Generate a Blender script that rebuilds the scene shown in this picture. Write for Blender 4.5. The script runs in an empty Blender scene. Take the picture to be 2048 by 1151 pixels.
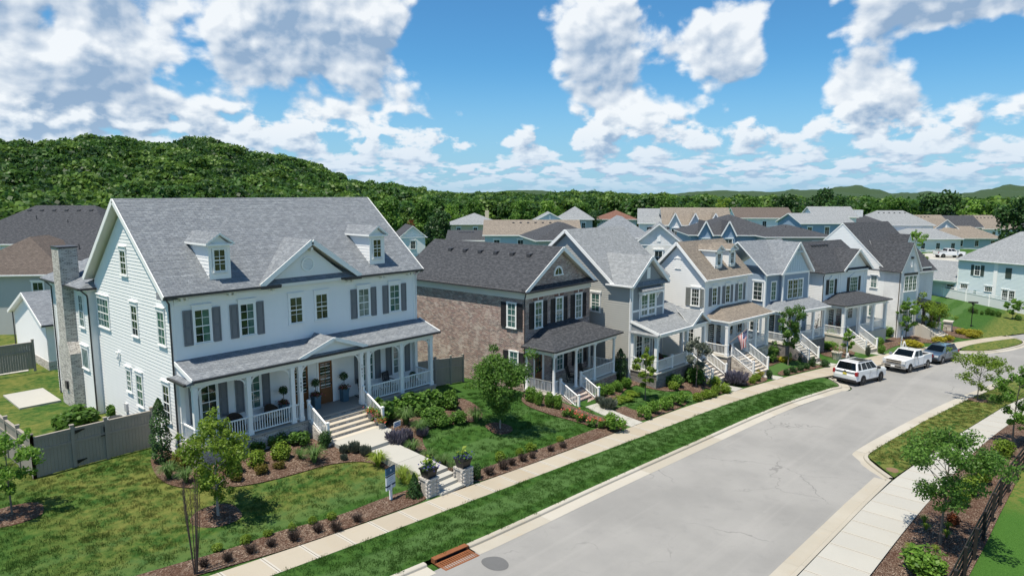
import bpy, math, random
import numpy as np
from mathutils import Vector, Matrix
SC = bpy.context.scene
COL = SC.collection
random.seed(7)
RNG = np.random.default_rng(11)
R = math.radians
# ------------------------------------------------------------------ camera
cam_d = bpy.data.cameras.new('camera'); cam = bpy.data.objects.new('camera', cam_d); COL.objects.link(cam)
cam_d.sensor_fit = 'HORIZONTAL'; cam_d.sensor_width = 36.0; cam_d.lens = 1349.14 / 2048 * 36
cam_d.clip_start = 0.5; cam_d.clip_end = 20000
cam.location = (0, 0, 14.0)
cam.rotation_euler = (R(90 - 8.018), 0, R(41.738 - 90))
SC.camera = cam
# ------------------------------------------------------------------ sun, sky, exposure
SUN_TRAVEL = Vector((0.345, -0.03, -1.0)).normalized()
SUN_EL = math.asin(-SUN_TRAVEL.z)
SUN_ROT = math.atan2(-SUN_TRAVEL.x, -SUN_TRAVEL.y)
sun_d = bpy.data.lights.new('sun', 'SUN'); sun_d.energy = 4.6; sun_d.angle = R(0.53); sun_d.color = (1.0, 0.91, 0.77)
sun = bpy.data.objects.new('sun', sun_d); COL.objects.link(sun)
sun.rotation_euler = SUN_TRAVEL.to_track_quat('-Z', 'Y').to_euler(); sun.location = (0, 0, 60)
SC.view_settings.view_transform = 'Standard'; SC.view_settings.look = 'None'
SC.view_settings.exposure = 0.5; SC.view_settings.gamma = 1.0
SC.view_settings.use_curve_mapping = False
SC.cycles.use_denoising = True
SC.cycles.max_bounces = 5; SC.cycles.diffuse_bounces = 3; SC.cycles.glossy_bounces = 3
SC.cycles.transmission_bounces = 3; SC.cycles.transparent_max_bounces = 6
SC.cycles.caustics_reflective = False; SC.cycles.caustics_refractive = False

class NT:
    """small helper to write node trees as expressions"""
    def __init__(s, tree): s.t = tree; s.n = tree.nodes; s.l = tree.links
    def node(s, typ, **kw):
        n = s.n.new(typ)
        for k, v in kw.items(): setattr(n, k, v)
        return n
    def put(s, sock, v):
        if v is None: return
        if hasattr(v, 'is_output') or isinstance(v, bpy.types.NodeSocket): s.l.new(v, sock)
        else:
            if sock.type == 'RGBA' and not hasattr(v, '__len__'): v = (v, v, v, 1)
            elif sock.type == 'RGBA' and len(v) == 3: v = (*v, 1)
            sock.default_value = v
    def math(s, op, a, b=None, c=None, clamp=False):
        n = s.node('ShaderNodeMath', operation=op, use_clamp=clamp)
        s.put(n.inputs[0], a); s.put(n.inputs[1], b); s.put(n.inputs[2], c); return n.outputs[0]
    def vmath(s, op, a, b=None, scale=None):
        n = s.node('ShaderNodeVectorMath', operation=op); s.put(n.inputs[0], a); s.put(n.inputs[1], b)
        if scale is not None: s.put(n.inputs['Scale'], scale)
        return n.outputs['Value'] if op in ('LENGTH', 'DOT_PRODUCT', 'DISTANCE') else n.outputs[0]
    def mix(s, f, a, b, mode='MIX'):
        n = s.node('ShaderNodeMix', data_type='RGBA', blend_type=mode); n.clamp_factor = True
        s.put(n.inputs[0], f); s.put(n.inputs[6], a); s.put(n.inputs[7], b); return n.outputs[2]
    def noise(s, vec, scale, detail=2.0, rough=0.5, dist=0.0, col=False, lac=2.0):
        n = s.node('ShaderNodeTexNoise'); s.put(n.inputs['Vector'], vec); s.put(n.inputs['Scale'], scale)
        s.put(n.inputs['Detail'], detail); s.put(n.inputs['Roughness'], rough); s.put(n.inputs['Distortion'], dist); s.put(n.inputs['Lacunarity'], lac)
        return n.outputs['Color'] if col else n.outputs['Fac']
    def ss(s, lo, hi, v, a=0.0, b=1.0):
        n = s.node('ShaderNodeMapRange', interpolation_type='SMOOTHSTEP'); s.put(n.inputs[0], v); s.put(n.inputs[1], lo); s.put(n.inputs[2], hi)
        s.put(n.inputs[3], a); s.put(n.inputs[4], b); return n.outputs[0]
    def sep(s, v):
        n = s.node('ShaderNodeSeparateXYZ'); s.put(n.inputs[0], v); return n.outputs
    def comb(s, x, y, z):
        n = s.node('ShaderNodeCombineXYZ'); s.put(n.inputs[0], x); s.put(n.inputs[1], y); s.put(n.inputs[2], z); return n.outputs[0]

# the sky: Nishita air with fields of fair-weather cumulus (positions are directions in the world)
world = bpy.data.worlds.new('World'); SC.world = world; world.use_nodes = True
def build_sky():
    T = NT(world.node_tree); T.n.clear()
    tc = T.node('ShaderNodeTexCoord'); d = T.vmath('NORMALIZE', tc.outputs['Generated'])
    sky = T.node('ShaderNodeTexSky', sky_type='NISHITA'); sky.sun_disc = False
    sky.sun_elevation = SUN_EL; sky.sun_rotation = SUN_ROT % (2 * math.pi)
    sky.altitude = 200; sky.air_density = 1.0; sky.dust_density = 0.4; sky.ozone_density = 3.0
    base = T.mix(1.0, T.vmath('SCALE', sky.outputs[0], scale=0.094), (.40, .80, 1.0), 'MULTIPLY')
    x, y, z = T.sep(d)
    el = T.math('ARCSINE', z)
    az = T.math('ARCTAN2', y, x)                                  # radians, 0 = +X
    # masses: (azimuth deg, elevation deg, half width, half height, bias)
    tot = None
    for (a, e, wa, we, b) in CLOUDS:
        u = T.math('DIVIDE', T.math('SUBTRACT', az, R(a)), R(wa)); v = T.math('DIVIDE', T.math('SUBTRACT', el, R(e)), R(we))
        r2 = T.math('ADD', T.math('MULTIPLY', u, u), T.math('MULTIPLY', v, v))
        gq = T.math('MULTIPLY', T.math('EXPONENT', T.math('MULTIPLY', r2, -0.7)), b)
        tot = gq if tot is None else T.math('ADD', tot, gq)
    low_cov = T.ss(R(0.5), R(8.0), el, 0.11, 0.0)                # more cover towards the horizon
    tot = T.math('ADD', tot, low_cov)
    w1 = T.ss(R(4.2), R(8.5), el); w3 = T.ss(R(1.2), R(4.0), el, 1.0, 0.0)
    def dens(off, det, side=0.0):
        """cloud density at a direction; off lifts the sampling point (radians)"""
        e2 = T.math('ADD', el, off); a2 = T.math('ADD', az, side)
        big = T.noise(T.comb(a2, T.math('MULTIPLY', e2, 1.25), 0.37), 8.5, det, 0.50, 0.15)
        mid = T.noise(T.comb(a2, T.math('MULTIPLY', e2, 1.7), 5.1), 19.0, det, 0.52, 0.15)
        low = T.noise(T.comb(a2, T.math('MULTIPLY', e2, 3.4), 9.4), 34.0, max(2, det-2), 0.52, 0.1)
        m = T.math('ADD', T.math('MULTIPLY', big, w1), T.math('MULTIPLY', mid, T.math('SUBTRACT', 1.0, w1)))
        m = T.math('ADD', T.math('MULTIPLY', m, T.math('SUBTRACT', 1.0, w3)), T.math('MULTIPLY', low, w3))
        # billows: round cauliflower lobes carved into the edge
        vo = T.node('ShaderNodeTexVoronoi', feature='SMOOTH_F1'); T.put(vo.inputs['Vector'], T.comb(a2, T.math('MULTIPLY', e2, 1.3), 0.0)); vo.inputs['Scale'].default_value = 46; vo.inputs['Smoothness'].default_value = .35
        m = T.math('ADD', m, T.math('MULTIPLY', T.math('SUBTRACT', .42, vo.outputs['Distance']), .085))
        return T.math('ADD', m, tot)
    c0 = dens(0.0, 9)
    cover = T.ss(0.505, 0.60, c0)
    thick = T.ss(0.54, 0.80, c0)
    up = dens(R(0.55), 6, R(0.35)); up2 = dens(R(1.9), 3, R(0.6))
    sh = T.math('MULTIPLY', T.math('SUBTRACT', c0, up), 5.0)      # > 0 at sunlit tops, < 0 at undersides
    sh = T.math('ADD', sh, T.math('MULTIPLY', T.math('SUBTRACT', c0, up2), 2.6))
    lit = T.math('ADD', T.math('MULTIPLY_ADD', thick, -0.50, 0.82), sh, clamp=True)
    ccol = T.mix(lit, (0.215, 0.305, 0.43), (0.66, 0.685, 0.705))
    hz = T.ss(R(0.3), R(7.0), el, 0.55, 0.0)
    ccol = T.mix(hz, ccol, (0.34, 0.46, 0.60))
    cover = T.math('MULTIPLY', cover, T.ss(R(-0.5), R(2.0), el, 0.20, 0.95))
    # the vault above the frame carries the same broken cumulus, seen from below
    pl = T.vmath('SCALE', d, scale=T.math('DIVIDE', 1.0, T.math('MAXIMUM', z, 0.08)))
    ov = T.noise(pl, 1.1, 5, 0.55); ovc = T.ss(0.55, 0.63, ov, 0, .9)
    ovl = T.ss(0.57, 0.72, ov, 0.66, 0.36)
    hi = T.ss(R(17), R(26), el)
    cover = T.math('ADD', T.math('MULTIPLY', cover, T.math('SUBTRACT', 1.0, hi)), T.math('MULTIPLY', ovc, hi))
    ccol = T.mix(hi, ccol, T.vmath('SCALE', (.93, 1.0, 1.06), scale=ovl))
    base = T.mix(T.ss(R(-1.0), R(11.0), el, 0.72, 0.0), base, (0.27, 0.42, 0.585))
    col = T.mix(cover, base, ccol)
    bg = T.node('ShaderNodeBackground'); T.put(bg.inputs[0], col); bg.inputs[1].default_value = 1.0
    out = T.node('ShaderNodeOutputWorld'); T.l.new(bg.outputs[0], out.inputs[0])
CLOUDS = [(71.2, 10.3, 8.7, 4.2, .2), (75.7, 5.9, 4.5, 2.0, .1), (71.0, 5.2, 8.5, 1.6, .1), (57.0, 12.1, 7.4, 3.2, .2), (65.7, 11.1, 1.7, 3.1, -.24),
    (61.7, 7.5, 2.2, 2.2, -.12), (53.3, 7.4, 8.1, 1.9, .15), (44.4, 11.0, 5.3, 5.1, -.25), (31.7, 8.6, 6.6, 2.8, .17), (32.2, 13.5, 2.4, 1.8, .12),
    (24.5, 11.8, 1.8, 1.6, .15), (28.5, 11.3, 1.7, 1.0, .1), (20.9, 11.4, 2.4, 3.1, -.2), (14.6, 8.5, 2.8, 2.4, .17), (12.5, 6.6, 3.3, 2.1, .14),
    (10.5, 12.4, 5.0, 1.1, .17), (8.8, 9.3, 2.8, 1.9, -.2), (22.8, 6.8, 2.9, 1.5, -.1), (6.9, 6.5, 1.6, 1.3, .08), (40.3, 7.9, 2.5, 1.9, -.1)]
build_sky()
try:
    world.cycles.sampling_method = 'MANUAL'; world.cycles.sample_map_resolution = 512
except Exception: pass

# ------------------------------------------------------------------ mesh builder
class MB:
    def __init__(s): s.v = []; s.f = []; s.m = []
    def poly(s, pts, m=0):
        k = len(s.v); s.v += [tuple(p) for p in pts]; s.f.append(tuple(range(k, k + len(pts)))); s.m.append(m); return s
    def box(s, x0, x1, y0, y1, z0, z1, m=0):
        k = len(s.v)
        s.v += [(x0,y0,z0),(x1,y0,z0),(x1,y1,z0),(x0,y1,z0),(x0,y0,z1),(x1,y0,z1),(x1,y1,z1),(x0,y1,z1)]
        for q in ((0,3,2,1),(4,5,6,7),(0,1,5,4),(1,2,6,5),(2,3,7,6),(3,0,4,7)): s.f.append(tuple(k+i for i in q)); s.m.append(m)
        return s
    def hexa(s, p, m=0):
        """p: 8 corners, bottom loop (ccw from above) then top loop"""
        k = len(s.v); s.v += [tuple(q) for q in p]
        for q in ((0,3,2,1),(4,5,6,7),(0,1,5,4),(1,2,6,5),(2,3,7,6),(3,0,4,7)): s.f.append(tuple(k+i for i in q)); s.m.append(m)
        return s
    def bar(s, a, b, w, h, m=0, up=(0,0,1)):
        a = Vector(a); b = Vector(b); d = (b - a); up = Vector(up)
        if d.normalized().cross(up).length < 1e-3: up = Vector((0,1,0))
        r = d.cross(up).normalized() * (w/2); u = r.cross(d).normalized() * (h/2)
        k = len(s.v)
        for p in (a, b): s.v += [tuple(p-r-u), tuple(p+r-u), tuple(p+r+u), tuple(p-r+u)]
        for q in ((0,1,2,3),(7,6,5,4),(0,4,5,1),(1,5,6,2),(2,6,7,3),(3,7,4,0)): s.f.append(tuple(k+i for i in q)); s.m.append(m)
        return s
    def slab(s, pts, t, m=0, m2=None):
        """planar polygon (ccw seen from above) with thickness t downward (world z)"""
        n = len(pts); k = len(s.v); m2 = m if m2 is None else m2
        s.v += [tuple(p) for p in pts] + [(p[0],p[1],p[2]-t) for p in pts]
        s.f.append(tuple(range(k,k+n))); s.m.append(m)
        s.f.append(tuple(range(k+2*n-1,k+n-1,-1))); s.m.append(m2)
        for i in range(n):
            j = (i+1) % n; s.f.append((k+i,k+n+i,k+n+j,k+j)); s.m.append(m2)
        return s
    def extr(s, pts, vec, m=0, cap=True):
        n = len(pts); k = len(s.v); V = Vector(vec)
        s.v += [tuple(p) for p in pts] + [tuple(Vector(p)+V) for p in pts]
        if cap:
            s.f.append(tuple(range(k+n-1,k-1,-1))); s.m.append(m); s.f.append(tuple(range(k+n,k+2*n))); s.m.append(m)
        for i in range(n):
            j = (i+1) % n; s.f.append((k+i,k+j,k+n+j,k+n+i)); s.m.append(m)
        return s
    def tube(s, pts, rad, n=6, m=0, cap=True):
        pts = [Vector(p) for p in pts]; N = len(pts); rad = rad if hasattr(rad,'__len__') else [rad]*N
        k = len(s.v); prev = None
        for i, p in enumerate(pts):
            d = (pts[min(i+1,N-1)] - pts[max(i-1,0)]).normalized()
            u = prev if prev is not None else (Vector((1,0,0)) if abs(d.x) < .8 else Vector((0,1,0)))
            u = (u - d*u.dot(d)).normalized(); w = d.cross(u); prev = u
            for j in range(n):
                a = 2*math.pi*j/n; s.v.append(tuple(p + (u*math.cos(a) + w*math.sin(a))*rad[i]))
        for i in range(N-1):
            for j in range(n):
                q = (j+1) % n; s.f.append((k+i*n+j,k+i*n+q,k+(i+1)*n+q,k+(i+1)*n+j)); s.m.append(m)
        if cap:
            s.f.append(tuple(k+j for j in range(n-1,-1,-1))); s.m.append(m)
            s.f.append(tuple(k+(N-1)*n+j for j in range(n))); s.m.append(m)
        return s
    def lathe(s, prof, n=12, c=(0,0), m=0):
        k = len(s.v); N = len(prof)
        for r, z in prof:
            for j in range(n):
                a = 2*math.pi*(j+.5)/n; s.v.append((c[0]+r*math.cos(a), c[1]+r*math.sin(a), z))
        for i in range(N-1):
            for j in range(n):
                q = (j+1) % n; s.f.append((k+i*n+j,k+i*n+q,k+(i+1)*n+q,k+(i+1)*n+j)); s.m.append(m)
        s.f.append(tuple(k+j for j in range(n-1,-1,-1))); s.m.append(m)
        s.f.append(tuple(k+(N-1)*n+j for j in range(n))); s.m.append(m)
        return s
    def mesh(s, name, mats, smooth=False):
        me = bpy.data.meshes.new(name); me.from_pydata(s.v, [], s.f)
        mats = mats if isinstance(mats, (list, tuple)) else [mats]
        for q in mats: me.materials.append(q)
        if len(mats) > 1: me.polygons.foreach_set('material_index', s.m)
        if smooth: me.polygons.foreach_set('use_smooth', [True]*len(s.f))
        autouv(me); return me
    def build(s, name, mats, parent=None, loc=None, rz=0.0, smooth=False):
        return link(name, s.mesh(name, mats, smooth), parent, loc, rz)
def autouv(me):
    n = len(me.polygons)
    if not n: return
    nor = np.empty(n*3); me.polygons.foreach_get('normal', nor); nor = nor.reshape(-1,3)
    tot = np.empty(n, int); me.polygons.foreach_get('loop_total', tot)
    li = np.empty(len(me.loops), int); me.loops.foreach_get('vertex_index', li)
    co = np.empty(len(me.vertices)*3); me.vertices.foreach_get('co', co); co = co.reshape(-1,3)[li]
    u = np.stack([-nor[:,1], nor[:,0], np.zeros(n)], 1); L = np.linalg.norm(u, axis=1); flat = L < .05
    u[flat] = (1,0,0); u[~flat] /= L[~flat][:,None]
    v = np.cross(nor, u); v[flat] = (0,1,0)
    pu = np.repeat(u, tot, 0); pv = np.repeat(v, tot, 0)
    uv = np.stack([(co*pu).sum(1), (co*pv).sum(1)], 1)
    lay = me.uv_layers.new(name='UVMap'); lay.data.foreach_set('uv', uv.ravel())
def link(name, me, parent=None, loc=None, rz=0.0):
    o = bpy.data.objects.new(name, me); COL.objects.link(o)
    if parent is not None: o.parent = parent
    if loc is not None: o.location = loc
    if rz: o.rotation_euler[2] = rz
    return o
def empty(name, loc, rz=0.0, parent=None):
    o = bpy.data.objects.new(name, None); o.empty_display_size = .3; COL.objects.link(o); o.location = loc; o.rotation_euler[2] = rz
    if parent is not None: o.parent = parent
    return o
def tag(o, label=None, cat=None, group=None, kind=None):
    if label: o['label'] = label
    if cat: o['category'] = cat
    if group: o['group'] = group
    if kind: o['kind'] = kind
    return o
def sstep(a, b, x):
    t = min(1.0, max(0.0, (x-a)/(b-a))); return t*t*(3-2*t)
def lerpt(tab, x):
    if x <= tab[0][0]: return tab[0][1]
    for (a, va), (b, vb) in zip(tab, tab[1:]):
        if x <= b: return va + (vb-va)*(x-a)/(b-a)
    return tab[-1][1]
# ------------------------------------------------------------------ materials
MATS = {}
def newmat(name):
    m = bpy.data.materials.new(name); m.use_nodes = True; T = NT(m.node_tree); T.n.clear()
    b = T.node('ShaderNodeBsdfPrincipled'); o = T.node('ShaderNodeOutputMaterial'); T.l.new(b.outputs[0], o.inputs[0])
    T.b = b; T.o = o; return m, T
def bump(T, h, strength=.3, dist=.01):
    n = T.node('ShaderNodeBump'); n.inputs['Strength'].default_value = strength; n.inputs['Distance'].default_value = dist
    T.put(n.inputs['Height'], h); T.l.new(n.outputs[0], T.b.inputs['Normal'])
def pos(T): return T.node('ShaderNodeNewGeometry').outputs['Position']
def uvn(T): return T.node('ShaderNodeTexCoord').outputs['UV']
def paint(name, col, rough=.55, var=.06, dirt=.0, bmp=0.0, spec=.35):
    if name in MATS: return MATS[name]
    m, T = newmat(name); p = pos(T)
    n1 = T.noise(p, 1.7, 5, .6); n2 = T.noise(p, 23.0, 3, .6)
    f = T.math('ADD', T.math('MULTIPLY', T.math('SUBTRACT', n1, .5), 2*var), T.math('MULTIPLY', T.math('SUBTRACT', n2, .5), 1.2*var))
    c = T.vmath('SCALE', col, scale=T.math('ADD', 1.0, f))
    if dirt:
        st = T.noise(T.vmath('MULTIPLY', p, (6.0, 6.0, .8)), 1.0, 4, .6)
        c = T.mix(T.ss(.52, .72, st, 0.0, dirt), c, tuple(x*.55 for x in col))
    T.put(T.b.inputs['Base Color'], c); T.b.inputs['Roughness'].default_value = rough; T.b.inputs['Specular IOR Level'].default_value = spec
    if bmp: bump(T, T.noise(p, 60, 3, .6), bmp, .01)
    MATS[name] = m; return m
def shingle(name, c1, c2, c3, tab=.32, row=.145):
    m, T = newmat(name); uv = uvn(T)
    b = T.node('ShaderNodeTexBrick'); b.offset = .5; b.offset_frequency = 2; b.squash = 1.0
    wob = T.vmath('SCALE', T.noise(T.vmath('MULTIPLY', uv, (0.0, 1.0/row, 0.0)), 31.7, 0, 0, col=True), scale=.35)
    T.put(b.inputs['Vector'], T.vmath('ADD', uv, wob))
    b.inputs['Scale'].default_value = 1.0; b.inputs['Brick Width'].default_value = tab; b.inputs['Row Height'].default_value = row
    b.inputs['Mortar Size'].default_value = .012; b.inputs['Mortar Smooth'].default_value = .3; b.inputs['Bias'].default_value = 0.0
    T.put(b.inputs['Color1'], c1); T.put(b.inputs['Color2'], c2); T.put(b.inputs['Mortar'], tuple(x*.42 for x in c1))
    blotch = T.noise(uv, 2.3, 4, .65); fine = T.noise(uv, 40.0, 2, .7)
    c = T.mix(T.ss(.45, .62, T.noise(T.vmath('MULTIPLY', uv, (3.2, 6.9, 1)), 1.0, 1, .5), 0, .75), b.outputs['Color'], c3)
    c = T.mix(1.0, c, T.vmath('SCALE', (1, 1, 1), scale=T.math('MULTIPLY_ADD', T.math('ADD', blotch, T.math('MULTIPLY', fine, .8)), .45, .60)), 'MULTIPLY')
    T.put(T.b.inputs['Base Color'], c); T.b.inputs['Roughness'].default_value = .92; T.b.inputs['Specular IOR Level'].default_value = .15
    y = T.sep(uv)[1]; saw = T.math('FRACT', T.math('DIVIDE', y, row))
    h = T.math('ADD', T.math('MULTIPLY', T.math('SUBTRACT', 1.0, saw), 1.0), T.math('MULTIPLY', b.outputs['Fac'], -.5))
    h = T.math('ADD', h, T.math('MULTIPLY', fine, .35))
    bump(T, h, .75, .018); MATS[name] = m; return m
def brickmat(name, cols, mortar, bw=.22, bh=.077, white=0.0):
    m, T = newmat(name); uv = uvn(T)
    b = T.node('ShaderNodeTexBrick'); b.offset = .5
    T.put(b.inputs['Vector'], uv); b.inputs['Scale'].default_value = 1.0
    b.inputs['Brick Width'].default_value = bw; b.inputs['Row Height'].default_value = bh; b.inputs['Mortar Size'].default_value = .012
    b.inputs['Mortar Smooth'].default_value = .2
    T.put(b.inputs['Color1'], (0, 0, 0)); T.put(b.inputs['Color2'], (1, 1, 1)); T.put(b.inputs['Mortar'], (.5, .5, .5))
    # one random value per brick
    sx, sy, _ = T.sep(uv); rowi = T.math('FLOOR', T.math('DIVIDE', sy, bh))
    shift = T.math('MULTIPLY', T.math('MODULO', rowi, 2.0), .5)
    coli = T.math('FLOOR', T.math('ADD', T.math('DIVIDE', sx, bw), shift))
    wn = T.node('ShaderNodeTexWhiteNoise', noise_dimensions='2D'); T.put(wn.inputs['Vector'], T.comb(coli, rowi, 0)); rv = wn.outputs['Value']
    ramp = T.node('ShaderNodeValToRGB'); ramp.color_ramp.interpolation = 'CONSTANT'
    els = ramp.color_ramp.elements
    while len(els) < len(cols): els.new(.5)
    for i, c in enumerate(cols): els[i].position = i/len(cols); els[i].color = (*c, 1)
    T.put(ramp.inputs[0], rv)
    p = pos(T); blo = T.noise(p, .8, 4, .6)
    c = T.mix(T.math('MULTIPLY', b.outputs['Fac'], 1.0), ramp.outputs[0], mortar)
    if white: c = T.mix(T.ss(.5, .66, T.noise(p, 1.1, 6, .7), 0, white), c, (.62, .56, .50))
    c = T.mix(1.0, c, T.vmath('SCALE', (1, 1, 1), scale=T.math('MULTIPLY_ADD', blo, .5, .75)), 'MULTIPLY')
    T.put(T.b.inputs['Base Color'], c); T.b.inputs['Roughness'].default_value = .9; T.b.inputs['Specular IOR Level'].default_value = .2
    bump(T, T.math('MULTIPLY_ADD', b.outputs['Fac'], -1.0, T.math('MULTIPLY', T.noise(uv, 30, 3, .6), .4)), .8, .012)
    MATS[name] = m; return m
def glass(name, tint, var=(.02, .05, .04)):
    """window glazing seen from outside in daylight: an opaque reflecting pane, the dim room behind put into its colour"""
    m, T = newmat(name); oi = T.node('ShaderNodeObjectInfo'); p = pos(T)
    n = T.noise(T.vmath('ADD', p, T.vmath('SCALE', (7., 3., 5.), scale=oi.outputs['Random'])), 1.6, 2, .5)
    T.put(T.b.inputs['Base Color'], T.mix(T.ss(.40, .62, n), tint, var))
    T.b.inputs['Roughness'].default_value = .03; T.b.inputs['Specular IOR Level'].default_value = .8; T.b.inputs['IOR'].default_value = 1.55
    w = T.noise(p, 2.2, 2, .5); bump(T, w, .04, .02)
    MATS[name] = m; return m
def leafmat(name, dark, light, trans=.35, spread=.5):
    m, T = newmat(name); T.n.remove(T.b)
    a = T.node('ShaderNodeAttribute', attribute_name='tint'); oi = T.node('ShaderNodeObjectInfo')
    f = T.math('ADD', a.outputs['Fac'], T.math('MULTIPLY', T.math('SUBTRACT', oi.outputs['Random'], .5), spread*.6), clamp=True)
    c = T.mix(f, dark, light)
    p1 = T.node('ShaderNodeBsdfPrincipled'); T.put(p1.inputs['Base Color'], c); p1.inputs['Roughness'].default_value = .5; p1.inputs['Specular IOR Level'].default_value = .25
    tr = T.node('ShaderNodeBsdfTranslucent'); T.put(tr.inputs[0], T.mix(.5, c, tuple(min(1, x*1.5+.01) for x in light)))
    mx = T.node('ShaderNodeMixShader'); mx.inputs[0].default_value = trans
    T.l.new(p1.outputs[0], mx.inputs[1]); T.l.new(tr.outputs[0], mx.inputs[2]); T.l.new(mx.outputs[0], T.o.inputs[0])
    MATS[name] = m; return m
WHITE = paint('white paint', (.80, .81, .81), .5, .03, .05)
TRIM = paint('white trim', (.83, .84, .83), .45, .02)
CREAM = paint('cream trim', (.74, .72, .66), .55, .03)
GUTTER = paint('dark bronze gutter', (.045, .045, .05), .4, .05)
WGUT = paint('white gutter', (.78, .79, .79), .4, .03)
SHUT = paint('grey shutter paint', (.17, .18, .195), .5, .04)
SHUTB = paint('black shutter paint', (.028, .028, .032), .45, .04)
SHUTG = paint('grey green shutter paint', (.22, .235, .225), .5, .04)
GREY = paint('warm grey siding', (.40, .405, .385), .6, .04, .04)
GREYD = paint('grey gable siding', (.25, .27, .285), .6, .04)
BLUE = paint('blue grey siding', (.255, .32, .395), .6, .04, .04)
PALE = paint('pale blue siding', (.60, .69, .71), .6, .03, .03)
TAN = paint('taupe fence stain', (.29, .265, .23), .75, .1, .25)
BLACKW = paint('black board fence stain', (.020, .018, .017), .75, .2, bmp=.3)
CONC = paint('cast concrete', (.50, .475, .42), .85, .05, .08, .15)
IRON = paint('black iron', (.012, .012, .013), .4, .05)
RUST = paint('rusted iron', (.20, .075, .03), .9, .35, bmp=.4)
DARK = paint('dark void', (.006, .006, .007), .9, 0)
WOOD = paint('stained oak door', (.17, .075, .03), .4, .18)
PLBLUE = paint('blue grey planter glaze', (.075, .145, .195), .45, .1)
PLBLK = paint('black resin planter', (.015, .015, .017), .35, .1)
BARK = paint('grey brown bark', (.16, .135, .11), .9, .25, bmp=.5)
BARKL = paint('pale smooth bark', (.28, .26, .23), .9, .2, bmp=.4)
SH_GREY = shingle('grey shingles', (.27, .295, .32), (.20, .22, .245), (.155, .175, .20))
SH_DARK = shingle('charcoal shingles', (.062, .067, .076), (.048, .052, .06), (.085, .09, .10))
SH_TAN = shingle('tan shingles', (.285, .25, .21), (.215, .19, .16), (.16, .14, .12))
SH_LITE = shingle('light grey shingles', (.31, .33, .345), (.24, .26, .275), (.19, .205, .22))
SH_RED = shingle('red brown shingles', (.22, .12, .09), (.17, .09, .07), (.13, .07, .055))
SH_BRN = shingle('brown shingles', (.155, .13, .115), (.12, .10, .088), (.09, .077, .07))
BR_RED = brickmat('tumbled red brick', [(.22, .11, .09), (.15, .085, .075), (.27, .16, .13), (.085, .058, .056), (.33, .22, .18), (.19, .105, .10), (.40, .32, .27)], (.60, .55, .51), white=.5)
BR_GREY = brickmat('whitewashed brick', [(.40, .38, .35), (.28, .265, .25), (.46, .44, .41), (.20, .19, .18), (.52, .50, .47)], (.60, .58, .54), white=.2)
BR_WHT = brickmat('painted white brick', [(.76, .77, .77), (.73, .74, .745), (.78, .79, .79)], (.66, .67, .68))
STONE = brickmat('limewashed stone', [(.50, .46, .40), (.38, .34, .29), (.57, .53, .47), (.30, .27, .24)], (.62, .58, .52), .34, .16)
BR_DGR = brickmat('dark grey brick', [(.13, .125, .12), (.17, .165, .16), (.09, .09, .09), (.21, .20, .19)], (.30, .29, .28))
GL_DARK = glass('dark window glass', (.012, .016, .015), (.035, .055, .045))
GL_TEAL = glass('curtained window glass', (.04, .11, .10), (.10, .17, .155))
GL_LITE = glass('blind drawn window glass', (.09, .13, .13), (.22, .27, .27))
# ------------------------------------------------------------------ the lie of the land
ZS = [(-60,2.0),(-20,1.7),(5,1.15),(20,.45),(37,-.45),(54,-1.3),(70,-2.1),(85,-2.7),(110,-3.2),(160,-3.6)]
GH = [(-60,2.2),(-20,1.9),(4,1.5),(12,1.38),(27,1.15),(31,.75),(36,.0),(44,-.15),(48,-.3),(54,-.65),(62,-1.0),(68,-1.6),(76,-1.85),(88,-2.4),(110,-3.1),(160,-3.6)]
TA = [(-60,24),(0,22.6),(9,22.2),(13,21.8),(20,21.5),(26,21.27),(40,21.15),(45,20.9),(51,20.36),(57,19.64),(65,18.39),(74.3,16.8),(81.6,14.85),(90.2,12.07),(98.5,8.82),(130,-4)]
TB = [(-60,22.7),(0,21.3),(11,20.65),(16,20.4),(21,20.18),(27,20.0),(34,19.75),(43,19.5),(49.7,19.0),(54.4,18.4),(59,17.7),(62,16.65),(69.3,15.38),(77.8,13.38),(83.9,11.6),(88.8,11.0),(93.9,9.2),(98.5,7.2),(130,-5.5)]
TC = [(-60,20.5),(0,18.6),(13.5,17.82),(18,17.5),(26.5,17.41),(35.5,17.17),(42.5,17.0),(49,16.65),(54,16.0),(57,15.5)]
TE = [(-60,19.5),(0,17.6),(14.5,16.85),(19,16.65),(27.5,16.47),(39,16.19),(44.3,15.87),(50.2,15.35),(56.6,14.55)]
def sm(tab, x, r=4.): return (lerpt(tab,x-r)+2*lerpt(tab,x)+lerpt(tab,x+r))/4
def zs(X): return sm(ZS, X)
def gh(X): return sm(GH, X, 1.5)
def cA(X): return sm(TA, X, 2.5)
def cB(X): return sm(TB, X, 2.0)
def cC(X): return sm(TC, X, 3.0)
def cE(X): return sm(TE, X, 3.0)
def g(X, Y):
    a = cA(X); z = zs(X)
    if Y <= a: return z
    return z + (gh(X)-z)*sstep(.25, 8.5, Y-a)
def back_rise(x, y): return 4.1*sstep(128, 158, math.hypot(x-8, y))*sstep(-15, 12, y-.12*x+8)
def inpoly(poly, x, y):
    c = False; n = len(poly); j = n-1
    for i in range(n):
        xi, yi = poly[i]; xj, yj = poly[j]
        if (yi > y) != (yj > y) and x < (xj-xi)*(y-yi)/(yj-yi)+xi: c = not c
        j = i
    return c
def dens(line, step):
    """resample a polyline by arc length"""
    P = [Vector((p[0], p[1], 0)) for p in line]; out = [P[0]]
    for a, b in zip(P, P[1:]):
        n = max(1, int((b-a).length/step)); out += [a.lerp(b, k/n) for k in range(1, n+1)]
    return [(p.x, p.y) for p in out]
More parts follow.
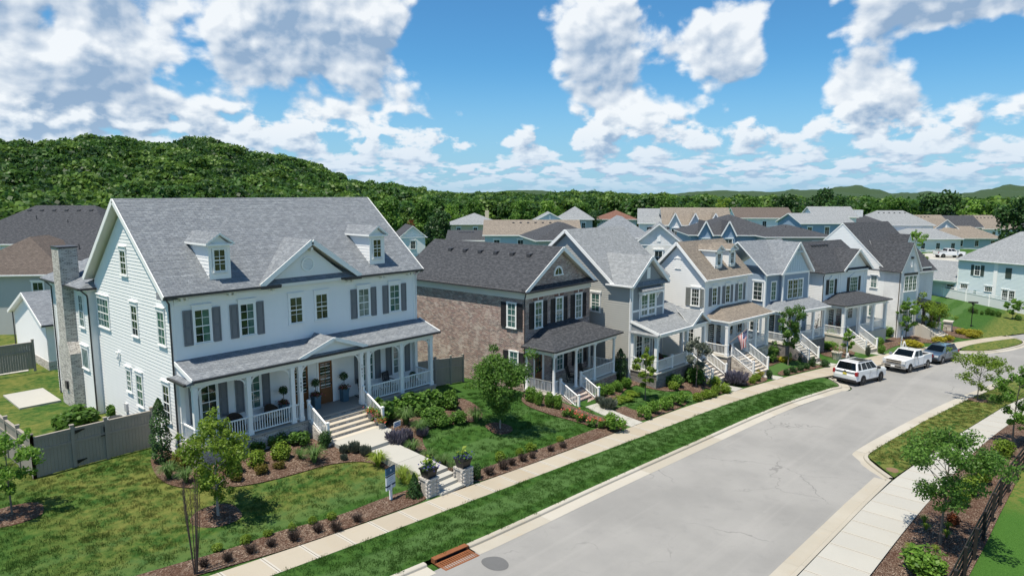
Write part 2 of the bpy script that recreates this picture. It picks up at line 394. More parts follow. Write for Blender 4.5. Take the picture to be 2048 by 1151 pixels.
def chaikin(line, it=2, closed=False):
    for _ in range(it):
        out = [] if closed else [line[0]]; n = len(line)
        for i in range(n if closed else n-1):
            a = line[i]; b = line[(i+1) % n]
            out += [(a[0]*.75+b[0]*.25, a[1]*.75+b[1]*.25), (a[0]*.25+b[0]*.75, a[1]*.25+b[1]*.75)]
        if not closed: out.append(line[-1])
        line = out
    return line
from mathutils.geometry import delaunay_2d_cdt
def sheet(name, poly, zf, mat, step=.6, parent=None, skirt=0.0, smooth_edge=0, thick=0.0):
    """a sheet draped on the land inside a closed outline"""
    if smooth_edge: poly = chaikin(poly, smooth_edge, True)
    poly = dens(list(poly)+[poly[0]], step)[:-1]
    if sum(a[0]*b[1]-b[0]*a[1] for a, b in zip(poly, poly[1:]+poly[:1])) < 0: poly = poly[::-1]
    xs = [p[0] for p in poly]; ys = [p[1] for p in poly]
    pts = [Vector(p) for p in poly]; nb = len(pts)
    x = min(xs)+step*.5
    while x < max(xs):
        y = min(ys)+step*.5
        while y < max(ys):
            if inpoly(poly, x, y): pts.append(Vector((x, y)))
            y += step
        x += step
    r = delaunay_2d_cdt(pts, [(i, (i+1) % nb) for i in range(nb)], [list(range(nb))], 1, 1e-4)
    mb = MB(); mb.v = [(p.x, p.y, zf(p.x, p.y)) for p in r[0]]
    for f in r[2]:
        f = list(f); a, b, c = (r[0][f[0]], r[0][f[1]], r[0][f[2]])
        if (b-a).cross(c-a) < 0: f = f[::-1]
        mb.f.append(tuple(f)); mb.m.append(0)
    if thick:
        for i in range(nb):
            a = poly[i]; b = poly[(i+1) % nb]; za = zf(*a); zb = zf(*b)
            mb.poly([(a[0],a[1],za-thick), (b[0],b[1],zb-thick), (b[0],b[1],zb), (a[0],a[1],za)])
    return mb.build(name, mat, parent)
# ---- ground materials
def m_lawn():
    m, T = newmat('mown lawn'); p = pos(T); x, y, z = T.sep(p)
    n1 = T.noise(p, .35, 5, .6); n2 = T.noise(p, 3.0, 4, .65); n3 = T.noise(p, 45.0, 3, .7)
    dry = T.math('MULTIPLY', T.ss(22.5, 19.0, x), T.math('MULTIPLY', T.ss(3.0, 9.0, x), T.ss(23.2, 25.5, y)))
    dry = T.math('MULTIPLY', dry, T.ss(.36, .60, T.math('ADD', T.math('MULTIPLY', n1, .6), T.math('MULTIPLY', n2, .4))))
    rightdry = T.math('MULTIPLY', T.ss(12.0, 10.0, y), T.math('MULTIPLY', T.ss(36.0, 40.0, x), T.ss(.35, .55, n2)))
    dry = T.math('MAXIMUM', dry, T.math('MULTIPLY', rightdry, .95))
    lush = T.mix(T.ss(.3, .7, n2), (.026, .074, .014), (.052, .118, .022))
    field = T.ss(3.6, 2.4, y)
    lush = T.mix(field, lush, T.mix(T.ss(.35, .65, n3), (.030, .095, .012), (.07, .16, .03)))
    # mowing stripes run with the street on the verge
    st = T.math('SINE', T.math('MULTIPLY_ADD', T.math('ADD', y, T.math('MULTIPLY', T.math('SUBTRACT', T.noise(p, .25, 1, .5), .5), 1.2)), 2.35, 1.15))
    verge = T.math('MULTIPLY', T.ss(14.0, 15.0, y), T.ss(27.5, 26.0, y))
    lush = T.mix(T.math('MULTIPLY', T.ss(-.25, .25, st, 0, .55), verge), lush, (.080, .150, .048))
    c = T.mix(dry, lush, T.mix(n2, (.115, .140, .030), (.165, .170, .048)))
    c = T.mix(1.0, c, T.vmath('SCALE', (1, 1, 1), scale=T.math('MULTIPLY_ADD', n3, .9, .55)), 'MULTIPLY')
    T.put(T.b.inputs['Base Color'], c); T.b.inputs['Roughness'].default_value = .9; T.b.inputs['Specular IOR Level'].default_value = .1
    bump(T, n3, .8, .04); return m
def m_mulch():
    m, T = newmat('bark mulch'); p = pos(T)
    v = T.node('ShaderNodeTexVoronoi'); T.put(v.inputs['Vector'], T.vmath('MULTIPLY', p, (1, 1.7, 1))); v.inputs['Scale'].default_value = 17
    n = T.noise(p, .9, 3, .6)
    c = T.mix(T.sep(v.outputs['Color'])[0], (.045, .026, .019), (.20, .135, .10))
    c = T.mix(T.ss(.72, .9, T.sep(v.outputs['Color'])[1], 0, .8), c, (.36, .29, .23))
    c = T.mix(T.ss(.35, .7, n, 0, .55), c, (.085, .042, .028))
    T.put(T.b.inputs['Base Color'], c); T.b.inputs['Roughness'].default_value = .95; T.b.inputs['Specular IOR Level'].default_value = .1
    bump(T, v.outputs['Distance'], 1.0, .05); return m
def m_asphalt():
    m, T = newmat('weathered asphalt'); p = pos(T)
    n1 = T.noise(p, .16, 5, .6); n2 = T.noise(p, 1.4, 4, .6); n3 = T.noise(p, 90., 2, .6)
    tr = T.noise(T.vmath('MULTIPLY', p, (.05, 1.1, 0)), 1.0, 3, .55)
    c = T.mix(T.ss(.3, .7, n1), (.225, .225, .218), (.285, .283, .272))
    c = T.mix(T.ss(.5, .72, tr, 0, .35), c, (.33, .325, .31))
    c = T.mix(T.ss(.55, .75, n2, 0, .3), c, (.19, .19, .188))
    # hairline sealed cracks
    vo = T.node('ShaderNodeTexVoronoi', feature='DISTANCE_TO_EDGE'); T.put(vo.inputs['Vector'], T.vmath('ADD', p, T.vmath('SCALE', T.noise(p, .7, 3, .6, col=True), scale=1.4))); vo.inputs['Scale'].default_value = .16
    c = T.mix(T.math('MULTIPLY', T.ss(.006, .002, vo.outputs['Distance']), T.ss(.5, .6, n1, 0, .5)), c, (.12, .12, .12))
    c = T.mix(1.0, c, T.vmath('SCALE', (1, 1, 1), scale=T.math('MULTIPLY_ADD', n3, .5, .75)), 'MULTIPLY')
    T.put(T.b.inputs['Base Color'], c); T.b.inputs['Roughness'].default_value = .88; T.b.inputs['Specular IOR Level'].default_value = .2
    bump(T, n3, .4, .01); return m
def m_conc(name, c1, c2, stain=(.40, .31, .20), sw=.35):
    m, T = newmat(name); p = pos(T); oi = T.node('ShaderNodeObjectInfo')
    n1 = T.noise(p, .5, 5, .6); n2 = T.noise(p, 60, 3, .6)
    c = T.mix(T.ss(.3, .7, T.math('ADD', T.math('MULTIPLY', n1, .6), T.math('MULTIPLY', oi.outputs['Random'], .4))), c1, c2)
    c = T.mix(T.ss(.55, .75, T.noise(p, 1.3, 5, .65), 0, sw), c, stain)
    c = T.mix(T.ss(.80, .82, T.noise(p, 9.0, 2, .5), 0, .6), c, (.14, .11, .08))
    c = T.mix(1.0, c, T.vmath('SCALE', (1, 1, 1), scale=T.math('MULTIPLY_ADD', n2, .3, .85)), 'MULTIPLY')
    T.put(T.b.inputs['Base Color'], c); T.b.inputs['Roughness'].default_value = .85; T.b.inputs['Specular IOR Level'].default_value = .2
    bump(T, n2, .25, .006); return m
LAWN = m_lawn(); MULCH = m_mulch(); ASPH = m_asphalt()
WALK = m_conc('sidewalk concrete', (.345, .305, .24), (.385, .35, .285)); WALKL = m_conc('pale sidewalk concrete', (.37, .365, .335), (.40, .395, .36), sw=.08)
KERB = m_conc('kerb concrete', (.36, .335, .28), (.42, .40, .35), sw=.3)
SOIL = paint('bare soil', (.17, .11, .065), .95, .2)
# ---- ground to the horizon
def grid_ground():
    xs = [-6000,-3000,-1500,-800,-400,-200,-120,-80,-60]+[x for x in np.arange(-50,132,2.)]+[136,142,148,154,160,166,172,180,190,200,300,500,900,1600,3000,6000]
    ys = [-6000,-2000,-600,-200,-80,-40]+[y for y in np.arange(-30,80,2.)]+[90,110,140,200,300,500,900,1600,3000,6000]
    mb = MB(); nx, ny = len(xs), len(ys)
    for x in xs:
        for y in ys:
            z = g(x, y) - .22
            if y > 21 or y < 1: z = g(x, y) - .03
            r = math.hypot(x, y)
            mb.v.append((x, y, z + back_rise(x, y) - max(0, r-250)*.004))
    for i in range(nx-1):
        for j in range(ny-1): mb.f.append((i*ny+j, (i+1)*ny+j, (i+1)*ny+j+1, i*ny+j+1)); mb.m.append(0)
    return mb.build('ground', LAWN, smooth=True)
tag(grid_ground(), kind='structure')
def strip(name, f0, f1, x0, x1, mat, dz0, dz1=None, step=1.0, zf=zs):
    """ribbon between two curves y=f(x)"""
    dz1 = dz0 if dz1 is None else dz1; n = max(2, int((x1-x0)/step)); mb = MB()
    for i in range(n+1):
        x = x0+(x1-x0)*i/n; mb.v += [(x, f1(x), zf(x)+dz1), (x, f0(x), zf(x)+dz0)]
    for i in range(n): mb.f.append((2*i, 2*i+2, 2*i+3, 2*i+1)); mb.m.append(0)
    return mb.build(name, mat)
# lots on the house side, from the sidewalk to far behind the houses
def lots():
    xs = list(np.arange(-50, 131, 1.0)); ts = [0, .4, .8, 1.3, 2, 3, 4, 5, 6, 7, 8, 9, 11, 14, 18, 24, 32, 42, 55]
    mb = MB(); n = len(ts)
    for x in xs:
        a = cA(x)
        for t in ts: mb.v.append((x, a+t, g(x, a+t)+.006))
    for i in range(len(xs)-1):
        for j in range(n-1): mb.f.append((i*n+j, (i+1)*n+j, (i+1)*n+j+1, i*n+j+1)); mb.m.append(0)
    return mb.build('lawn', LAWN, smooth=True)
tag(lots(), kind='structure')
# roadway
RRT = [(-60,8.4),(31.3,8.2),(34.5,8.1),(36.8,7.95),(37.6,8.6),(38.3,9.35),(39.3,9.82),(40,9.9),(44.2,9.62),(50.4,9.07),(58.6,8.11),(64.3,7.24),(69.6,6.29),(73,5.56),(85,2.6),(100,-2.4),(130,-14)]
def cR(x): return lerpt(RRT, x)
BAY = [(57.0,15.35),(58.6,15.75),(60.0,16.6),(62,16.55),(69.3,15.2),(77.8,13.2),(83.9,11.4),(85.6,9.6),(87.3,8.5),(91.6,7.1),(94.8,6.5),(97,6.9),(98.5,8.3),(100.2,9.35),(105.2,13.1),(111.9,17.6),(122,24.5)]
def road_poly():
    left = [(x, cE(x)+.3) for x in np.arange(-60, 56.6, 2.0)] + [(56.6,14.55),(57.6,14.62),(58.6,15.2),(60.2,16.1),(62,16.05),(69.3,14.7),(77.8,12.7),(83.0,11.2),(84.4,9.9),(86.8,8.0),(91.2,6.6),(95,6.0),(97.5,6.4),(99,7.9),(100.7,8.95),(105.7,12.7),(112.4,17.2),(122.5,24.1)]
    side = [(128,22.5),(119.6,18.0),(113.2,12.6),(107.6,7.2),(104,1.5),(106,-4),(112,-9)]
    right = [(130,-14.3)] + [(x, cR(x)-.3) for x in np.arange(98, 40.9, -2.0)] + [(40.4,9.6),(39.9,9.5),(39.0,9.2),(38.2,8.55),(37.4,7.7)] + [(x, 7.65) for x in np.arange(37, -61, -3.0)]
    return left + side + right
road = sheet('road', road_poly(), lambda x, y: zs(x)-.125, ASPH, 2.5); tag(road, kind='structure')
# patched spot by the drain
pt = chaikin([(16.55,16.35),(16.95,16.55),(17.45,16.2),(17.35,15.6),(16.9,15.3),(16.45,15.65)], 2, True)
PATCH = paint('dark asphalt patch', (.115, .118, .12), .9, .15, bmp=.3)
tag(sheet('asphalt_patch', pt, lambda x, y: zs(x)-.119, PATCH, .3), 'dark grey patch in the asphalt beside the storm drain', 'asphalt patch')
# kerbs: a section swept along an outline (offset to the right of travel is the road)
def kerb(name, line, gut=.55, closed=False, parent=None, h=.0, low=None):
    """line: back edge of the kerb, road on the right hand side when walking it"""
    n = len(line); mb = MB(); sec = [(0,-.2),(0,h),(.16,h),(.2,h-.03),(.22,-.105),(gut+.2,-.118),(gut+.2,-.3)]
    for i, (x, y) in enumerate(line):
        a = line[max(i-1,0)]; b = line[min(i+1,n-1)]; d = Vector((b[0]-a[0], b[1]-a[1])).normalized(); r = Vector((d.y, -d.x))
        for s, z in sec: mb.v.append((x+r.x*s, y+r.y*s, zs(x)+z))
    k = len(sec)
    for i in range(n-1):
        for j in range(k-1): mb.f.append((i*k+j, i*k+j+1, (i+1)*k+j+1, (i+1)*k+j)); mb.m.append(0)
    o = mb.build(name, KERB, parent); return o
def kerb_run(line, label=None, seg=3.0, skip=None, gut=.55):
    """kerb cast in lengths with open joints"""
    root = empty('kerb', (0,0,0)); tag(root, kind='structure')
    P = dens(line, .4); cur = [P[0]]; L = 0
    for a, b in zip(P, P[1:]):
        cur.append(b); L += math.dist(a, b)
        if L > seg:
            c2 = cur[:]; q = c2[-1]; p = c2[-2]; t = .985; c2[-1] = (p[0]+(q[0]-p[0])*t, p[1]+(q[1]-p[1])*t)
            if not (skip and skip(cur[len(cur)//2])): kerb('kerb_stone', c2, gut, parent=root)
            cur = [b]; L = 0
    if len(cur) > 1: kerb('kerb_stone', cur, gut, parent=root)
    return root
kl = [(x, cC(x)) for x in np.arange(-50, 15.3, .5)]
kerb_run(kl, seg=4.0)
kl = [(x, cC(x)) for x in np.arange(17.05, 56.3, .5)]+[(56.9,15.42),(57.6,15.62),(58.3,16.0),(59.0,16.6),(59.6,17.05)]
kerb_run(chaikin(kl,1), seg=4.0, gut=.6)
kerb_run(chaikin([(59.9,16.95),(62,16.55),(69.3,15.2),(77.8,13.2),(83.6,11.5),(84.6,10.9),(85.4,9.8),(87.3,8.55),(91.6,7.15),(94.8,6.55),(96.8,6.9),(98.3,8.3),(100.2,9.35),(105.2,13.1),(111.9,17.6),(121,23.8)], 2), seg=4.0, gut=.45)
# right hand kerb (walk it from the far end so that the road lies on the right)
RK = [(73,5.2),(67.8,6.02),(58.2,7.55),(51,8.35),(44.6,8.98),(41.0,9.25),(40.25,9.2),(39.6,8.9),(38.7,8.25),(37.65,7.35)]
kerb_run(chaikin([(130,-14.8),(100,-3.1),(85,2.0)]+RK, 2), seg=4.0, gut=.6)
kerb_run([(37.3,7.33),(32.8,7.42),(27.7,7.45),(20,7.5),(-50,7.7)], seg=4.0, gut=.6)
# far kerb of the side street
kerb_run([(104.6,1.5),(108.0,7.2),(113.6,12.6),(120,18.0),(128.4,22.5)][::-1], seg=4.0, gut=.4)
# verges
tag(strip('verge', cC, cB, -50, 57.0, LAWN, .0, .012, .6), kind='structure')
tag(sheet('verge', chaikin([(56.9,15.5),(56.9,18.0),(58.4,17.75),(59.4,17.25),(58.6,16.5),(57.6,15.75)],1,True), lambda x, y: zs(x)+.004, LAWN, .5), kind='structure')
tag(sheet('verge', chaikin([(84.6,11.35),(88.85,11.0),(93.87,9.2),(97.3,7.75),(97.2,7.3),(96.2,6.85),(94.5,6.72),(91.6,7.3),(87.3,8.75),(85.5,10.0)],2,True), lambda x, y: zs(x)+.01, LAWN, .7), kind='structure')
tag(sheet('verge', [(37.7,7.3),(40.25,9.18),(42.3,9.15),(50.7,8.4),(58.2,7.5),(67.8,5.95),(73,5.1),(85,1.9),(85,-.6),(64.8,4.15),(59.8,4.97),(52.9,5.77),(47.7,6.36),(41,7.0)], lambda x, y: zs(x)+.004, LAWN, .8), kind='structure')
tag(sheet('verge', [(105,1.2),(108.4,7.2),(114,12.6),(120.4,18.0),(128.6,22.3),(133,23),(124.5,18.6),(118.5,13.5),(112.5,7.5),(110,3)], lambda x, y: zs(x)+.004, LAWN, 1.5), kind='structure')
# sidewalks: one slab after another
def walk_run(f0, f1, x0, x1, panel, mat, name='sidewalk', dz=.022):
    root = empty(name, (0,0,0)); tag(root, kind='structure'); x = x0; gap = .012
    while x < x1:
        e = min(x+panel, x1); mb = MB(); xa = x+gap; xb = e-gap; n = 2; P = []
        for t in range(n+1):
            xx = xa+(xb-xa)*t/n; P.append((xx, f0(xx), zs(xx)+dz))
        for t in range(n, -1, -1):
            xx = xa+(xb-xa)*t/n; P.append((xx, f1(xx), zs(xx)+dz))
        mb.slab(P, .12)
        # tooled margin at each end
        for q, s in ((xa, 1), (xb, -1)):
            w = .075*s; mb.poly([(q, f0(q), zs(q)+dz+.003), (q+w, f0(q+w), zs(q+w)+dz+.003), (q+w, f1(q+w), zs(q+w)+dz+.003), (q, f1(q), zs(q)+dz+.003)][::s], 1)
        mb.build('slab', [mat, WALKM], root); x = e
    return root
WALKM = m_conc('tooled concrete margin', (.41, .39, .34), (.44, .42, .375), sw=.1)
walk_run(lambda x: cB(x)-.0, cA, -40, 98, 1.5, WALK)
RSL = [(-50,7.7),(27.7,7.43),(32.8,7.41),(37.5,7.25),(47.8,6.32),(52.9,5.73),(59.8,4.93),(64.8,4.11),(85,-.7)]; RSR = [(-50,5.6),(25.8,5.53),(30.6,5.48),(34.4,5.4),(45.35,4.95),(50.3,4.55),(54.1,4.15),(58.7,3.6),(75,.6),(85,-2.2)]
walk_run(lambda x: sm(RSR,x,2.), lambda x: sm(RSL,x,1.0)-.02, -10, 84, 1.5, WALKL)
walk_run(lambda x: lerpt([(110,4.6),(112.6,7.3),(118.6,13.3),(124.6,18.4),(133,24.5)],x), lambda x: lerpt([(110,6.0),(112.6,8.9),(118.6,14.9),(124.6,20),(133,26)],x), 110, 132, 1.5, WALKL)
# right hand field beyond the board fence and bed strip
tag(sheet('field', [(-20,2.6),(28,2.9),(40.6,2.6),(48.7,2.5),(58,1.6),(80,-4),(80,-40),(-20,-40)], lambda x, y: zs(x)-.012, LAWN, 2.5), kind='structure')
tag(sheet('verge', [(-20,5.6),(10,5.6),(25.8,5.5),(25.8,2.95),(-20,2.7)], lambda x, y: zs(x)+.0, LAWN, 1.5), kind='structure')
tag(sheet('verge', [(58.5,3.55),(75,.5),(85,-2.3),(85,-6),(58.5,1.5)], lambda x, y: zs(x)+.0, LAWN, 1.5), kind='structure')
BEDS = dict(
B1=[(13.51,35.02),(11.71,34.1),(11.01,31.97),(10.78,30.35),(10.99,29.3),(11.59,28.57),(12.49,27.92),(13.51,27.44),(14.72,27.26),(15.94,27.17),(17.11,27.11),(18.14,26.75),(18.82,26.28),(19.11,25.47),(19.07,24.66),(19.03,23.83),(18.89,22.94),(18.86,22.15),(18.99,21.81),(19.53,23.27),(19.61,26.94),(18.48,27.75),(18.8,29.46),(19.74,31.86),(17.1,34.64)],
B2=[(7.0,22.75),(11.41,21.99),(13.07,21.83),(16.07,21.72),(18.71,21.63),(18.86,22.15),(18.89,22.94),(18.21,23.03),(16.69,23.03),(15.21,22.93),(13.68,23.12),(12.52,23.39),(11.27,23.35),(9.97,23.42),(8.34,23.71),(6.5,23.9)],
B3=[(21.3,28.69),(21.0,27.26),(20.95,24.47),(20.95,22.43),(21.82,22.54),(22.17,23.79),(21.9,24.8),(22.12,25.81),(22.74,26.82),(23.79,27.44),(24.75,27.35),(26.36,26.77),(27.52,26.77),(28.64,28.19),(29.3,31.0),(27.2,31.0),(22.5,31.0),(21.6,29.74)],
B4=[(21.0,21.55),(23.75,21.35),(26.56,21.3),(29.54,21.27),(32.45,21.22),(34.53,21.2),(35.9,22.3),(33.98,22.38),(32.15,22.41),(29.18,22.39),(26.59,22.42),(24.3,22.51),(21.9,22.5)],
B5=[(34.4,29.71),(31.72,27.61),(32.07,25.41),(32.69,23.93),(32.85,22.53),(33.9,22.32),(35.9,22.3),(35.2,22.9),(34.9,23.6),(34.9,24.63),(35.0,26.98),(35.3,28.5)],
B6=[(37.9,26.6),(43.2,27.0),(44.31,25.84),(41.93,25.92),(40.07,25.37),(38.08,24.5),(36.9,23.95),(37.3,24.99)],
B7=[(36.8,23.89),(36.2,21.86),(36.4,21.3),(42.18,21.15),(43.32,21.88),(41.14,22.36),(39.22,22.43),(37.91,22.89),(38.32,23.85),(37.74,23.88)],
B8=[(44.13,27.76),(42.98,26.27),(43.29,24.82),(44.08,23.58),(45.46,23.24),(45.83,22.73),(43.86,21.45),(44.04,21.1),(48.4,20.75),(48.9,21.83),(49.6,23.44),(50,24.6),(46,25.0)],
B9=[(50.7,22.89),(50.7,21.37),(50.6,20.5),(54.6,20.1),(55.4,21.1),(55.6,22.56),(55.8,23.7),(53,24.2)],
B10=[(59.33,22.77),(58.82,21.93),(61.9,22.0),(64.77,21.17),(65.0,20.37),(64.8,19.24),(64.8,18.7),(67.92,20.33),(68.0,21.7),(66.5,23.4),(62.5,24.3)],
B11=[(57.16,20.68),(57.1,19.8),(62.64,18.95),(64.5,18.7),(64.6,19.4),(61.7,20.12),(59.81,20.79)],
B12=[(69.2,20.55),(69.0,19.48),(70.03,18.64),(73.5,18.4),(74.5,19.6),(74,20.6),(71,21.6)],
B13=[(75.3,17.46),(76.14,16.8),(80.45,16.75),(82.37,16.44),(86.4,14.79),(87.0,13.2),(90.2,12.3),(91.5,13.4),(92.0,15.0),(90.0,17.2),(84.9,18.2),(78.88,18.84)],
B14=[(93.2,14.28),(92.9,12.91),(92.5,11.75),(94.34,11.0),(98.0,11.61),(100.11,13.48),(100.5,14.7),(98.14,15.05)],
BR=[(20,5.5),(25.75,5.48),(30.57,5.44),(34.4,5.36),(36.92,5.30),(45.35,4.93),(50.34,4.52),(54.13,4.12),(58.49,3.6),(58,2.0),(48.69,2.5),(40.59,2.6),(36.25,2.7),(32.1,2.75),(28.28,2.85),(20,2.9)])
for k, P in BEDS.items(): tag(sheet('mulch_bed', P, lambda x, y: g(x, y)+(.05 if k != 'BR' else .03), MULCH, .45, smooth_edge=2 if k != 'BR' else 0), kind='structure')
RINGS = [(11.25,26.0,.95,'B'),(27.45,25.5,.8,''),(5.58,31.25,1.1,''),(60.7,6.6,.7,'')]
def ring(x, y, r):
    P = [(x+r*(1+.08*math.sin(3*a+x))*math.cos(a), y+r*(1+.08*math.cos(2*a))*math.sin(a)) for a in np.linspace(0, 2*math.pi, 22)[:-1]]
    tag(sheet('mulch_bed', P, lambda u, v: g(u, v)+.02+.07*max(0, 1-math.hypot(u-x, v-y)/r), MULCH, .25), kind='structure')
for q in RINGS: ring(*q[:3])
# thin bare edges where turf meets the kerb end
tag(sheet('bare_soil', chaikin([(38.6,7.85),(39.0,8.0),(39.35,7.6),(38.9,7.3),(38.4,7.4)],2,True), lambda x, y: zs(x)+.012, SOIL, .2), kind='structure')
# ------------------------------------------------------------------ building kit
CACHE = {}
FACE_RZ = {'F': 0.0, 'L': -math.pi/2, 'R': math.pi/2, 'B': math.pi}
class House:
    def __init__(s, name, ox, oy, th, zb, label, cat='house', group=None):
        s.zb = zb; s.root = empty(name, (ox, oy, zb), -th); tag(s.root, label, cat, group)
    def put(s, mb, name, mats, parent=None, smooth=False):
        """mesh written in house coordinates with absolute heights"""
        if parent is None or parent is s.root: return mb.build(name, mats, s.root, (0, 0, -s.zb), smooth=smooth)
        o = mb.build(name, mats, parent, smooth=smooth)
        return o
    # ---- walls
    def P(s, face, off, u, z, d):
        if face == 'F': return (u, off-d, z)
        if face == 'B': return (u, off+d, z)
        if face == 'L': return (off-d, u, z)
        return (off+d, u, z)
    def siding(s, face, off, u0, u1, z0, z1, mat, bounds=None, lap=.175, name='siding', batten=False):
        mb = MB(); z = z0; flip = face in ('L', 'B')
        bounds = bounds or (lambda q: (u0, u1))
        def q4(p, m=0): mb.poly(p[::-1] if flip else p, m)
        while z < z1-1e-4:
            zh = min(z+lap, z1); a0, a1 = bounds(z); b0, b1 = bounds(zh)
            if a1-a0 > .01:
                q4([s.P(face,off,a0,z,.022), s.P(face,off,a1,z,.022), s.P(face,off,b1,zh,.004), s.P(face,off,b0,zh,.004)])
                q4([s.P(face,off,a0,z,-.01), s.P(face,off,a1,z,-.01), s.P(face,off,a1,z,.022), s.P(face,off,a0,z,.022)])
            z = zh
        o = s.put(mb, name, mat); o['kind'] = 'stuff'; return o
    def core(s, x0, x1, y0, y1, z0, z1, mat, name='wall', gables=()):
        """solid body behind the cladding; gables: ('x'|'y', ridge z) adds a gable prism"""
        mb = MB().box(x0, x1, y0, y1, z0, z1)
        for ax, zr in gables:
            if ax == 'x': mb.extr([(x0,y0,z1),(x0,(y0+y1)/2,zr),(x0,y1,z1)][::-1], (x1-x0,0,0))
            else: mb.extr([(x0,y0,z1),((x0+x1)/2,y0,zr),(x1,y0,z1)], (0,y1-y0,0))
        return s.put(mb, name, mat)
    def board(s, face, off, u0, u1, z0, z1, d=.045, mat=None, name='trim_board'):
        mb = MB(); a = s.P(face,off,u0,z0,d); b = s.P(face,off,u1,z1,-.005)
        mb.box(min(a[0],b[0]),max(a[0],b[0]),min(a[1],b[1]),max(a[1],b[1]),z0,z1); return s.put(mb, name, mat or TRIM)
    # ---- roofs
    def gable_x(s, x0, x1, y0, yr, y1, ze, zr, mat, under=None, ze1=None, t=.17, name='roof'):
        ze1 = ze if ze1 is None else ze1; mb = MB()
        mb.slab([(x0,y0,ze),(x1,y0,ze),(x1,yr,zr),(x0,yr,zr)], t, 0, 1)
        mb.slab([(x0,yr,zr),(x1,yr,zr),(x1,y1,ze1),(x0,y1,ze1)], t, 0, 1)
        return s.put(mb, name, [mat, under or TRIM])
    def gable_y(s, x0, xr, x1, y0, y1, ze, zr, mat, under=None, t=.17, name='roof', yb=None):
        """ridge runs back from y0; yb: depth reached at ridge (valley) as (y at eave, y at ridge)"""
        e, r = yb if yb else (y1, y1); mb = MB()
        mb.slab([(x0,y0,ze),(xr,y0,zr),(xr,r,zr),(x0,e,ze)], t, 0, 1)
        mb.slab([(xr,y0,zr),(x1,y0,ze),(x1,e,ze),(xr,r,zr)], t, 0, 1)
        return s.put(mb, name, [mat, under or TRIM])
    def hip(s, x0, x1, y0, y1, ze, zr, mat, t=.15, under=None, name='roof', inset=None):
        d = (y1-y0)/2 if inset is None else inset; ym = (y0+y1)/2; w = x1-x0; mb = MB()
        if w >= y1-y0:
            a = (x0+d, ym, zr); b = (x1-d, ym, zr)
            mb.slab([(x0,y0,ze),(x1,y0,ze),b,a],t,0,1).slab([(x1,y1,ze),(x0,y1,ze),a,b],t,0,1).slab([(x0,y1,ze),(x0,y0,ze),a],t,0,1).slab([(x1,y0,ze),(x1,y1,ze),b],t,0,1)
        else:
            d = w/2 if inset is None else inset; xm = (x0+x1)/2; a = (xm,y0+d,zr); b = (xm,y1-d,zr)
            mb.slab([(x0,y0,ze),(x1,y0,ze),a],t,0,1).slab([(x1,y1,ze),(x0,y1,ze),b],t,0,1).slab([(x0,y1,ze),(x0,y0,ze),a,b],t,0,1).slab([(x1,y0,ze),(x1,y1,ze),b,a],t,0,1)
        return s.put(mb, name, [mat, under or TRIM])
    def lean_hip(s, x0, x1, y0, y1, ze, zt, mat, hl=True, hr=True, t=.13, under=None, name='porch_roof'):
        """porch roof against a wall at y1, hipped at the ends"""
        k = (y1-y0); a = (x0+(k if hl else 0), y1, zt); b = (x1-(k if hr else 0), y1, zt); mb = MB()
        mb.slab([(x0,y0,ze),(x1,y0,ze),b,a],t,0,1)
        if hl: mb.slab([(x0,y1,ze),(x0,y0,ze),a],t,0,1)
        if hr: mb.slab([(x1,y0,ze),(x1,y1,ze),b],t,0,1)
        return s.put(mb, name, [mat, under or TRIM])
    def gutter(s, p, q, mat=None, name='gutter', out=(0,-1)):
        mat = mat or GUTTER; mb = MB(); n = (out[0]*.065, out[1]*.065)
        a = (p[0]+n[0], p[1]+n[1], p[2]-.06); b = (q[0]+n[0], q[1]+n[1], q[2]-.06)
        mb.bar(a, b, .12, .11); return s.put(mb, name, mat)
    def spout(s, pts, mat=None, r=.042): return s.put(MB().tube(pts, r, 6), 'downspout', mat or GUTTER)
    # ---- openings
    def window(s, face, off, u, z, w, h, cols=2, rows=4, glass=None, head='crown', panes=False, sill=True, parent=None, casing=.085, name='window'):
        """u, z: lower left corner of the sash as seen from outside"""
        key = ('win', w, h, cols, rows, head, sill, casing)
        if key not in CACHE:
            c = casing; mb = MB()
            mb.box(-c,0,-.05,.012,-.02,h+c*.6).box(w,w+c,-.05,.012,-.02,h+c*.6).box(-c-.02,w+c+.02,-.058,.012,h+.003,h+c*1.1)
            if head == 'crown': mb.box(-c-.05,w+c+.05,-.10,.012,h+c*1.1+.11,h+c*1.1+.16).box(-c,w+c,-.052,.012,h+c*1.1+.002,h+c*1.1+.11)
            elif head == 'flat': mb.box(-c-.08,w+c+.08,-.085,.012,h+c*1.1+.002,h+c*1.1+.13)
            if sill: mb.box(-c-.03,w+c+.03,-.085,.012,-.075,-.021)
            f = .042
            mb.box(0,f,-.036,.012,0,h).box(w-f,w,-.036,.012,0,h).box(f,w-f,-.036,.012,0,f).box(f,w-f,-.036,.012,h-f,h)
            if rows > 2: mb.box(f,w-f,-.036,.012,h/2-.024,h/2+.024)
            q = .011
            for i in range(1, cols): x = w*i/cols; mb.box(x-q,x+q,-.030,-.005,f,h-f)
            for j in range(1, rows):
                if rows > 2 and 2*j == rows: continue
                y = h*j/rows; mb.box(f,w-f,-.0295,-.005,y-q,y+q)
            pm = MB().poly([(.03,-.0155,.03),(w-.03,-.0155,.03),(w-.03,-.0155,h-.03),(.03,-.0155,h-.03)])
            pw, ph = w/cols, h/rows
            p1 = MB().poly([(-pw/2+.004,0,-ph/2+.004),(pw/2-.004,0,-ph/2+.004),(pw/2-.004,0,ph/2-.004),(-pw/2+.004,0,ph/2-.004)])
            CACHE[key] = (mb.mesh('window', TRIM), {}, pm, p1)
        fm, pc, pm, p1 = CACHE[key]; glass = glass or GL_DARK
        o = link(name, fm, parent or s.root); a = s.P(face, off, u, z, .024)
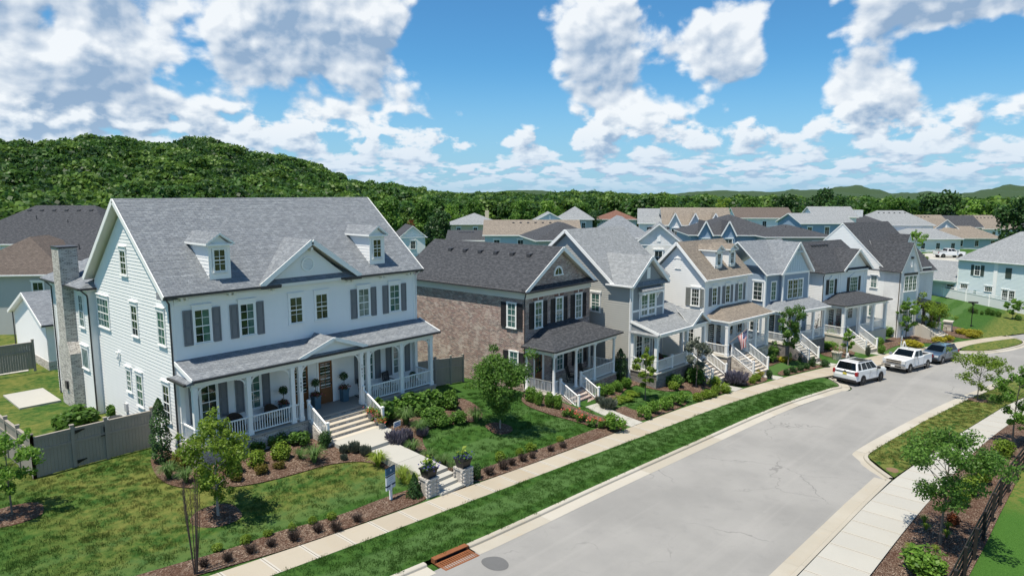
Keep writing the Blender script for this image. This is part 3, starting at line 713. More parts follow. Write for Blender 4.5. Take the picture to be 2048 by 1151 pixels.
        par_off = s.zb if (parent is None) else 0.0
        o.location = (a[0], a[1], a[2]-par_off); o.rotation_euler[2] = FACE_RZ[face]
        holder = o if parent is None else parent
        if panes:
            for i in range(cols):
                for j in range(rows):
                    k = ('p', glass.name)
                    if k not in pc: pc[k] = p1.mesh('pane', glass)
                    po = link('pane', pc[k], o); po.location = ((i+.5)*w/cols, -.0155, (j+.5)*h/rows)
                    po.rotation_euler = (random.uniform(-.012,.012), 0, random.uniform(-.012,.012))
        else:
            k = ('w', glass.name)
            if k not in pc: pc[k] = pm.mesh('pane', glass)
            po = link('pane', pc[k], holder)
            if holder is not o: po.location = o.location; po.rotation_euler[2] = FACE_RZ[face]
        return o
    def win_l(s, face, off, ua, ub, z0, z1, **kw):
        """window given by its span; works for faces whose outside left is the larger u"""
        w = round(abs(ub-ua), 3); u = min(ua, ub) if face in ('F','R') else max(ua, ub)
        return s.window(face, off, u, z0, w, round(z1-z0,3), **kw)
    def shutter(s, face, off, u0, u1, z0, z1, mat=None, louvre=False):
        w = round(abs(u1-u0),3); h = round(z1-z0,3); mat = mat or SHUT; key = ('shut', w, h, mat.name, louvre)
        if key not in CACHE:
            mb = MB(); t = .055; mb.box(0,t,-.045,0,0,h).box(w-t,w,-.045,0,0,h).box(t,w-t,-.045,0,0,.09).box(t,w-t,-.045,0,h-.09,h).box(t,w-t,-.045,0,h*.46,h*.46+.08)
            if louvre:
                z = .1
                while z < h-.1: mb.hexa([(t,-.038,z),(w-t,-.038,z),(w-t,-.004,z+.02),(t,-.004,z+.02),(t,-.038,z+.012),(w-t,-.038,z+.012),(w-t,-.004,z+.035),(t,-.004,z+.035)]); z += .06
                mb.box(t,w-t,-.006,0,.09,h-.09)
            else:
                mb.box(t,w-t,-.018,0,.09,h-.09)
                for a, b in ((.13,h*.46-.04),(h*.46+.12,h-.13)): mb.box(t+.04,w-t-.04,-.032,-.018,a,b)
            CACHE[key] = mb.mesh('shutter', mat)
        o = link('shutter', CACHE[key], s.root); u = min(u0,u1) if face in ('F','R') else max(u0,u1); a = s.P(face,off,u,z0,.026)
        o.location = (a[0],a[1],a[2]-s.zb); o.rotation_euler[2] = FACE_RZ[face]; return o
    def door(s, face, off, u, z, w, h, mat=None, lites=(2,3), glassfrac=.6, glass=None):
        mat = mat or WOOD; mb = MB(); c = .1
        mb.box(-c,0,-.06,.01,0,h+c,1).box(w,w+c,-.06,.01,0,h+c,1).box(0,w,-.06,.01,h,h+c,1)
        gz = h*(1-glassfrac); t = .11
        mb.box(0,w,-.022,.01,0,gz-.06).box(t,w-t,-.032,-.022,.12,gz-.16).box(0,t,-.022,.01,gz-.06,h).box(w-t,w,-.022,.01,gz-.06,h).box(t,w-t,-.022,.01,h-t,h)
        for i in range(1,lites[0]): x = t+(w-2*t)*i/lites[0]; mb.box(x-.012,x+.012,-.022,.0,gz-.06,h-t)
        for j in range(1,lites[1]): y = gz-.06+(h-t-gz+.06)*j/lites[1]; mb.box(t,w-t,-.0215,.0,y-.012,y+.012)
        o = mb.build('door', [mat, TRIM], s.root); a = s.P(face,off,u,z,.012); o.location = (a[0],a[1],a[2]-s.zb); o.rotation_euler[2] = FACE_RZ[face]
        MB().poly([(t,-.006,gz-.06),(w-t,-.006,gz-.06),(w-t,-.006,h-t),(t,-.006,h-t)]).build('door_glass', glass or GL_DARK, o)
        MB().box(w-.075,w-.05,-.075,-.022,h*.43,h*.43+.16).build('handle', IRON, o)
        return o
    # ---- porch kit
    def post(s, x, y, z0, z1, w=.2, mat=None, round_=False):
        h = round(z1-z0,3); mat = mat or TRIM; key = ('post', h, w, mat.name, round_)
        if key not in CACHE:
            mb = MB()
            if round_: mb.lathe([(w*.5,0),(w*.52,.12),(w*.44,.16),(w*.47,.7),(w*.45,h*.5),(w*.38,h-.22),(w*.46,h-.18),(w*.46,h-.1)],14).box(-w*.55,w*.55,-w*.55,w*.55,h-.1,h).box(-w*.58,w*.58,-w*.58,w*.58,0,.07)
            else:
                a = w/2; mb.box(-a,a,-a,a,0,h).box(-a-.025,a+.025,-a-.025,a+.025,0,.22).box(-a-.02,a+.02,-a-.02,a+.02,h-.14,h-.001).box(-a-.015,a+.015,-a-.015,a+.015,.92,.97)
            CACHE[key] = mb.mesh('post', mat, round_)
        o = link('post', CACHE[key], s.root, (x, y, z0-s.zb)); return o
    def railing(s, p, q, h=.92, mat=None, sep=False, step=.125, name='railing', bw=.034):
        """p, q: foot points (x,y,z) of the run; sep: every baluster its own piece"""
        mat = mat or TRIM; mb = MB(); P = Vector(p); Q = Vector(q); L = Vector((Q.x-P.x, Q.y-P.y, 0)).length
        up = Vector((0,0,1)); mb.bar(P+up*(h-.03), Q+up*(h-.03), .085, .06).bar(P+up*.12, Q+up*.12, .06, .05)
        n = max(2, int(L/step)); zs_ = []
        for i in range(1, n):
            b = P.lerp(Q, i/n)
            if not sep: mb.box(b.x-bw/2,b.x+bw/2,b.y-bw/2,b.y+bw/2,b.z+.14,b.z+h-.055)
        o = s.put(mb, name, mat)
        if sep:
            key = ('bal', round(h,2), bw)
            if key not in CACHE: CACHE[key] = MB().box(-bw/2,bw/2,-bw/2,bw/2,.14,h-.055).mesh('baluster', mat)
            for i in range(1, n):
                b = P.lerp(Q, i/n); link('baluster', CACHE[key], o, (b.x, b.y, b.z))
        return o
    def newel(s, x, y, z0, h=1.08, w=.13, mat=None):
        key = ('newel', h, w)
        if key not in CACHE:
            a = w/2; CACHE[key] = MB().box(-a,a,-a,a,0,h).box(-a-.02,a+.02,-a-.02,a+.02,h+.001,h+.035).box(-a*.7,a*.7,-a*.7,a*.7,h+.035,h+.07).mesh('newel_post', mat or TRIM)
        return link('newel_post', CACHE[key], s.root, (x, y, z0-s.zb))
    def steps(s, x0, x1, y0, z0, n, rise, run, mat, zbot, nose=None, dirx=0):
        """n treads going down towards -y from the floor edge (y0,z0)"""
        for i in range(n):
            zt = z0-rise*(i+1); ya = y0-run*(i+1); mb = MB()
            mb.box(x0+.002*i, x1-.002*i, ya, y0-run*i if i == 0 else y0-run*i+.02, zbot, zt-.045)
            mb.box(x0-.01, x1+.01, ya-.03, y0-run*i, zt-.044, zt, 1)
            s.put(mb, 'step', [mat, nose or mat])
    def bracket(s, x, y, z, size=.45, dirx=1, th=.05, mat=None, rz=0.0):
        """curved brace under a beam: vertical leg at x, arm reaching dirx"""
        key = ('brk', size, th)
        if key not in CACHE:
            mb = MB(); n = 8; o_, i_ = size, size-.07; pts = []
            for k in range(n+1): a = math.pi/2*k/n; pts.append((size-o_*math.cos(a), 0, -size+o_*math.sin(a)))
            inn = [(size-i_*math.cos(math.pi/2*k/n), 0, -size+i_*math.sin(math.pi/2*k/n)) for k in range(n, -1, -1)]
            ring_ = pts+inn
            for k in range(n):
                q = [pts[k], pts[k+1], inn[n-k-1], inn[n-k]]
                mb.extr([(a[0], -th/2, a[2]) for a in q], (0, th, 0))
            mb.box(-.0,.045,-th/2,th/2,-size-.1,0).box(0,size+.1,-th/2,th/2,-.045,0)
            CACHE[key] = mb.mesh('bracket', mat or TRIM)
        o = link('bracket', CACHE[key], s.root, (x, y, z-s.zb)); o.rotation_euler[2] = rz+(0 if dirx > 0 else math.pi); return o
    def vents(s, pts, mat=None, sx=.3, name='roof_vent', rx=0.0):
        key = ('vent', sx, rx, (mat or GUTTER).name)
        if key not in CACHE:
            CACHE[key] = MB().hexa([(-sx/2,-.28,-.16),(sx/2,-.28,-.16),(sx/2,.10,.02),(-sx/2,.10,.02),(-sx/2,-.26,.06),(sx/2,-.26,.06),(sx/2,.12,.10),(-sx/2,.12,.10)]).mesh('roof_vent', mat or GUTTER)
        for p in pts:
            o = link(name, CACHE[key], s.root, (p[0], p[1], p[2]-s.zb)); o.rotation_euler[2] = rx
    def pipe(s, x, y, z, h=.5): return s.put(MB().tube([(x,y,z-.3),(x,y,z+h)], .05, 6), 'vent_pipe', GUTTER)
# ------------------------------------------------------------------ the white corner house
def h1():
    H = House('white_house', 12.469, 32.335, 0.0, 1.15, 'large white clapboard house with grey shingle roof, two dormers and a long front porch', 'house')
    W, D, Rz, E, F = 14.62, 10.41, 13.72, 9.33, 2.255; GB = 1.0
    H.core(.02, W-.02, .02, D-.02, GB-.4, E-.12, WHITE, gables=[('x', Rz-.38)])
    sl = (Rz-E)/(D/2+.35); yr = D/2
    # cladding
    H.siding('F', 0, 0, W, F+.02, E-.3, WHITE)
    gl = lambda z: (max(0, .05+(z-E+.3)/sl), min(D, D-.05-(z-E+.3)/sl)) if z > E-.3 else (0, D)
    H.siding('L', 0, 0, D, GB+.35, Rz-.45, WHITE, bounds=gl)
    H.siding('R', W, 0, D, GB+.35, Rz-.45, WHITE, bounds=gl)
    f = MB().box(-.035, W+.035, -.0, D, GB-.5, GB+.35); H.put(f, 'foundation', BR_GREY)
    for fc, o, u in (('F',0,-.02),('F',0,W-.12),('L',0,-.02),('R',W,-.02)): H.board(fc, o, u, u+.14, GB+.36, E-.28, .04)
    H.board('F', 0, .14, W-.14, E-.52, E-.24, .05, name='frieze_board')
    # main roof, rakes, gutters
    x0, x1 = -.42, W+.42
    H.gable_x(x0, x1, -.35, yr, D+.35, E, Rz, SH_GREY, CREAM)
    for xx in (x0-.012, x1+.012):
        for ya, yb in ((-.35, yr), (D+.35, yr)):
            H.put(MB().bar((xx, ya, E-.11), (xx, yb, Rz-.11), .04, .24), 'rake_board', TRIM)
    for a, b in ((x0, 5.38), (9.05, x1)): H.gutter((a, -.35, E), (b, -.35, E))
    # eave returns at the gable end
    for xx in (x0, x1-.62):
        H.put(MB().hexa([(xx,-.35,E-.2),(xx+.62,-.35,E-.2),(xx+.62,.45,E-.2),(xx,.45,E-.2),(xx,-.35,E-.14),(xx+.62,-.35,E-.14),(xx+.62,.45,E+.12),(xx,.45,E+.12)]), 'eave_return', SH_GREY)
    for x in (.35, .6, 2.65, 2.9, 4.95, 9.55, 9.8, 11.9, 12.1, 13.9, 14.15):
        H.put(MB().box(x, x+.13, -.30, -.03, E-.32, E-.17), 'eave_block', CREAM)
    # centre gable
    gx, gw, gz = 7.3, 3.02, 11.55; gs = (gz-E-.1)/gw
    yrid = -.35+(gz-E)/sl
    H.gable_y(gx-gw, gx, gx+gw, -.42, 0, E+.1, gz, SH_GREY, CREAM, yb=(-.2, yrid+.1), name='gable_roof')
    H.put(MB().extr([(gx-gw+.35,-.035,E-.25),(gx+gw-.35,-.035,E-.25),(gx,-.035,gz-.38)], (0,2.2,0)), 'gable_wall', WHITE)
    H.siding('F', -.04, 0, 0, E-.25, gz-.42, WHITE, bounds=lambda z: (gx-gw+.42+max(0,(z-E+.12))/gs, gx+gw-.42-max(0,(z-E+.12))/gs))
    for sgn in (-1, 1):
        H.put(MB().bar((gx+sgn*gw, -.44, E-.02), (gx, -.44, gz-.12), .05, .26), 'rake_board', TRIM)
        a = gx+sgn*gw
        H.put(MB().hexa([(min(a,a-sgn*1.05),-.40,E-.16),(max(a,a-sgn*1.05),-.40,E-.16),(max(a,a-sgn*1.05),0,E-.16),(min(a,a-sgn*1.05),0,E-.16),(min(a,a-sgn*1.05),-.40,E-.08),(max(a,a-sgn*1.05),-.40,E-.08),(max(a,a-sgn*1.05),0,E+.14),(min(a,a-sgn*1.05),0,E+.14)]), 'eave_return', SH_GREY)
        H.gutter((min(a,a-sgn*1.05), -.40, E-.05), (max(a,a-sgn*1.05), -.40, E-.05))
    H.put(MB().box(gx-.07, gx+.07, -.35, -.03, gz-.62, gz-.42), 'gable_block', CREAM)
    v = MB(); n = 20
    for k in range(n):
        a, b = 2*math.pi*k/n, 2*math.pi*(k+1)/n; C0 = (7.18, 10.2)
        q = [(C0[0]+r*math.cos(t), -.04, C0[1]+r*math.sin(t)) for r, t in ((.31,a),(.31,b),(.40,b),(.40,a))]; v.extr(q, (0,-.075,0))
    for k in range(7): z = 9.96+k*.075; w = math.sqrt(max(.01,.31**2-(z-10.2)**2)); v.hexa([(7.18-w,-.09,z),(7.18+w,-.09,z),(7.18+w,-.05,z+.03),(7.18-w,-.05,z+.03),(7.18-w,-.09,z+.03),(7.18+w,-.09,z+.03),(7.18+w,-.05,z+.06),(7.18-w,-.05,z+.06)])
    H.put(v, 'round_vent', TRIM)
    # dormers
    for dx in (2.04, 11.52):
        w = 1.02; yf = .29; z0 = E+(yf+.35)*sl; ze = 11.58; za = 12.08; xm = dx+w/2
        yb = -.35+(ze-E)/sl; ya = -.35+(za-E)/sl
        d = MB().hexa([(dx,yf,z0-.1),(dx+w,yf,z0-.1),(dx+w,yb,ze-.1),(dx,yb,ze-.1),(dx,yf,ze),(dx+w,yf,ze),(dx+w,yb+.05,ze),(dx,yb+.05,ze)])
        root = H.put(d, 'dormer', WHITE)
        z = z0
        sd = MB()
        while z < ze-.05:
            zh = min(z+.175, ze); y1 = -.35+(z-E)/sl; y2 = -.35+(zh-E)/sl
            sd.poly([(dx-.02,y1,z),(dx-.02,yf,z),(dx-.004,yf,zh),(dx-.004,y2,zh)]).poly([(dx,y1,z),(dx,yf,z),(dx-.02,yf,z),(dx-.02,y1,z)]); z = zh
        H.put(sd, 'dormer_siding', WHITE, root)
        rf = MB().slab([(dx-.2,yf-.24,ze),(xm,yf-.24,za),(xm,ya+.05,za),(dx-.2,yb+.1,ze)], .1, 0, 1).slab([(xm,yf-.24,za),(dx+w+.2,yf-.24,ze),(dx+w+.2,yb+.1,ze),(xm,ya+.05,za)], .1, 0, 1)
        H.put(rf, 'dormer_roof', [SH_GREY, TRIM], root)
        tr = MB().extr([(dx-.02,yf-.02,ze-.1),(dx+w+.02,yf-.02,ze-.1),(xm,yf-.02,za-.12)], (0,.1,0)).box(dx-.12,dx+w+.12,yf-.22,yf-.02,ze-.13,ze-.04).box(dx-.03,dx+w+.03,yf-.03,yf,ze-.28,ze-.13).box(dx-.03,dx+.13,yf-.035,yf,z0,ze-.28).box(dx+w-.13,dx+w+.03,yf-.035,yf,z0,ze-.28).box(dx-.03,dx+w+.03,yf-.03,yf,z0-.02,z0+.25)
        H.put(tr, 'dormer_trim', TRIM, root)
        H.window('F', yf, dx+.21, z0+.36, .6, 1.08, 2, 3, head=None, parent=root, casing=.05)
    # front windows upstairs
    for i, (u, z, w, h, r, sh, gl_) in enumerate([(1.02,6.87,.75,1.62,4,1,GL_DARK),(3.28,6.87,.75,1.62,4,1,GL_DARK),(6.02,7.1,.75,1.4,3,0,GL_DARK),(7.58,7.1,.75,1.4,3,0,GL_DARK),(10.38,6.87,.75,1.62,4,1,GL_LITE),(12.64,6.87,.75,1.62,4,1,GL_TEAL)]):
        o = H.window('F', 0, u, z, w, h, 2, r, gl_, panes=True)
        if i < 2:                                                  # drawn curtain in the right light
            for c in o.children:
                if c.name.startswith('pane') and c.location.x > w/2:
                    c.data = PANE_T(c.data)
        if sh: H.shutter('F', 0, u-.52, u-.1, z-.06, z+h+.03); H.shutter('F', 0, u+w+.1, u+w+.52, z-.06, z+h+.03)
    # gable end windows
    H.win_l('L', 0, 5.12, 5.88, 9.83, 11.07, cols=2, rows=4, panes=True)
    H.win_l('L', 0, 8.3, 10.05, 6.6, 8.2, cols=4, rows=4, panes=True, glass=GL_TEAL)
    H.win_l('L', 0, 4.15, 4.92, 6.76, 8.32, cols=2, rows=4, panes=True)
    H.win_l('L', 0, .76, 1.54, 6.8, 8.4, cols=2, rows=4, panes=True, glass=GL_TEAL)
    H.win_l('L', 0, 5.72, 6.3, 3.55, 4.68, cols=2, rows=4, panes=True, glass=GL_TEAL)
    H.win_l('L', 0, 4.18, 4.95, 3.05, 4.68, cols=2, rows=4, panes=True, glass=GL_TEAL)
    H.win_l('L', 0, .8, 1.52, 3.06, 4.8, cols=2, rows=4, panes=True)
    for y_, z_ in ((7.28,5.36),(7.06,5.36),(7.28,5.1)): H.put(MB().box(-.16,-.01,y_,y_+.14,z_,z_+.14), 'vent_hood', TRIM)
    H.put(MB().box(-.12,-.01,6.5,6.85,2.3,2.75).tube([(-.07,6.65,2.3),(-.07,6.65,1.0)],.03,6), 'meter_box', paint('meter grey', (.45,.46,.47), .5))
    H.spout([(-.36,-.42,E-.1),(-.1,-.1,E-.42),(-.09,-.06,E-.6),(-.09,-.06,1.6),(-.14,-.2,1.2)])
    H.spout([(W+.1,-.42,E-.1),(W+.06,-.08,E-.4),(W+.06,-.06,5.9)], WGUT)
    # ---- porch
    PD = 1.57; yP = -PD-.12; PT = 6.185; PE = 5.6
    H.put(MB().box(-.05, W+.05, -PD-.2, -.001, GB-.5, F-.1), 'porch_base', BR_GREY)
    H.put(MB().box(-.1, W+.1, -PD-.26, -.002, F-.1, F), 'porch_floor', paint('porch deck', (.30,.285,.26), .7, .08))
    e0, e1 = -.02, W+.32; ye = -PD-.34
    H.put(MB().slab([(e0,ye,PE),(e1,ye,PE),(e1,.0,PT),(e0,.0,PT)], .12, 0, 1), 'porch_roof', [SH_GREY, CREAM])
    H.gutter((e0,ye,PE), (5.3,ye,PE)); H.gutter((5.3,ye,PE), (9.55,ye,PE)); H.gutter((9.55,ye,PE), (e1,ye,PE))
    for xx in (e0-.02, e1+.02): H.put(MB().bar((xx,ye,PE-.06),(xx,0,PT-.06),.04,.2), 'rake_board', TRIM)
    # end gable of the porch roof with its little skirt roof
    H.put(MB().extr([(.02,ye+.2,PE-.12),(.02,-.02,PE-.12),(.02,-.02,PT-.16)], (.1,0,0)), 'porch_gable', WHITE)
    H.put(MB().hexa([(-.32,ye,PE-.2),(.06,ye,PE-.2),(.06,-.02,PE-.2),(-.32,-.02,PE-.2),(-.32,ye,PE-.14),(.06,ye,PE-.02),(.06,-.02,PE-.02),(-.32,-.02,PE-.14)]), 'eave_return', SH_GREY)
    H.gutter((-.3,ye,PE-.1), (-.3,-.05,PE-.1), out=(-1,0))
    H.put(MB().box(.02, W-.02, -PD-.1, -PD+.1, PE-.42, PE-.1).box(.02,.22,-PD,-.02,PE-.42,PE-.1).box(W-.22,W-.02,-PD,-.02,PE-.42,PE-.1), 'porch_beam', TRIM)
    H.put(MB().box(.1, W-.1, -PD, -.03, PE-.14, PE-.11), 'porch_ceiling', TRIM)
    # little pediment over the steps
    px, pw, pz = 7.42, 2.1, 6.42; k = (PT-PE)/(-ye)
    H.gable_y(px-pw, px, px+pw, ye-.06, 0, PE+.05, pz, SH_GREY, TRIM, t=.1, yb=(ye+.1, -.02), name='pediment_roof')
    H.put(MB().extr([(px-pw+.3,ye+.12,PE+.02),(px+pw-.3,ye+.12,PE+.02),(px,ye+.12,pz-.16)], (0,.1,0)), 'pediment', WHITE)
    H.put(MB().hexa([(px-pw+.25,ye,PE),(px+pw-.25,ye,PE),(px+pw-.25,ye+.2,PE),(px-pw+.25,ye+.2,PE),(px-pw+.25,ye,PE+.02),(px+pw-.25,ye,PE+.02),(px+pw-.25,ye+.2,PE+.1),(px-pw+.25,ye+.2,PE+.1)]), 'pediment_apron', SH_GREY)
    for sgn in (-1, 1): H.put(MB().bar((px+sgn*pw, ye-.08, PE-.02), (px, ye-.08, pz-.08), .04, .2), 'rake_board', TRIM)
    posts = [.16, 2.73, 5.07, 5.52, 9.32, 9.78, 12.15, W-.16]
    for x in posts: H.post(x, -PD, F, PE-.42, .21)
    H.post(.16, -.14, F, PE-.42, .21); H.post(W-.16, -.14, F, PE-.42, .21)
    zb = PE-.42
    for x, d in ((.27,1),(2.62,-1),(2.84,1),(4.96,-1),(5.63,1),(9.21,-1),(9.89,1),(12.04,-1),(12.26,1),(W-.27,-1)): H.bracket(x, -PD, zb, .42, d)
    H.bracket(.16, -PD+.1, zb, .42, 1, rz=math.pi/2); H.bracket(W-.16, -PD+.1, zb, .42, 1, rz=math.pi/2)
    for a, b in ((.27,2.62),(2.84,4.96),(5.18,5.41),(9.89,12.04),(12.26,W-.27)): H.railing((a,-PD,F),(b,-PD,F), sep=True)
    H.railing((.16,-PD+.11,F),(.16,-.25,F), sep=True); H.railing((W-.16,-PD+.11,F),(W-.16,-.25,F), sep=True)
    # house numbers on the paired posts
    NUM = paint('black numerals', (.01,.01,.01), .4)
    for x, txt in ((5.52,'1607'), (9.32,'1611')):
        for i, ch in enumerate(txt):
            o = glyph(ch, .19, NUM); o.parent = H.root; o.location = (x, -PD-.112, 4.42-i*.2-H.zb); o.rotation_euler = (math.pi/2, 0, 0)
    # porch openings
    for u, g_ in ((1.08,GL_DARK),(3.35,GL_TEAL),(10.5,GL_TEAL),(12.78,GL_LITE)):
        H.window('F', 0, u, 3.0, .78, 1.78, 2, 4, g_, panes=True, head='flat')
        H.shutter('F', 0, u-.54, u-.12, 2.97, 4.82); H.shutter('F', 0, u+.9, u+1.32, 2.97, 4.82)
    H.door('F', 0, 6.05, F+.02, .86, 2.4, lites=(2,4)); H.door('F', 0, 7.58, F+.02, .86, 2.4, lites=(2,4))
    # steps with brick risers, cheek walls and handrails
    n, rise, run = 5, .165, .33; sx0, sx1 = 6.0, 9.2; ys = -PD-.26
    TREAD = m_conc('stone tread', (.44,.40,.33), (.50,.46,.39), sw=.1)
    H.steps(sx0, sx1, ys, F, n, rise, run, BR_GREY, .7, TREAD)
    yb = ys-run*n; zb_ = F-rise*n
    for x in (sx0-.22, sx1+.02): H.put(MB().hexa([(x,yb-.1,.8),(x+.2,yb-.1,.8),(x+.2,ys,.8),(x,ys,.8),(x,yb-.1,zb_-.02),(x+.2,yb-.1,zb_-.02),(x+.2,ys,F-.06),(x,ys,F-.06)]), 'cheek_wall', BR_GREY)
    for x in (sx0-.12, sx1+.12):
        H.newel(x, ys+.1, F, 1.0); H.newel(x, yb+.05, zb_-.02, 1.02)
        H.railing((x, ys+.1, F-.02), (x, yb+.05, zb_-.02), .9, sep=True, name='stair_railing')
    # ---- rear wing with the chimney
    wx, wy0, wy1, we = -.4, D, 17.5, 8.75
    H.core(wx, 9.0, wy0+.02, wy1, .6, we, WHITE, 'wing_wall')
    H.siding('L', wx, wy0, wy1, GB+.3, we-.15, WHITE); H.siding('F', wy0, wx, .0, GB+.3, we-.15, WHITE)
    H.board('L', wx, wy0-.02, wy0+.16, GB+.3, we-.1, .04); H.board('F', wy0, wx-.04, .0, GB+.3, we-.1, .035)
    H.put(MB().box(wx-.06, 2, wy0-.06, wy1, .3, GB+.3), 'foundation', BR_GREY)
    H.put(MB().slab([(wx-.42,wy0-.28,we),(3.0,wy0+1.6,we+1.7),(3.0,wy1-1.2,we+1.7),(wx-.42,wy1+.4,we)], .15, 0, 1).slab([(wx-.42,wy0-.28,we),(6.5,wy0-.28,we),(3.0,wy0+1.6,we+1.7)], .15, 0, 1).slab([(3.0,wy0+1.6,we+1.7),(6.5,wy0-.28,we),(9.4,wy1,we),(3.0,wy1-1.2,we+1.7)], .15, 0, 1), 'wing_roof', [SH_GREY, CREAM])
    H.gutter((wx-.42,wy0-.28,we),(wx-.42,wy1,we), out=(-1,0)); H.gutter((wx-.42,wy0-.28,we),(.0,wy0-.28,we))
    H.spout([(wx-.4,wy0-.3,we-.1),(wx-.05,wy0-.08,we-.45),(wx-.03,wy0-.08,we-.6),(wx-.03,wy0-.08,1.3),(wx-.12,wy0-.25,1.0)])
    H.spout([(wx-.45,16.9,we-.1),(wx-.1,16.9,we-.5),(wx-.1,16.9,1.2)])
    H.win_l('L', wx, 11.2, 11.95, 6.35, 8.2, cols=2, rows=4, panes=True, glass=GL_TEAL); H.win_l('L', wx, 11.05, 12.1, 3.9, 5.05, cols=4, rows=1, glass=GL_TEAL)
    c = MB().box(-1.0,-.05,12.75,14.1,5.4,10.85).hexa([(-1.0,12.3,4.7),(-.3,12.3,4.7),(-.3,14.5,4.7),(-1.0,14.5,4.7),(-1.0,12.75,5.4),(-.3,12.75,5.4),(-.3,14.1,5.4),(-1.0,14.1,5.4)]).box(-1.0,-.3,12.3,14.5,.5,4.7)
    ch = H.put(c, 'chimney', BR_GREY); H.put(MB().box(-1.04,-.01,12.71,14.14,10.85,10.93), 'chimney_cap', GUTTER, ch)
    H.put(MB().box(-1.12,-1.0,13.1,13.45,2.5,2.95), 'wall_lamp', GUTTER)
    H.put(MB().box(-3.2,-1.1,14.6,18.5,.9,1.52), 'patio_slab', WALKL)
    return H
def glyph(ch, size, mat):
    k = ('glyph', ch, size)
    if k not in CACHE:
        c = bpy.data.curves.new('numeral', 'FONT'); c.body = ch; c.size = size; c.extrude = .004; c.align_x = 'CENTER'
        t = bpy.data.objects.new('tmp', c); COL.objects.link(t); me = bpy.data.meshes.new_from_object(t.evaluated_get(bpy.context.evaluated_depsgraph_get())); bpy.data.objects.remove(t)
        me.materials.clear(); me.materials.append(mat); CACHE[k] = me
    return link('house_numeral', CACHE[k])
def PANE_T(me):
    k = ('curtain', me.name)
    if k not in CACHE:
        m2 = me.copy(); m2.materials.clear(); m2.materials.append(GL_TEAL); CACHE[k] = m2
    return CACHE[k]
H1 = h1()
# front walk of the white house: landing, lower walk, steps to the pavement
def front_walk():
    rt = empty('front_path', (0,0,0)); tag(rt, kind='structure'); ox, oy = 12.469, 32.335
    L = [(6.0,-3.5),(9.25,-3.5),(9.25,-4.3),(8.75,-4.7),(8.5,-5.2),(8.42,-5.6),(6.9,-5.6),(6.75,-5.1),(6.5,-4.6),(6.0,-4.3)]
    sheet('landing', [(ox+a, oy+b) for a, b in L], lambda x, y: 1.43, WALKL, .5, rt, thick=.3)
    n = 2
    for i in range(n):
        ya, yb = -5.62-2.0*i, -5.62-2.0*(i+1)+.015; z0 = 1.26-.11*i; z1 = 1.26-.11*(i+1)
        MB().hexa([(ox+6.9,oy+yb,.3),(ox+8.4,oy+yb,.3),(ox+8.4,oy+ya,.3),(ox+6.9,oy+ya,.3),(ox+6.9,oy+yb,z1),(ox+8.4,oy+yb,z1),(ox+8.4,oy+ya,z0),(ox+6.9,oy+ya,z0)]).build('slab', WALKL, rt)
    z = 1.04
    for i in range(3):
        y0 = oy-9.63-.4*i; zt = z-.15*(i+1)+.0
        MB().box(ox+6.88-.0, ox+8.42, y0-.4, y0+(.02 if i else 0), .1, zt).build('step', WALKL, rt)
    MB().box(ox+6.7, ox+8.6, cA(19.9)+.01, oy-10.83, .1, .485).build('slab', WALKL, rt)
front_walk()
# ------------------------------------------------------------------ the row along the street
def porch_set(H, x0, x1, PD, F, ztop, posts, rails, mat_base, stairs=None, deck=None, round_=False, pw=.19, zb=None, beam=.3, sides=(True, True), back=-.14, step_mat=None, tread=None):
    """floor, base, posts, beam, rails; stairs = (xa, xb, n, rise, run)"""
    base = zb if zb is not None else H.zb-.3
    H.put(MB().box(x0, x1, -PD-.16, -.002, base, F-.1), 'porch_base', mat_base)
    H.put(MB().box(x0-.06, x1+.06, -PD-.22, -.003, F-.1, F), 'porch_floor', deck or CONC)
    H.put(MB().box(x0+.02, x1-.02, -PD-.1, -PD+.1, ztop-beam, ztop).box(x0+.02, x0+.2, -PD+.1, -.03, ztop-beam, ztop).box(x1-.2, x1-.02, -PD+.1, -.03, ztop-beam, ztop), 'porch_beam', TRIM)
    H.put(MB().box(x0+.2, x1-.2, -PD+.1, -.04, ztop-.04, ztop-.01), 'porch_ceiling', TRIM)
    for x in posts: H.post(x, -PD, F, ztop-beam, pw, round_=round_)
    for a, b in rails: H.railing((a, -PD, F), (b, -PD, F))
    if sides[0]: H.railing((x0+.12, -PD+.1, F), (x0+.12, -.05, F)); H.post(x0+.12, back, F, ztop-beam, pw, round_=round_)
    if sides[1]: H.railing((x1-.12, -PD+.1, F), (x1-.12, -.05, F)); H.post(x1-.12, back, F, ztop-beam, pw, round_=round_)
    if stairs:
        xa, xb, n, rise, run = stairs; ys = -PD-.22; sm_ = step_mat or mat_base
        H.steps(xa, xb, ys, F, n, rise, run, sm_, H.zb-.6, tread or sm_)
        ye = ys-run*n; ze = F-rise*n
        for x in (xa-.2, xb+.02): H.put(MB().hexa([(x,ye-.05,H.zb-.6),(x+.18,ye-.05,H.zb-.6),(x+.18,ys,H.zb-.6),(x,ys,H.zb-.6),(x,ye-.05,ze-.04),(x+.18,ye-.05,ze-.04),(x+.18,ys,F-.08),(x,ys,F-.08)]), 'cheek_wall', mat_base)
        for x in (xa-.1, xb+.1):
            H.newel(x, ys+.05, F, 1.0); H.newel(x, ye+.05, ze-.02, 1.02)
            H.railing((x, ys+.05, F-.02), (x, ye+.05, ze-.02), .92, name='stair_railing')
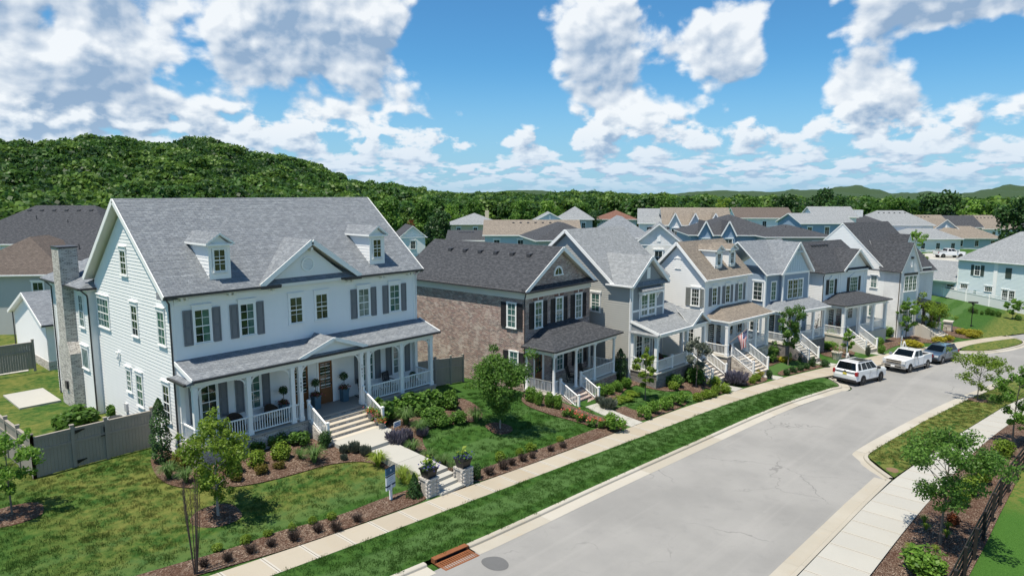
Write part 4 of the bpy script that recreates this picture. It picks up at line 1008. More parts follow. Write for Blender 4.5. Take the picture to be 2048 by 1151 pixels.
def path_to_walk(xs, y0, z0, w, mat=None):
    """short entry walk from a stair foot to the pavement; xs: (x at stair, x at pavement)"""
    rt = empty('front_path', (0,0,0)); tag(rt, kind='structure')
    xa, xb = xs; yb = cA(xb)
    n = max(1, round((y0-yb)/1.6))
    for i in range(n):
        t0, t1 = i/n, (i+1)/n; P = []
        for t, sgn in ((t0,-1),(t1,-1),(t1,1),(t0,1)):
            x = xa+(xb-xa)*t+sgn*w/2; y = y0+(yb-y0)*t+(.01 if t == t0 else -.0); P.append((x, y, max(g(x, y)+.05, zs(x)+.03)))
        MB().slab(P, .2).build('slab', mat or WALKL, rt)
# ---------------- brick house
def h2():
    H = House('brick_house', 34.621, 29.735, -.03, -.1, 'red brick house with black shutters and charcoal shingle roof, gable to the street', 'house')
    W, D, Rz, E, F = 8.04, 12.68, 10.165, 7.38, .48; xm = W/2; sl = (Rz-E)/(xm+.28)
    H.put(MB().box(0, W, 0, D, -.7, E-.1).extr([(.0,0,E-.1),(W,0,E-.1),(xm,0,Rz-.3)], (0,D,0)), 'wall', BR_RED)
    H.gable_y(-.3, xm, W+.3, -.36, D+.36, E, Rz, SH_DARK, CREAM)
    for sgn in (-1, 1): H.put(MB().bar((xm+sgn*(xm+.3),-.38,E-.11),(xm,-.38,Rz-.11),.04,.26), 'rake_board', TRIM)
    H.put(MB().box(-.06, W+.06, -.07, D, E-.62, E-.16), 'frieze_board', CREAM)
    H.put(MB().hexa([(-.3,-.42,E-.17),(W+.3,-.42,E-.17),(W+.3,.02,E-.17),(-.3,.02,E-.17),(-.3,-.42,E-.08),(W+.3,-.42,E-.08),(W+.3,.02,E+.2),(-.3,.02,E+.2)]), 'pent_roof', SH_DARK)
    H.gutter((-.3,-.42,E-.04),(W+.3,-.42,E-.04)); H.gutter((-.3,-.36,E),(-.3,D,E), out=(-1,0)); H.gutter((W+.3,-.36,E),(W+.3,D,E), out=(1,0))
    H.spout([(-.33,-.4,E-.1),(-.1,-.12,E-.5),(-.06,-.06,E-.7),(-.06,-.06,-.2)])
    for i in range(6):
        y = 1.9+i*1.62; x = xm-1.0; H.vents([(x, y, E+(x+.3)*sl)], sx=.34, rx=-math.pi/2)
    for u in (1.12, 3.6, 6.08):
        H.window('F', 0, u, 4.6, .78, 1.83, 2, 4, GL_TEAL, head=None)
        H.shutter('F', 0, u-.62, u-.1, 4.6, 6.45, SHUTB, True); H.shutter('F', 0, u+.88, u+1.4, 4.6, 6.45, SHUTB, True)
        k = MB()
        for j in range(9):                                          # splayed brick lintel with keystone
            a = -.14+j*(1.06/9); b = a+1.06/9-.012; c0 = u+.39; f = lambda q, z: c0+(u+q-c0)*(1+.18*z)
            k.hexa([(f(a,0),-.03,6.56),(f(b,0),-.03,6.56),(f(b,0),.01,6.56),(f(a,0),.01,6.56),(f(a,1),-.03,6.83),(f(b,1),-.03,6.83),(f(b,1),.01,6.83),(f(a,1),.01,6.83)], 1 if j == 4 else 0)
        o = H.put(k, 'lintel', [paint('soldier brick', (.22,.12,.10), .9, .2), CREAM]); o['kind'] = 'stuff'
    H.win_l('L', 0, .76, 1.5, 4.69, 6.4, cols=2, rows=4, glass=GL_TEAL, head=None); H.shutter('L', 0, 1.6, 2.1, 4.66, 6.44, SHUTB, True); H.shutter('L', 0, .16, .66, 4.66, 6.44, SHUTB, True)
    H.win_l('L', 0, .56, 1.3, 1.25, 2.98, cols=2, rows=4, glass=GL_TEAL, head=None); H.shutter('L', 0, 1.4, 1.9, 1.2, 3.0, SHUTB, True); H.shutter('L', 0, .02, .46, 1.2, 3.0, SHUTB, True)
    H.put(MB().box(-.03, .02, -.0, D, -.55, -.05), 'water_table', BR_RED)
    # fanlight in the gable
    f = MB(); n = 10; c0 = (3.87, 8.16)
    for k in range(n):
        a, b = math.pi*k/n, math.pi*(k+1)/n
        f.extr([(c0[0]+r*math.cos(t), 0, c0[1]+r*math.sin(t)*1.15) for r, t in ((.42,a),(.42,b),(.54,b),(.54,a))], (0,-.06,0))
    f.box(c0[0]-.58,c0[0]+.58,-.09,0,c0[1]-.09,c0[1]).box(c0[0]-.012,c0[0]+.012,-.035,0,c0[1],c0[1]+.46)
    fo = H.put(f, 'fan_window', TRIM)
    H.put(MB().poly([(c0[0]+.43*math.cos(t), -.012, c0[1]+.49*math.sin(t)) for t in np.linspace(0, math.pi, 12)]), 'pane', GL_DARK, fo)
    # porch
    PD, PE = 2.46, 3.6
    H.lean_hip(-.28, W+.3, -PD-.34, 0, PE, 4.72, SH_DARK, under=CREAM)
    H.gutter((-.28,-PD-.34,PE),(W+.3,-PD-.34,PE)); H.gutter((-.28,-PD-.34,PE),(-.28,-.02,PE), out=(-1,0))
    porch_set(H, -.05, W-.05, PD, F, PE-.13, [.12,2.72,5.08,7.72], [(3.3,4.98),(5.18,7.62),(.22,.6)], BR_RED, (.78,3.0,5,.165,.3), round_=True, pw=.23, step_mat=BR_RED)
    H.railing((.07,-PD+.1,F),(.07,-.3,F))
    H.door('F', 0, 1.1, F, .86, 2.3, lites=(2,3)); H.board('F', 0, 1.98, 2.2, F, 2.9, .05)
    for u in (3.75, 6.3): H.window('F', 0, u, 1.0, .75, 1.7, 2, 4, GL_TEAL, head=None); H.shutter('F', 0, u-.58, u-.1, 1.0, 2.72, SHUTB, True); H.shutter('F', 0, u+.85, u+1.33, 1.0, 2.72, SHUTB, True)
    return H
H2 = h2(); path_to_walk((36.4, 35.5), 25.3, 0, 1.35)
# ---------------- grey house
def h3():
    H = House('grey_house', 43.795, 26.887, .045, -.35, 'grey clapboard house with light grey roof, front gable and pediment over the steps', 'house')
    W, D, b, Rz, E, F, gz = 4.49, 9.26, 1.78, 11.07, 7.05, .634, 9.19; Wm = 7.5
    H.core(.02, W-.02, .02, 3, -1.0, E-.1, GREY); H.put(MB().box(.02, Wm, b+.02, b+D, -1.0, E-.1).extr([(.02,b,E-.1),(.02,b+D/2,Rz-.35),(.02,b+D,E-.1)][::-1], (Wm-.02,0,0)), 'wall', GREY)
    sl = (Rz-E)/(D/2+.32)
    bd = lambda z: (0 if z < E-.2 else b+.05+(z-E+.2)/sl, b+D if z < E-.2 else b+D-.05-(z-E+.2)/sl)
    H.siding('L', 0, 0, b+D, -.2, Rz-.5, GREY, bounds=bd); H.siding('F', 0, 0, W, F, E-.1, GREYD); H.siding('R', W, 0, b, 3.6, E-.1, GREYD); H.siding('F', b, W, Wm, F, E-.2, GREY)
    H.put(MB().extr([(.1,.01,E-.12),(W-.1,.01,E-.12),(W/2,.01,gz-.3)], (0,2.5,0)), 'gable_wall', GREYD)
    gs = (gz-E)/(W/2+.31); H.siding('F', .0, 0, W, E-.1, gz-.36, GREYD, bounds=lambda z: (.1+max(0,z-E+.05)/gs, W-.1-max(0,z-E+.05)/gs))
    H.gable_x(-.31, Wm+.31, b-.32, b+D/2, b+D+.32, E, Rz, SH_LITE, TRIM)
    H.gable_y(-.31, W/2, W+.31, -.32, 0, E, gz, SH_LITE, TRIM, yb=(b-.2, b-.32+(gz-E)/sl+.1), name='gable_roof')
    for ya, yb_ in ((b-.32, b+D/2), (b+D+.32, b+D/2)): H.put(MB().bar((-.325,ya,E-.11),(-.325,yb_,Rz-.11),.04,.24), 'rake_board', TRIM)
    for sgn in (-1, 1): H.put(MB().bar((W/2+sgn*(W/2+.31),-.335,E-.11),(W/2,-.335,gz-.11),.04,.24), 'rake_board', TRIM)
    H.put(MB().hexa([(-.1,-.36,E-.16),(W+.31,-.36,E-.16),(W+.31,.02,E-.16),(-.1,.02,E-.16),(-.1,-.36,E-.1),(W+.31,-.36,E-.1),(W+.31,.02,E+.22),(-.1,.02,E+.22)]), 'pent_roof', SH_LITE)
    H.gutter((-.31,-.32,E),(-.31,b+.4,E), WGUT, out=(-1,0))
    H.board('L', 0, -.03, .17, -.6, E-.15, .05); H.board('F', 0, -.05, .14, F, E-.15, .04); H.board('F', 0, W-.14, W+.03, 3.8, E-.15, .04); H.board('F', 0, .14, W-.14, 4.95, 5.1, .04); H.spout([(-.1,.06,E-.1),(-.1,.06,-.3)], WGUT)
    # bay window with bracketed hood
    for u in (1.25, 2.3): H.window('F', 0, u, 4.55, .88, 1.65, 2, 3, GL_TEAL, head=None)
    H.put(MB().hexa([(.8,-.55,6.5),(3.7,-.55,6.5),(3.7,0,6.5),(.8,0,6.5),(.8,-.55,6.56),(3.7,-.55,6.56),(3.7,0,6.95),(.8,0,6.95)]), 'window_hood', SH_LITE)
    H.put(MB().box(.85,3.65,-.5,-.03,6.32,6.5), 'hood_beam', TRIM)
    for x in (.95, 3.5): H.bracket(x, -.05, 6.32, .45, 1, .09, rz=-math.pi/2)
    for u in (1.0, 3.33): H.board('F', 0, u, u+.1, 3.9, 6.3, .04)
    H.board('F', 0, 1.95, 2.4, 7.4, 8.28, .05, name='gable_vent')
    H.win_l('L', 0, 3.0, 3.8, 4.68, 6.1, cols=2, rows=3, glass=GL_TEAL, head='flat')
    # porch
    PD, PE, PT, xe = 2.19, 3.68, 4.35, 7.4
    H.put(MB().slab([(-.05,-PD-.34,PE),(xe+.3,-PD-.34,PE),(xe+.3,b,PT+.5),(W,b,PT+.5),(W,0,PT),(-.05,0,PT)], .12, 0, 1), 'porch_roof', [SH_LITE, TRIM])
    H.put(MB().bar((-.07,-PD-.34,PE-.05),(-.07,0,PT-.05),.04,.2), 'rake_board', TRIM)
    H.put(MB().extr([(.0,-PD-.1,PE-.12),(.0,-.02,PE-.12),(.0,-.02,PT-.14)], (.1,0,0)), 'porch_gable', GREYD)
    H.put(MB().hexa([(-.3,-PD-.34,PE-.2),(.05,-PD-.34,PE-.2),(.05,-.02,PE-.2),(-.3,-.02,PE-.2),(-.3,-PD-.34,PE-.15),(.05,-PD-.34,PE-.03),(.05,-.02,PE-.03),(-.3,-.02,PE-.15)]), 'eave_return', SH_LITE)
    px = 6.05; pw = 1.35; pz = 4.62
    H.gable_y(px-pw, px, px+pw, -PD-.42, 0, PE+.04, pz, SH_LITE, TRIM, t=.1, yb=(-PD-.1,-.3), name='pediment_roof')
    H.put(MB().extr([(px-pw+.2,-PD-.16,PE),(px+pw-.2,-PD-.16,PE),(px,-PD-.16,pz-.16)], (0,.1,0)), 'pediment', GREYD)
    for sgn in (-1, 1): H.put(MB().bar((px+sgn*pw,-PD-.44,PE-.04),(px,-PD-.44,pz-.08),.04,.2), 'rake_board', TRIM)
    H.gutter((-.05,-PD-.34,PE),(px-pw,-PD-.34,PE), WGUT)
    porch_set(H, 0, xe, PD, F, PE-.12, [.15,4.5,7.2], [(.25,2.35),(2.5,4.4)], BR_DGR, (4.85,6.9,7,.165,.29), pw=.24, step_mat=STONE)
    H.newel(2.42, -PD, F, 1.0, .16)
    H.put(MB().box(.0,.2,-PD-.18,-.02,F-.55,F-.1), 'porch_skirt', STONE)
    H.window('F', 0, .7, 1.25, .8, 1.85, 2, 3, head='flat'); H.window('F', 0, 1.75, 1.25, .8, 1.85, 2, 3, GL_TEAL, head='flat'); H.door('F', 0, 3.0, F, .95, 2.35, lites=(1,1), glassfrac=.8)
    return H
H3 = h3(); path_to_walk((48.9, 49.3), 22.6, 0, 1.4)
# ---------------- white house with tan roof
def h4():
    H = House('white_cottage', 53.807, 25.816, .113, -.75, 'white clapboard house with tan shingle roof, paired dormers and a flag on the porch', 'house')
    W, D, Rz, E, F = 7.05, 5.68, 9.73, 6.63, .3; sl = (Rz-E)/(D/2+.33)
    H.core(.02, W-.02, .02, D-.02, -1.4, E-.12, WHITE, gables=[('x', Rz-.35)])
    H.siding('F', 0, 0, W, F, E-.2, WHITE)
    gl = lambda z: (0, D) if z < E-.25 else (.05+(z-E+.25)/sl, D-.05-(z-E+.25)/sl)
    H.siding('L', 0, 0, D, -1.0, Rz-.45, WHITE, bounds=gl); H.siding('R', W, 0, D, -1.0, Rz-.45, WHITE, bounds=gl)
    H.gable_x(-.3, W+.3, -.33, D/2, D+.33, E, Rz, SH_TAN, TRIM)
    for ya, yb in ((-.33, D/2), (D+.33, D/2)): H.put(MB().bar((-.315,ya,E-.11),(-.315,yb,Rz-.11),.04,.24), 'rake_board', TRIM)
    H.gutter((-.3,-.33,E),(W+.3,-.33,E), WGUT); H.board('L', 0, -.03, .15, -1, E-.15, .045); H.board('F', 0, -.04, .13, 3.4, E-.15, .04); H.board('F', 0, W-.13, W+.03, 3.4, E-.15, .04)
    H.board('L', 0, 2.5, 3.05, 7.45, 8.2, .04, name='gable_vent'); H.board('L', 0, 2.38, 3.17, 8.24, 8.34, .07, name='vent_head'); H.board('L', 0, 2.45, 3.1, 7.33, 7.41, .07, name='vent_sill')
    for dx in (2.2, 4.4):
        w = 1.1; yf = .45; z0 = E+(yf+.33)*sl; ze, za = 9.0, 9.46; xm = dx+w/2; yb = -.33+(ze-E)/sl; ya = -.33+(za-E)/sl
        r = H.put(MB().hexa([(dx,yf,z0-.1),(dx+w,yf,z0-.1),(dx+w,yb,ze-.1),(dx,yb,ze-.1),(dx,yf,ze),(dx+w,yf,ze),(dx+w,yb+.05,ze),(dx,yb+.05,ze)]), 'dormer', WHITE)
        sd = MB(); z = z0
        while z < ze-.05:
            zh = min(z+.175, ze); y1 = -.33+(z-E)/sl; y2 = -.33+(zh-E)/sl
            sd.poly([(dx-.02,y1,z),(dx-.02,yf,z),(dx-.004,yf,zh),(dx-.004,y2,zh)]).poly([(dx,y1,z),(dx,yf,z),(dx-.02,yf,z),(dx-.02,y1,z)]); z = zh
        H.put(sd, 'dormer_siding', WHITE, r)
        H.put(MB().slab([(dx-.18,yf-.24,ze),(xm,yf-.24,za),(xm,ya+.03,za),(dx-.18,yb+.08,ze)], .1, 0, 1).slab([(xm,yf-.24,za),(dx+w+.18,yf-.24,ze),(dx+w+.18,yb+.08,ze),(xm,ya+.03,za)], .1, 0, 1), 'dormer_roof', [SH_TAN, TRIM], r)
        H.put(MB().extr([(dx-.02,yf-.02,ze-.1),(dx+w+.02,yf-.02,ze-.1),(xm,yf-.02,za-.12)], (0,.1,0)).box(dx-.1,dx+w+.1,yf-.2,yf-.02,ze-.13,ze-.04).box(dx-.02,dx+.2,yf-.03,yf,z0,ze-.13).box(dx+w-.2,dx+w+.02,yf-.03,yf,z0,ze-.13).box(dx-.02,dx+w+.02,yf-.03,yf,ze-.35,ze-.13).box(dx-.02,dx+w+.02,yf-.03,yf,z0,z0+.2), 'dormer_trim', TRIM, r)
        H.window('F', yf, dx+.28, z0+.26, .54, 1.05, 2, 3, head=None, parent=r, casing=.04)
    for u in (1.17, 3.32, 5.48):
        H.window('F', 0, u, 4.28, .68, 1.52, 2, 4, GL_DARK if u < 5 else GL_TEAL); H.shutter('F', 0, u-.52, u-.1, 4.25, 5.83, SHUT); H.shutter('F', 0, u+.78, u+1.2, 4.25, 5.83, SHUT)
    H.win_l('L', 0, .5, 1.26, 4.29, 5.76, cols=3, rows=4, head='flat'); H.shutter('L', 0, 1.38, 1.85, 4.25, 5.8, SHUTG, True); H.shutter('L', 0, -.0, .4, 4.25, 5.8, SHUTG, True)
    H.win_l('L', 0, .9, 1.9, 1.0, 2.7, cols=3, rows=4)
    PD, PE = 2.24, 3.33
    H.lean_hip(-.1, W+.35, -PD-.34, 0, PE, 4.05, SH_TAN, hl=True, hr=False); H.gutter((-.1,-PD-.34,PE),(W+.35,-PD-.34,PE), WGUT)
    porch_set(H, .0, W, PD, F, PE-.12, [.15,3.2,4.75,W-.2], [(3.3,4.65),(4.85,W-.3)], STONE, (.8,3.0,7,.165,.29), pw=.26, step_mat=STONE)
    for x, d in ((.28,1),(3.07,-1),(3.33,1),(4.62,-1),(4.88,1)): H.bracket(x, -PD, PE-.42, .34, d)
    H.door('F', 0, .7, F, .95, 2.35, mat=IRON, lites=(1,1), glassfrac=.75); H.door('F', 0, 2.0, F, .75, 2.2, mat=SHUT, lites=(3,1), glassfrac=.3); H.window('F', 0, 4.0, 1.2, .8, 1.7, 2, 4); H.window('F', 0, 5.6, 1.2, .8, 1.7, 2, 4)
    # low garage behind, its tan roof showing between the houses
    H.put(MB().box(-1.5, 5, 9, 15, -1, 4.2), 'garage_wall', WHITE); H.gable_y(-2.0, 1.75, 5.5, 8.6, 15.4, 4.3, 7.1, SH_TAN, TRIM, name='garage_roof')
    return H
H4 = h4(); path_to_walk((55.4, 55.9), 22.3, 0, 1.4)
# ---------------- blue house
def h5():
    H = House('blue_house', 64.70, 24.80, .248, -1.5, 'blue grey clapboard house with steep board and batten gable above the porch', 'house')
    W, Rz, E, F, b, bx, gx = 6.55, 9.21, 6.22, -.25, .38, 2.25, 4.25
    H.core(.02, W-.02, .02, 8, -2.2, E-.1, BLUE); H.core(bx+.02, W-.02, -b+.02, .5, F, E-.1, BLUE)
    H.siding('L', 0, 0, 8, -1.6, E-.15, BLUE); H.siding('F', 0, 0, bx, F, E-.15, BLUE); H.siding('F', -b, bx, W, F, E-.1, BLUE); H.siding('L', bx, -b, 0, F, E-.1, BLUE); H.siding('R', W, -b, 8, -1.6, E-.15, BLUE)
    for q in (('L',0,-.03,.15),('F',0,-.04,.13),('F',-b,bx-.03,bx+.12),('F',-b,W-.12,W+.03),('L',bx,-b-.03,-b+.12)): H.board(*q, F, E-.12, .045)
    yr = 3.2
    H.gable_x(-.31, W+.31, -.33, yr, 8.3, E, Rz, SH_GREY, TRIM)
    gw = 2.65; gs = (Rz-.02-E)/gw
    H.gable_y(gx-gw+.2, gx, gx+gw, -b-.36, 0, E-.02, Rz-.02, SH_GREY, TRIM, yb=(-.2, yr), name='gable_roof')
    BAT = paint('pale blue batten panel', (.50,.60,.66), .6, .03)
    H.put(MB().extr([(bx+.05,-b-.02,E-.05),(W-.05,-b-.02,E-.05),(gx,-b-.02,Rz-.4)], (0,1,0)), 'gable_panel', BAT)
    for i in range(11):
        x = bx+.3+i*.38; zt = Rz-.45-abs(x-gx)*gs*1.02
        if zt > E+.1: H.put(MB().box(x-.025,x+.025,-b-.05,-b-.02,E-.02,zt), 'batten', BAT)
    H.board('F', -b, bx, W, E-.2, E+.02, .07, name='frieze_board'); H.put(MB().box(gx-.75,gx+.75,-b-.32,-b-.24,Rz-1.05,Rz-.9).box(gx-.05,gx+.05,-b-.32,-b-.24,Rz-1.05,Rz-.2), 'gable_truss', BAT)
    for sgn in (-1, 1): H.put(MB().bar((gx+sgn*gw,-b-.37,E-.1),(gx,-b-.37,Rz-.1),.04,.22), 'rake_board', TRIM)
    H.gutter((-.31,-.33,E),(bx-.4,-.33,E), WGUT)
    H.win_l('L', 0, .3, 1.3, 3.6, 5.35, cols=2, rows=4, head='flat'); H.window('F', 0, .9, 3.58, .75, 1.8, 2, 4, GL_TEAL, head=None)
    for i in range(3): H.window('F', -b, 3.05+i*.85, 3.6, .75, 1.85, 2, 4, GL_DARK if i < 2 else GL_LITE, head=None)
    H.win_l('L', 0, .5, 1.5, .5, 2.3, cols=2, rows=4)
    PD, PE = 2.35, 2.86
    H.put(MB().slab([(-.1,-PD-.34,PE),(W+.35,-PD-.34,PE),(W+.35,-b,3.45),(bx,-b,3.45),(-.1+1.4,0,3.5)], .12, 0, 1).slab([(-.1,0,PE),(-.1,-PD-.34,PE),(-.1+1.4,0,3.5)], .12, 0, 1), 'porch_roof', [SH_GREY, TRIM])
    H.gutter((-.1,-PD-.34,PE),(W+.35,-PD-.34,PE), WGUT)
    porch_set(H, 0, W, PD, F, PE-.12, [.15,2.35,4.55,W-.15], [(.25,.55),(2.45,4.45),(4.65,W-.25)], BR_DGR, (.75,2.15,7,.165,.29), pw=.22, step_mat=STONE, tread=CONC)
    H.door('F', 0, .7, F, .95, 2.35, mat=IRON, lites=(1,1), glassfrac=.8); H.window('F', -b, 3.0, .6, .8, 1.7, 2, 4); H.window('F', -b, 4.8, .6, .8, 1.7, 2, 4)
    return H
H5 = h5(); path_to_walk((65.3, 65.6), 21.3, 0, 1.3)
# ---------------- white house, dark roof, black shutters
def h6():
    H = House('white_gabled_house', 74.44, 22.45, .258, -2.0, 'white house with charcoal roof, black shutters and small pediments over its upper windows', 'house')
    W, E, F, gx, gh_ = 8.46, 5.71, -.71, 5.96, 7.95; Rz = 8.65; yr = 3.6
    H.core(.02, W-.02, .02, 8, -2.8, E-.1, WHITE); H.siding('L', 0, 0, 8, -2.2, E-.15, WHITE); H.siding('F', 0, 0, W, F, E-.12, WHITE)
    H.siding('R', W, 0, 8, -2.2, E-.15, WHITE)
    H.put(MB().slab([(-.35,-.3,E),(W+.4,-.3,E),(W+.4,yr,Rz),(1.2,yr,Rz)], .16, 0, 1).slab([(-.35,7.6,E),(-.35,-.3,E),(1.2,yr,Rz)], .16, 0, 1).slab([(1.2,yr,Rz),(W+.4,yr,Rz),(W+.4,7.8,E),(-.35,7.6,E)], .16, 0, 1), 'roof', [SH_DARK, TRIM])
    sl = (Rz-E)/(yr+.3); gw = 2.85; gs = (gh_-E)/gw
    H.gable_y(gx-gw, gx, gx+gw, -.42, 0, E+.03, gh_, SH_DARK, CREAM, yb=(-.2, -.3+(gh_-E)/sl+.1), name='gable_roof')
    H.put(MB().extr([(gx-gw+.3,-.02,E-.1),(gx+gw-.3,-.02,E-.1),(gx,-.02,gh_-.3)], (0,2,0)), 'gable_wall', WHITE)
    for sgn in (-1, 1): H.put(MB().bar((gx+sgn*gw,-.435,E-.06),(gx,-.435,gh_-.1),.04,.24), 'rake_board', TRIM); a = gx+sgn*gw; H.put(MB().box(min(a,a-sgn*.7),max(a,a-sgn*.7),-.42,-.02,E-.12,E+.05), 'eave_return', SH_DARK)
    H.gutter((-.35,-.3,E),(gx-gw+.7,-.3,E)); H.gutter((-.35,-.3,E),(-.35,7.5,E), out=(-1,0)); H.spout([(-.12,-.2,E-.2),(-.07,-.06,E-.5),(-.07,-.06,-1.9)])
    H.board('L', 0, -.03, .15, -2, E-.12, .045); H.board('F', 0, -.04, .13, F, E-.12, .04); H.board('F', 0, 2.75, 2.95, 2.9, E-.12, .06); H.board('F', 0, 3.15, 3.35, 2.9, E-.12, .06); H.board('F', 0, 7.75, 7.95, 2.9, E-.12, .06); H.board('F', 0, 8.15, 8.35, 2.9, E-.12, .06); H.board('F', 0, 5.75, 6.15, 6.3, 7.1, .05, name='gable_vent')
    for u, w, c in ((1.12,.78,2),(5.05,1.45,4)):
        H.window('F', 0, u, 3.3, w, 1.55, c, 4, GL_TEAL, head=None); k = .5
        H.shutter('F', 0, u-k-.08, u-.08, 3.28, 4.88, SHUTB); H.shutter('F', 0, u+w+.08, u+w+k+.08, 3.28, 4.88, SHUTB)
        H.put(MB().extr([(u-.1,-.02,4.98),(u+w+.1,-.02,4.98),(u+w/2,-.02,5.33)], (0,-.1,0)), 'window_pediment', TRIM)
    H.win_l('L', 0, 2.2, 3.2, 3.3, 4.8, cols=2, rows=2, glass=GL_DARK, head='flat')
    H.vents([(2.2+i*.55, yr-.5, Rz-.4) for i in range(6)], sx=.3)
    PD, PE = 2.39, 2.55
    H.lean_hip(-.1, W+.35, -PD-.34, 0, PE, 3.35, SH_DARK, under=TRIM); H.gutter((-.1,-PD-.34,PE),(W+.35,-PD-.34,PE)); H.gutter((-.1,-PD-.34,PE),(-.1,0,PE), out=(-1,0))
    porch_set(H, .0, W, PD, F, PE-.12, [.2,3.0,5.7,W-.25], [(3.15,5.55),(5.85,W-.4)], CONC, (.85,2.75,7,.165,.29), pw=.28)
    for x, d in ((.36,1),(2.84,-1),(3.16,1),(5.54,-1),(5.86,1),(W-.41,-1)): H.bracket(x, -PD, PE-.42, .36, d, .09)
    H.bracket(W-.1, -PD, PE-.42, .4, 1, .12)
    H.door('F', 0, 1.3, F, .95, 2.3, mat=IRON, lites=(1,1), glassfrac=.8); H.door('F', 0, 2.7, F, 1.0, 2.3, mat=paint('mauve door', (.16,.13,.14), .5), lites=(3,1), glassfrac=.3); H.window('F', 0, 5.0, .3, .9, 1.7, 2, 4); H.window('F', 0, 6.8, .3, .8, 1.7, 2, 4)
    return H
H6 = h6(); path_to_walk((75.1, 75.3), 18.9, 0, 1.35)
# ---------------- tall white painted-brick house at the corner
def h7():
    H = House('white_brick_house', 85.99, 17.56, .314, -2.4, 'tall white painted brick house with steep charcoal roof at the street corner', 'house')
    W, E, Rz = 3.6, 5.21, 8.4; B = -3.2
    H.put(MB().box(0, W, 0, 4, B, E-.05).extr([(0,0,E-.05),(W,0,E-.05),(W/2,0,Rz-.15)], (0,3.5,0)), 'front_wing', BR_WHT)
    H.put(MB().box(-.001, 9.0, 2.0, 13.2, B, E).extr([(-.001,2.0,E),(-.001,7.6,10.2),(-.001,13.2,E)][::-1], (9.0,0,0)), 'main_wall', WHITE)
    H.siding('L', -.001, 2, 13.2, E, 10.1, WHITE, bounds=lambda z: (2.1+max(0,z-E)/.92, 13.1-max(0,z-E)/.92))
    H.gable_x(-.06, 9.3, 1.7, 7.6, 13.5, E-.1, 10.4, SH_DARK, TRIM, name='main_roof')
    H.gable_y(-.28, W/2, W+.28, -.16, 0, E-.05, Rz, SH_DARK, TRIM, yb=(2.4, 5.2), t=.14, name='wing_roof')
    H.put(MB().slab([(W,1.6,4.6),(10.5,1.6,4.6),(10.5,4.8,7.6),(W,4.8,7.6)], .14, 0, 1), 'side_roof', [SH_DARK, TRIM])
    H.put(MB().box(W,10.2,1.9,5,B,4.6), 'side_wall', BR_WHT)
    H.gable_y(6.2, 7.2, 8.2, 3.4, 0, 7.0, 9.0, SH_DARK, TRIM, yb=(5.0,6.4), name='gablet'); H.put(MB().extr([(6.3,3.45,7.0),(8.1,3.45,7.0),(7.2,3.45,8.8)], (0,1.5,0)), 'gablet_wall', WHITE)
    H.gutter((-.28,-.1,E-.05),(-.28,4.5,E-.05), out=(-1,0)); H.spout([(-.3,-.1,E-.15),(-.1,.12,E-.4),(-.06,.12,E-.6),(-.06,.12,-2.3)], paint('bronze spout', (.10,.085,.07), .45))
    for i in range(3): H.window('F', 0, .62+i*.82, 2.85, .76, 1.75, 2, 4, GL_TEAL, head=None, casing=.03)
    H.put(MB().box(.5,3.2,-.06,.0,4.68,4.95), 'lintel', GUTTER); H.put(MB().box(.55,3.1,-.025,.0,-1.9,2.72), 'siding_panel', paint('pale panel', (.55,.62,.64), .6))
    H.window('F', 0, 1.9, -1.0, .9, 1.6, 2, 4, GL_TEAL, head=None); H.window('F', 0, .7, -1.0, .9, 1.6, 2, 4, GL_TEAL, head=None)
    H.win_l('L', 0, 2.8, 3.55, 3.0, 4.4, cols=2, rows=5, glass=GL_TEAL, head=None); H.win_l('L', 0, 2.8, 3.55, -.4, 1.8, cols=2, rows=5, glass=GL_TEAL, head=None)
    H.put(MB().box(1.62,1.95,-.16,0,6.55,6.8), 'gable_light', GUTTER); H.put(MB().box(1.72,1.85,-.1,0,5.75,6.4).box(1.66,1.91,-.14,0,5.62,5.74), 'gable_niche', TRIM)
    # side porch with a standing seam metal roof on dark timber posts
    MET = paint('standing seam metal', (.045,.05,.058), .35, .06)
    pr = H.put(MB().slab([(W,-.9,1.55),(W+3.9,-.9,1.05),(W+3.9,2.2,1.35),(W,2.2,2.35)], .1), 'porch_roof', MET)
    for i in range(9):
        t = i/8; H.put(MB().bar((W,-.9+3.1*t,1.57+.8*t),(W+3.9,-.9+3.1*t,1.07+.3*t),.03,.05), 'seam', MET, pr)
    for x, y in ((W+.3,-.7),(W+3.6,-.7),(W+1.9,-.7)): H.post(x, y, -1.2, 1.0, .26, mat=GUTTER)
    H.put(MB().box(W,W+3.9,-.9,2,B,-1.2), 'porch_base', CONC); H.put(MB().bar((W,-.72,1.28),(W+3.8,-.72,.9),.2,.26), 'porch_beam', GUTTER)
    H.steps(W-.1, W+1.4, -.95, -1.2, 6, .16, .3, CONC, -3.4)
    for x in (W-.3, W+1.42): H.put(MB().hexa([(x,-2.9,-3.2),(x+.18,-2.9,-3.2),(x+.18,-.9,-3.2),(x,-.9,-3.2),(x,-2.9,-2.1),(x+.18,-2.9,-2.1),(x+.18,-.9,-1.1),(x,-.9,-1.1)]), 'cheek_wall', CONC)
    H.put(MB().tube([(W+1.3,-2.8,-2.2),(W+1.3,-2.8,-1.3),(W+1.3,-1.0,-.4),(W+1.3,-1.0,-1.2)],.025,5), 'handrail', IRON)
    return H
H7 = h7()
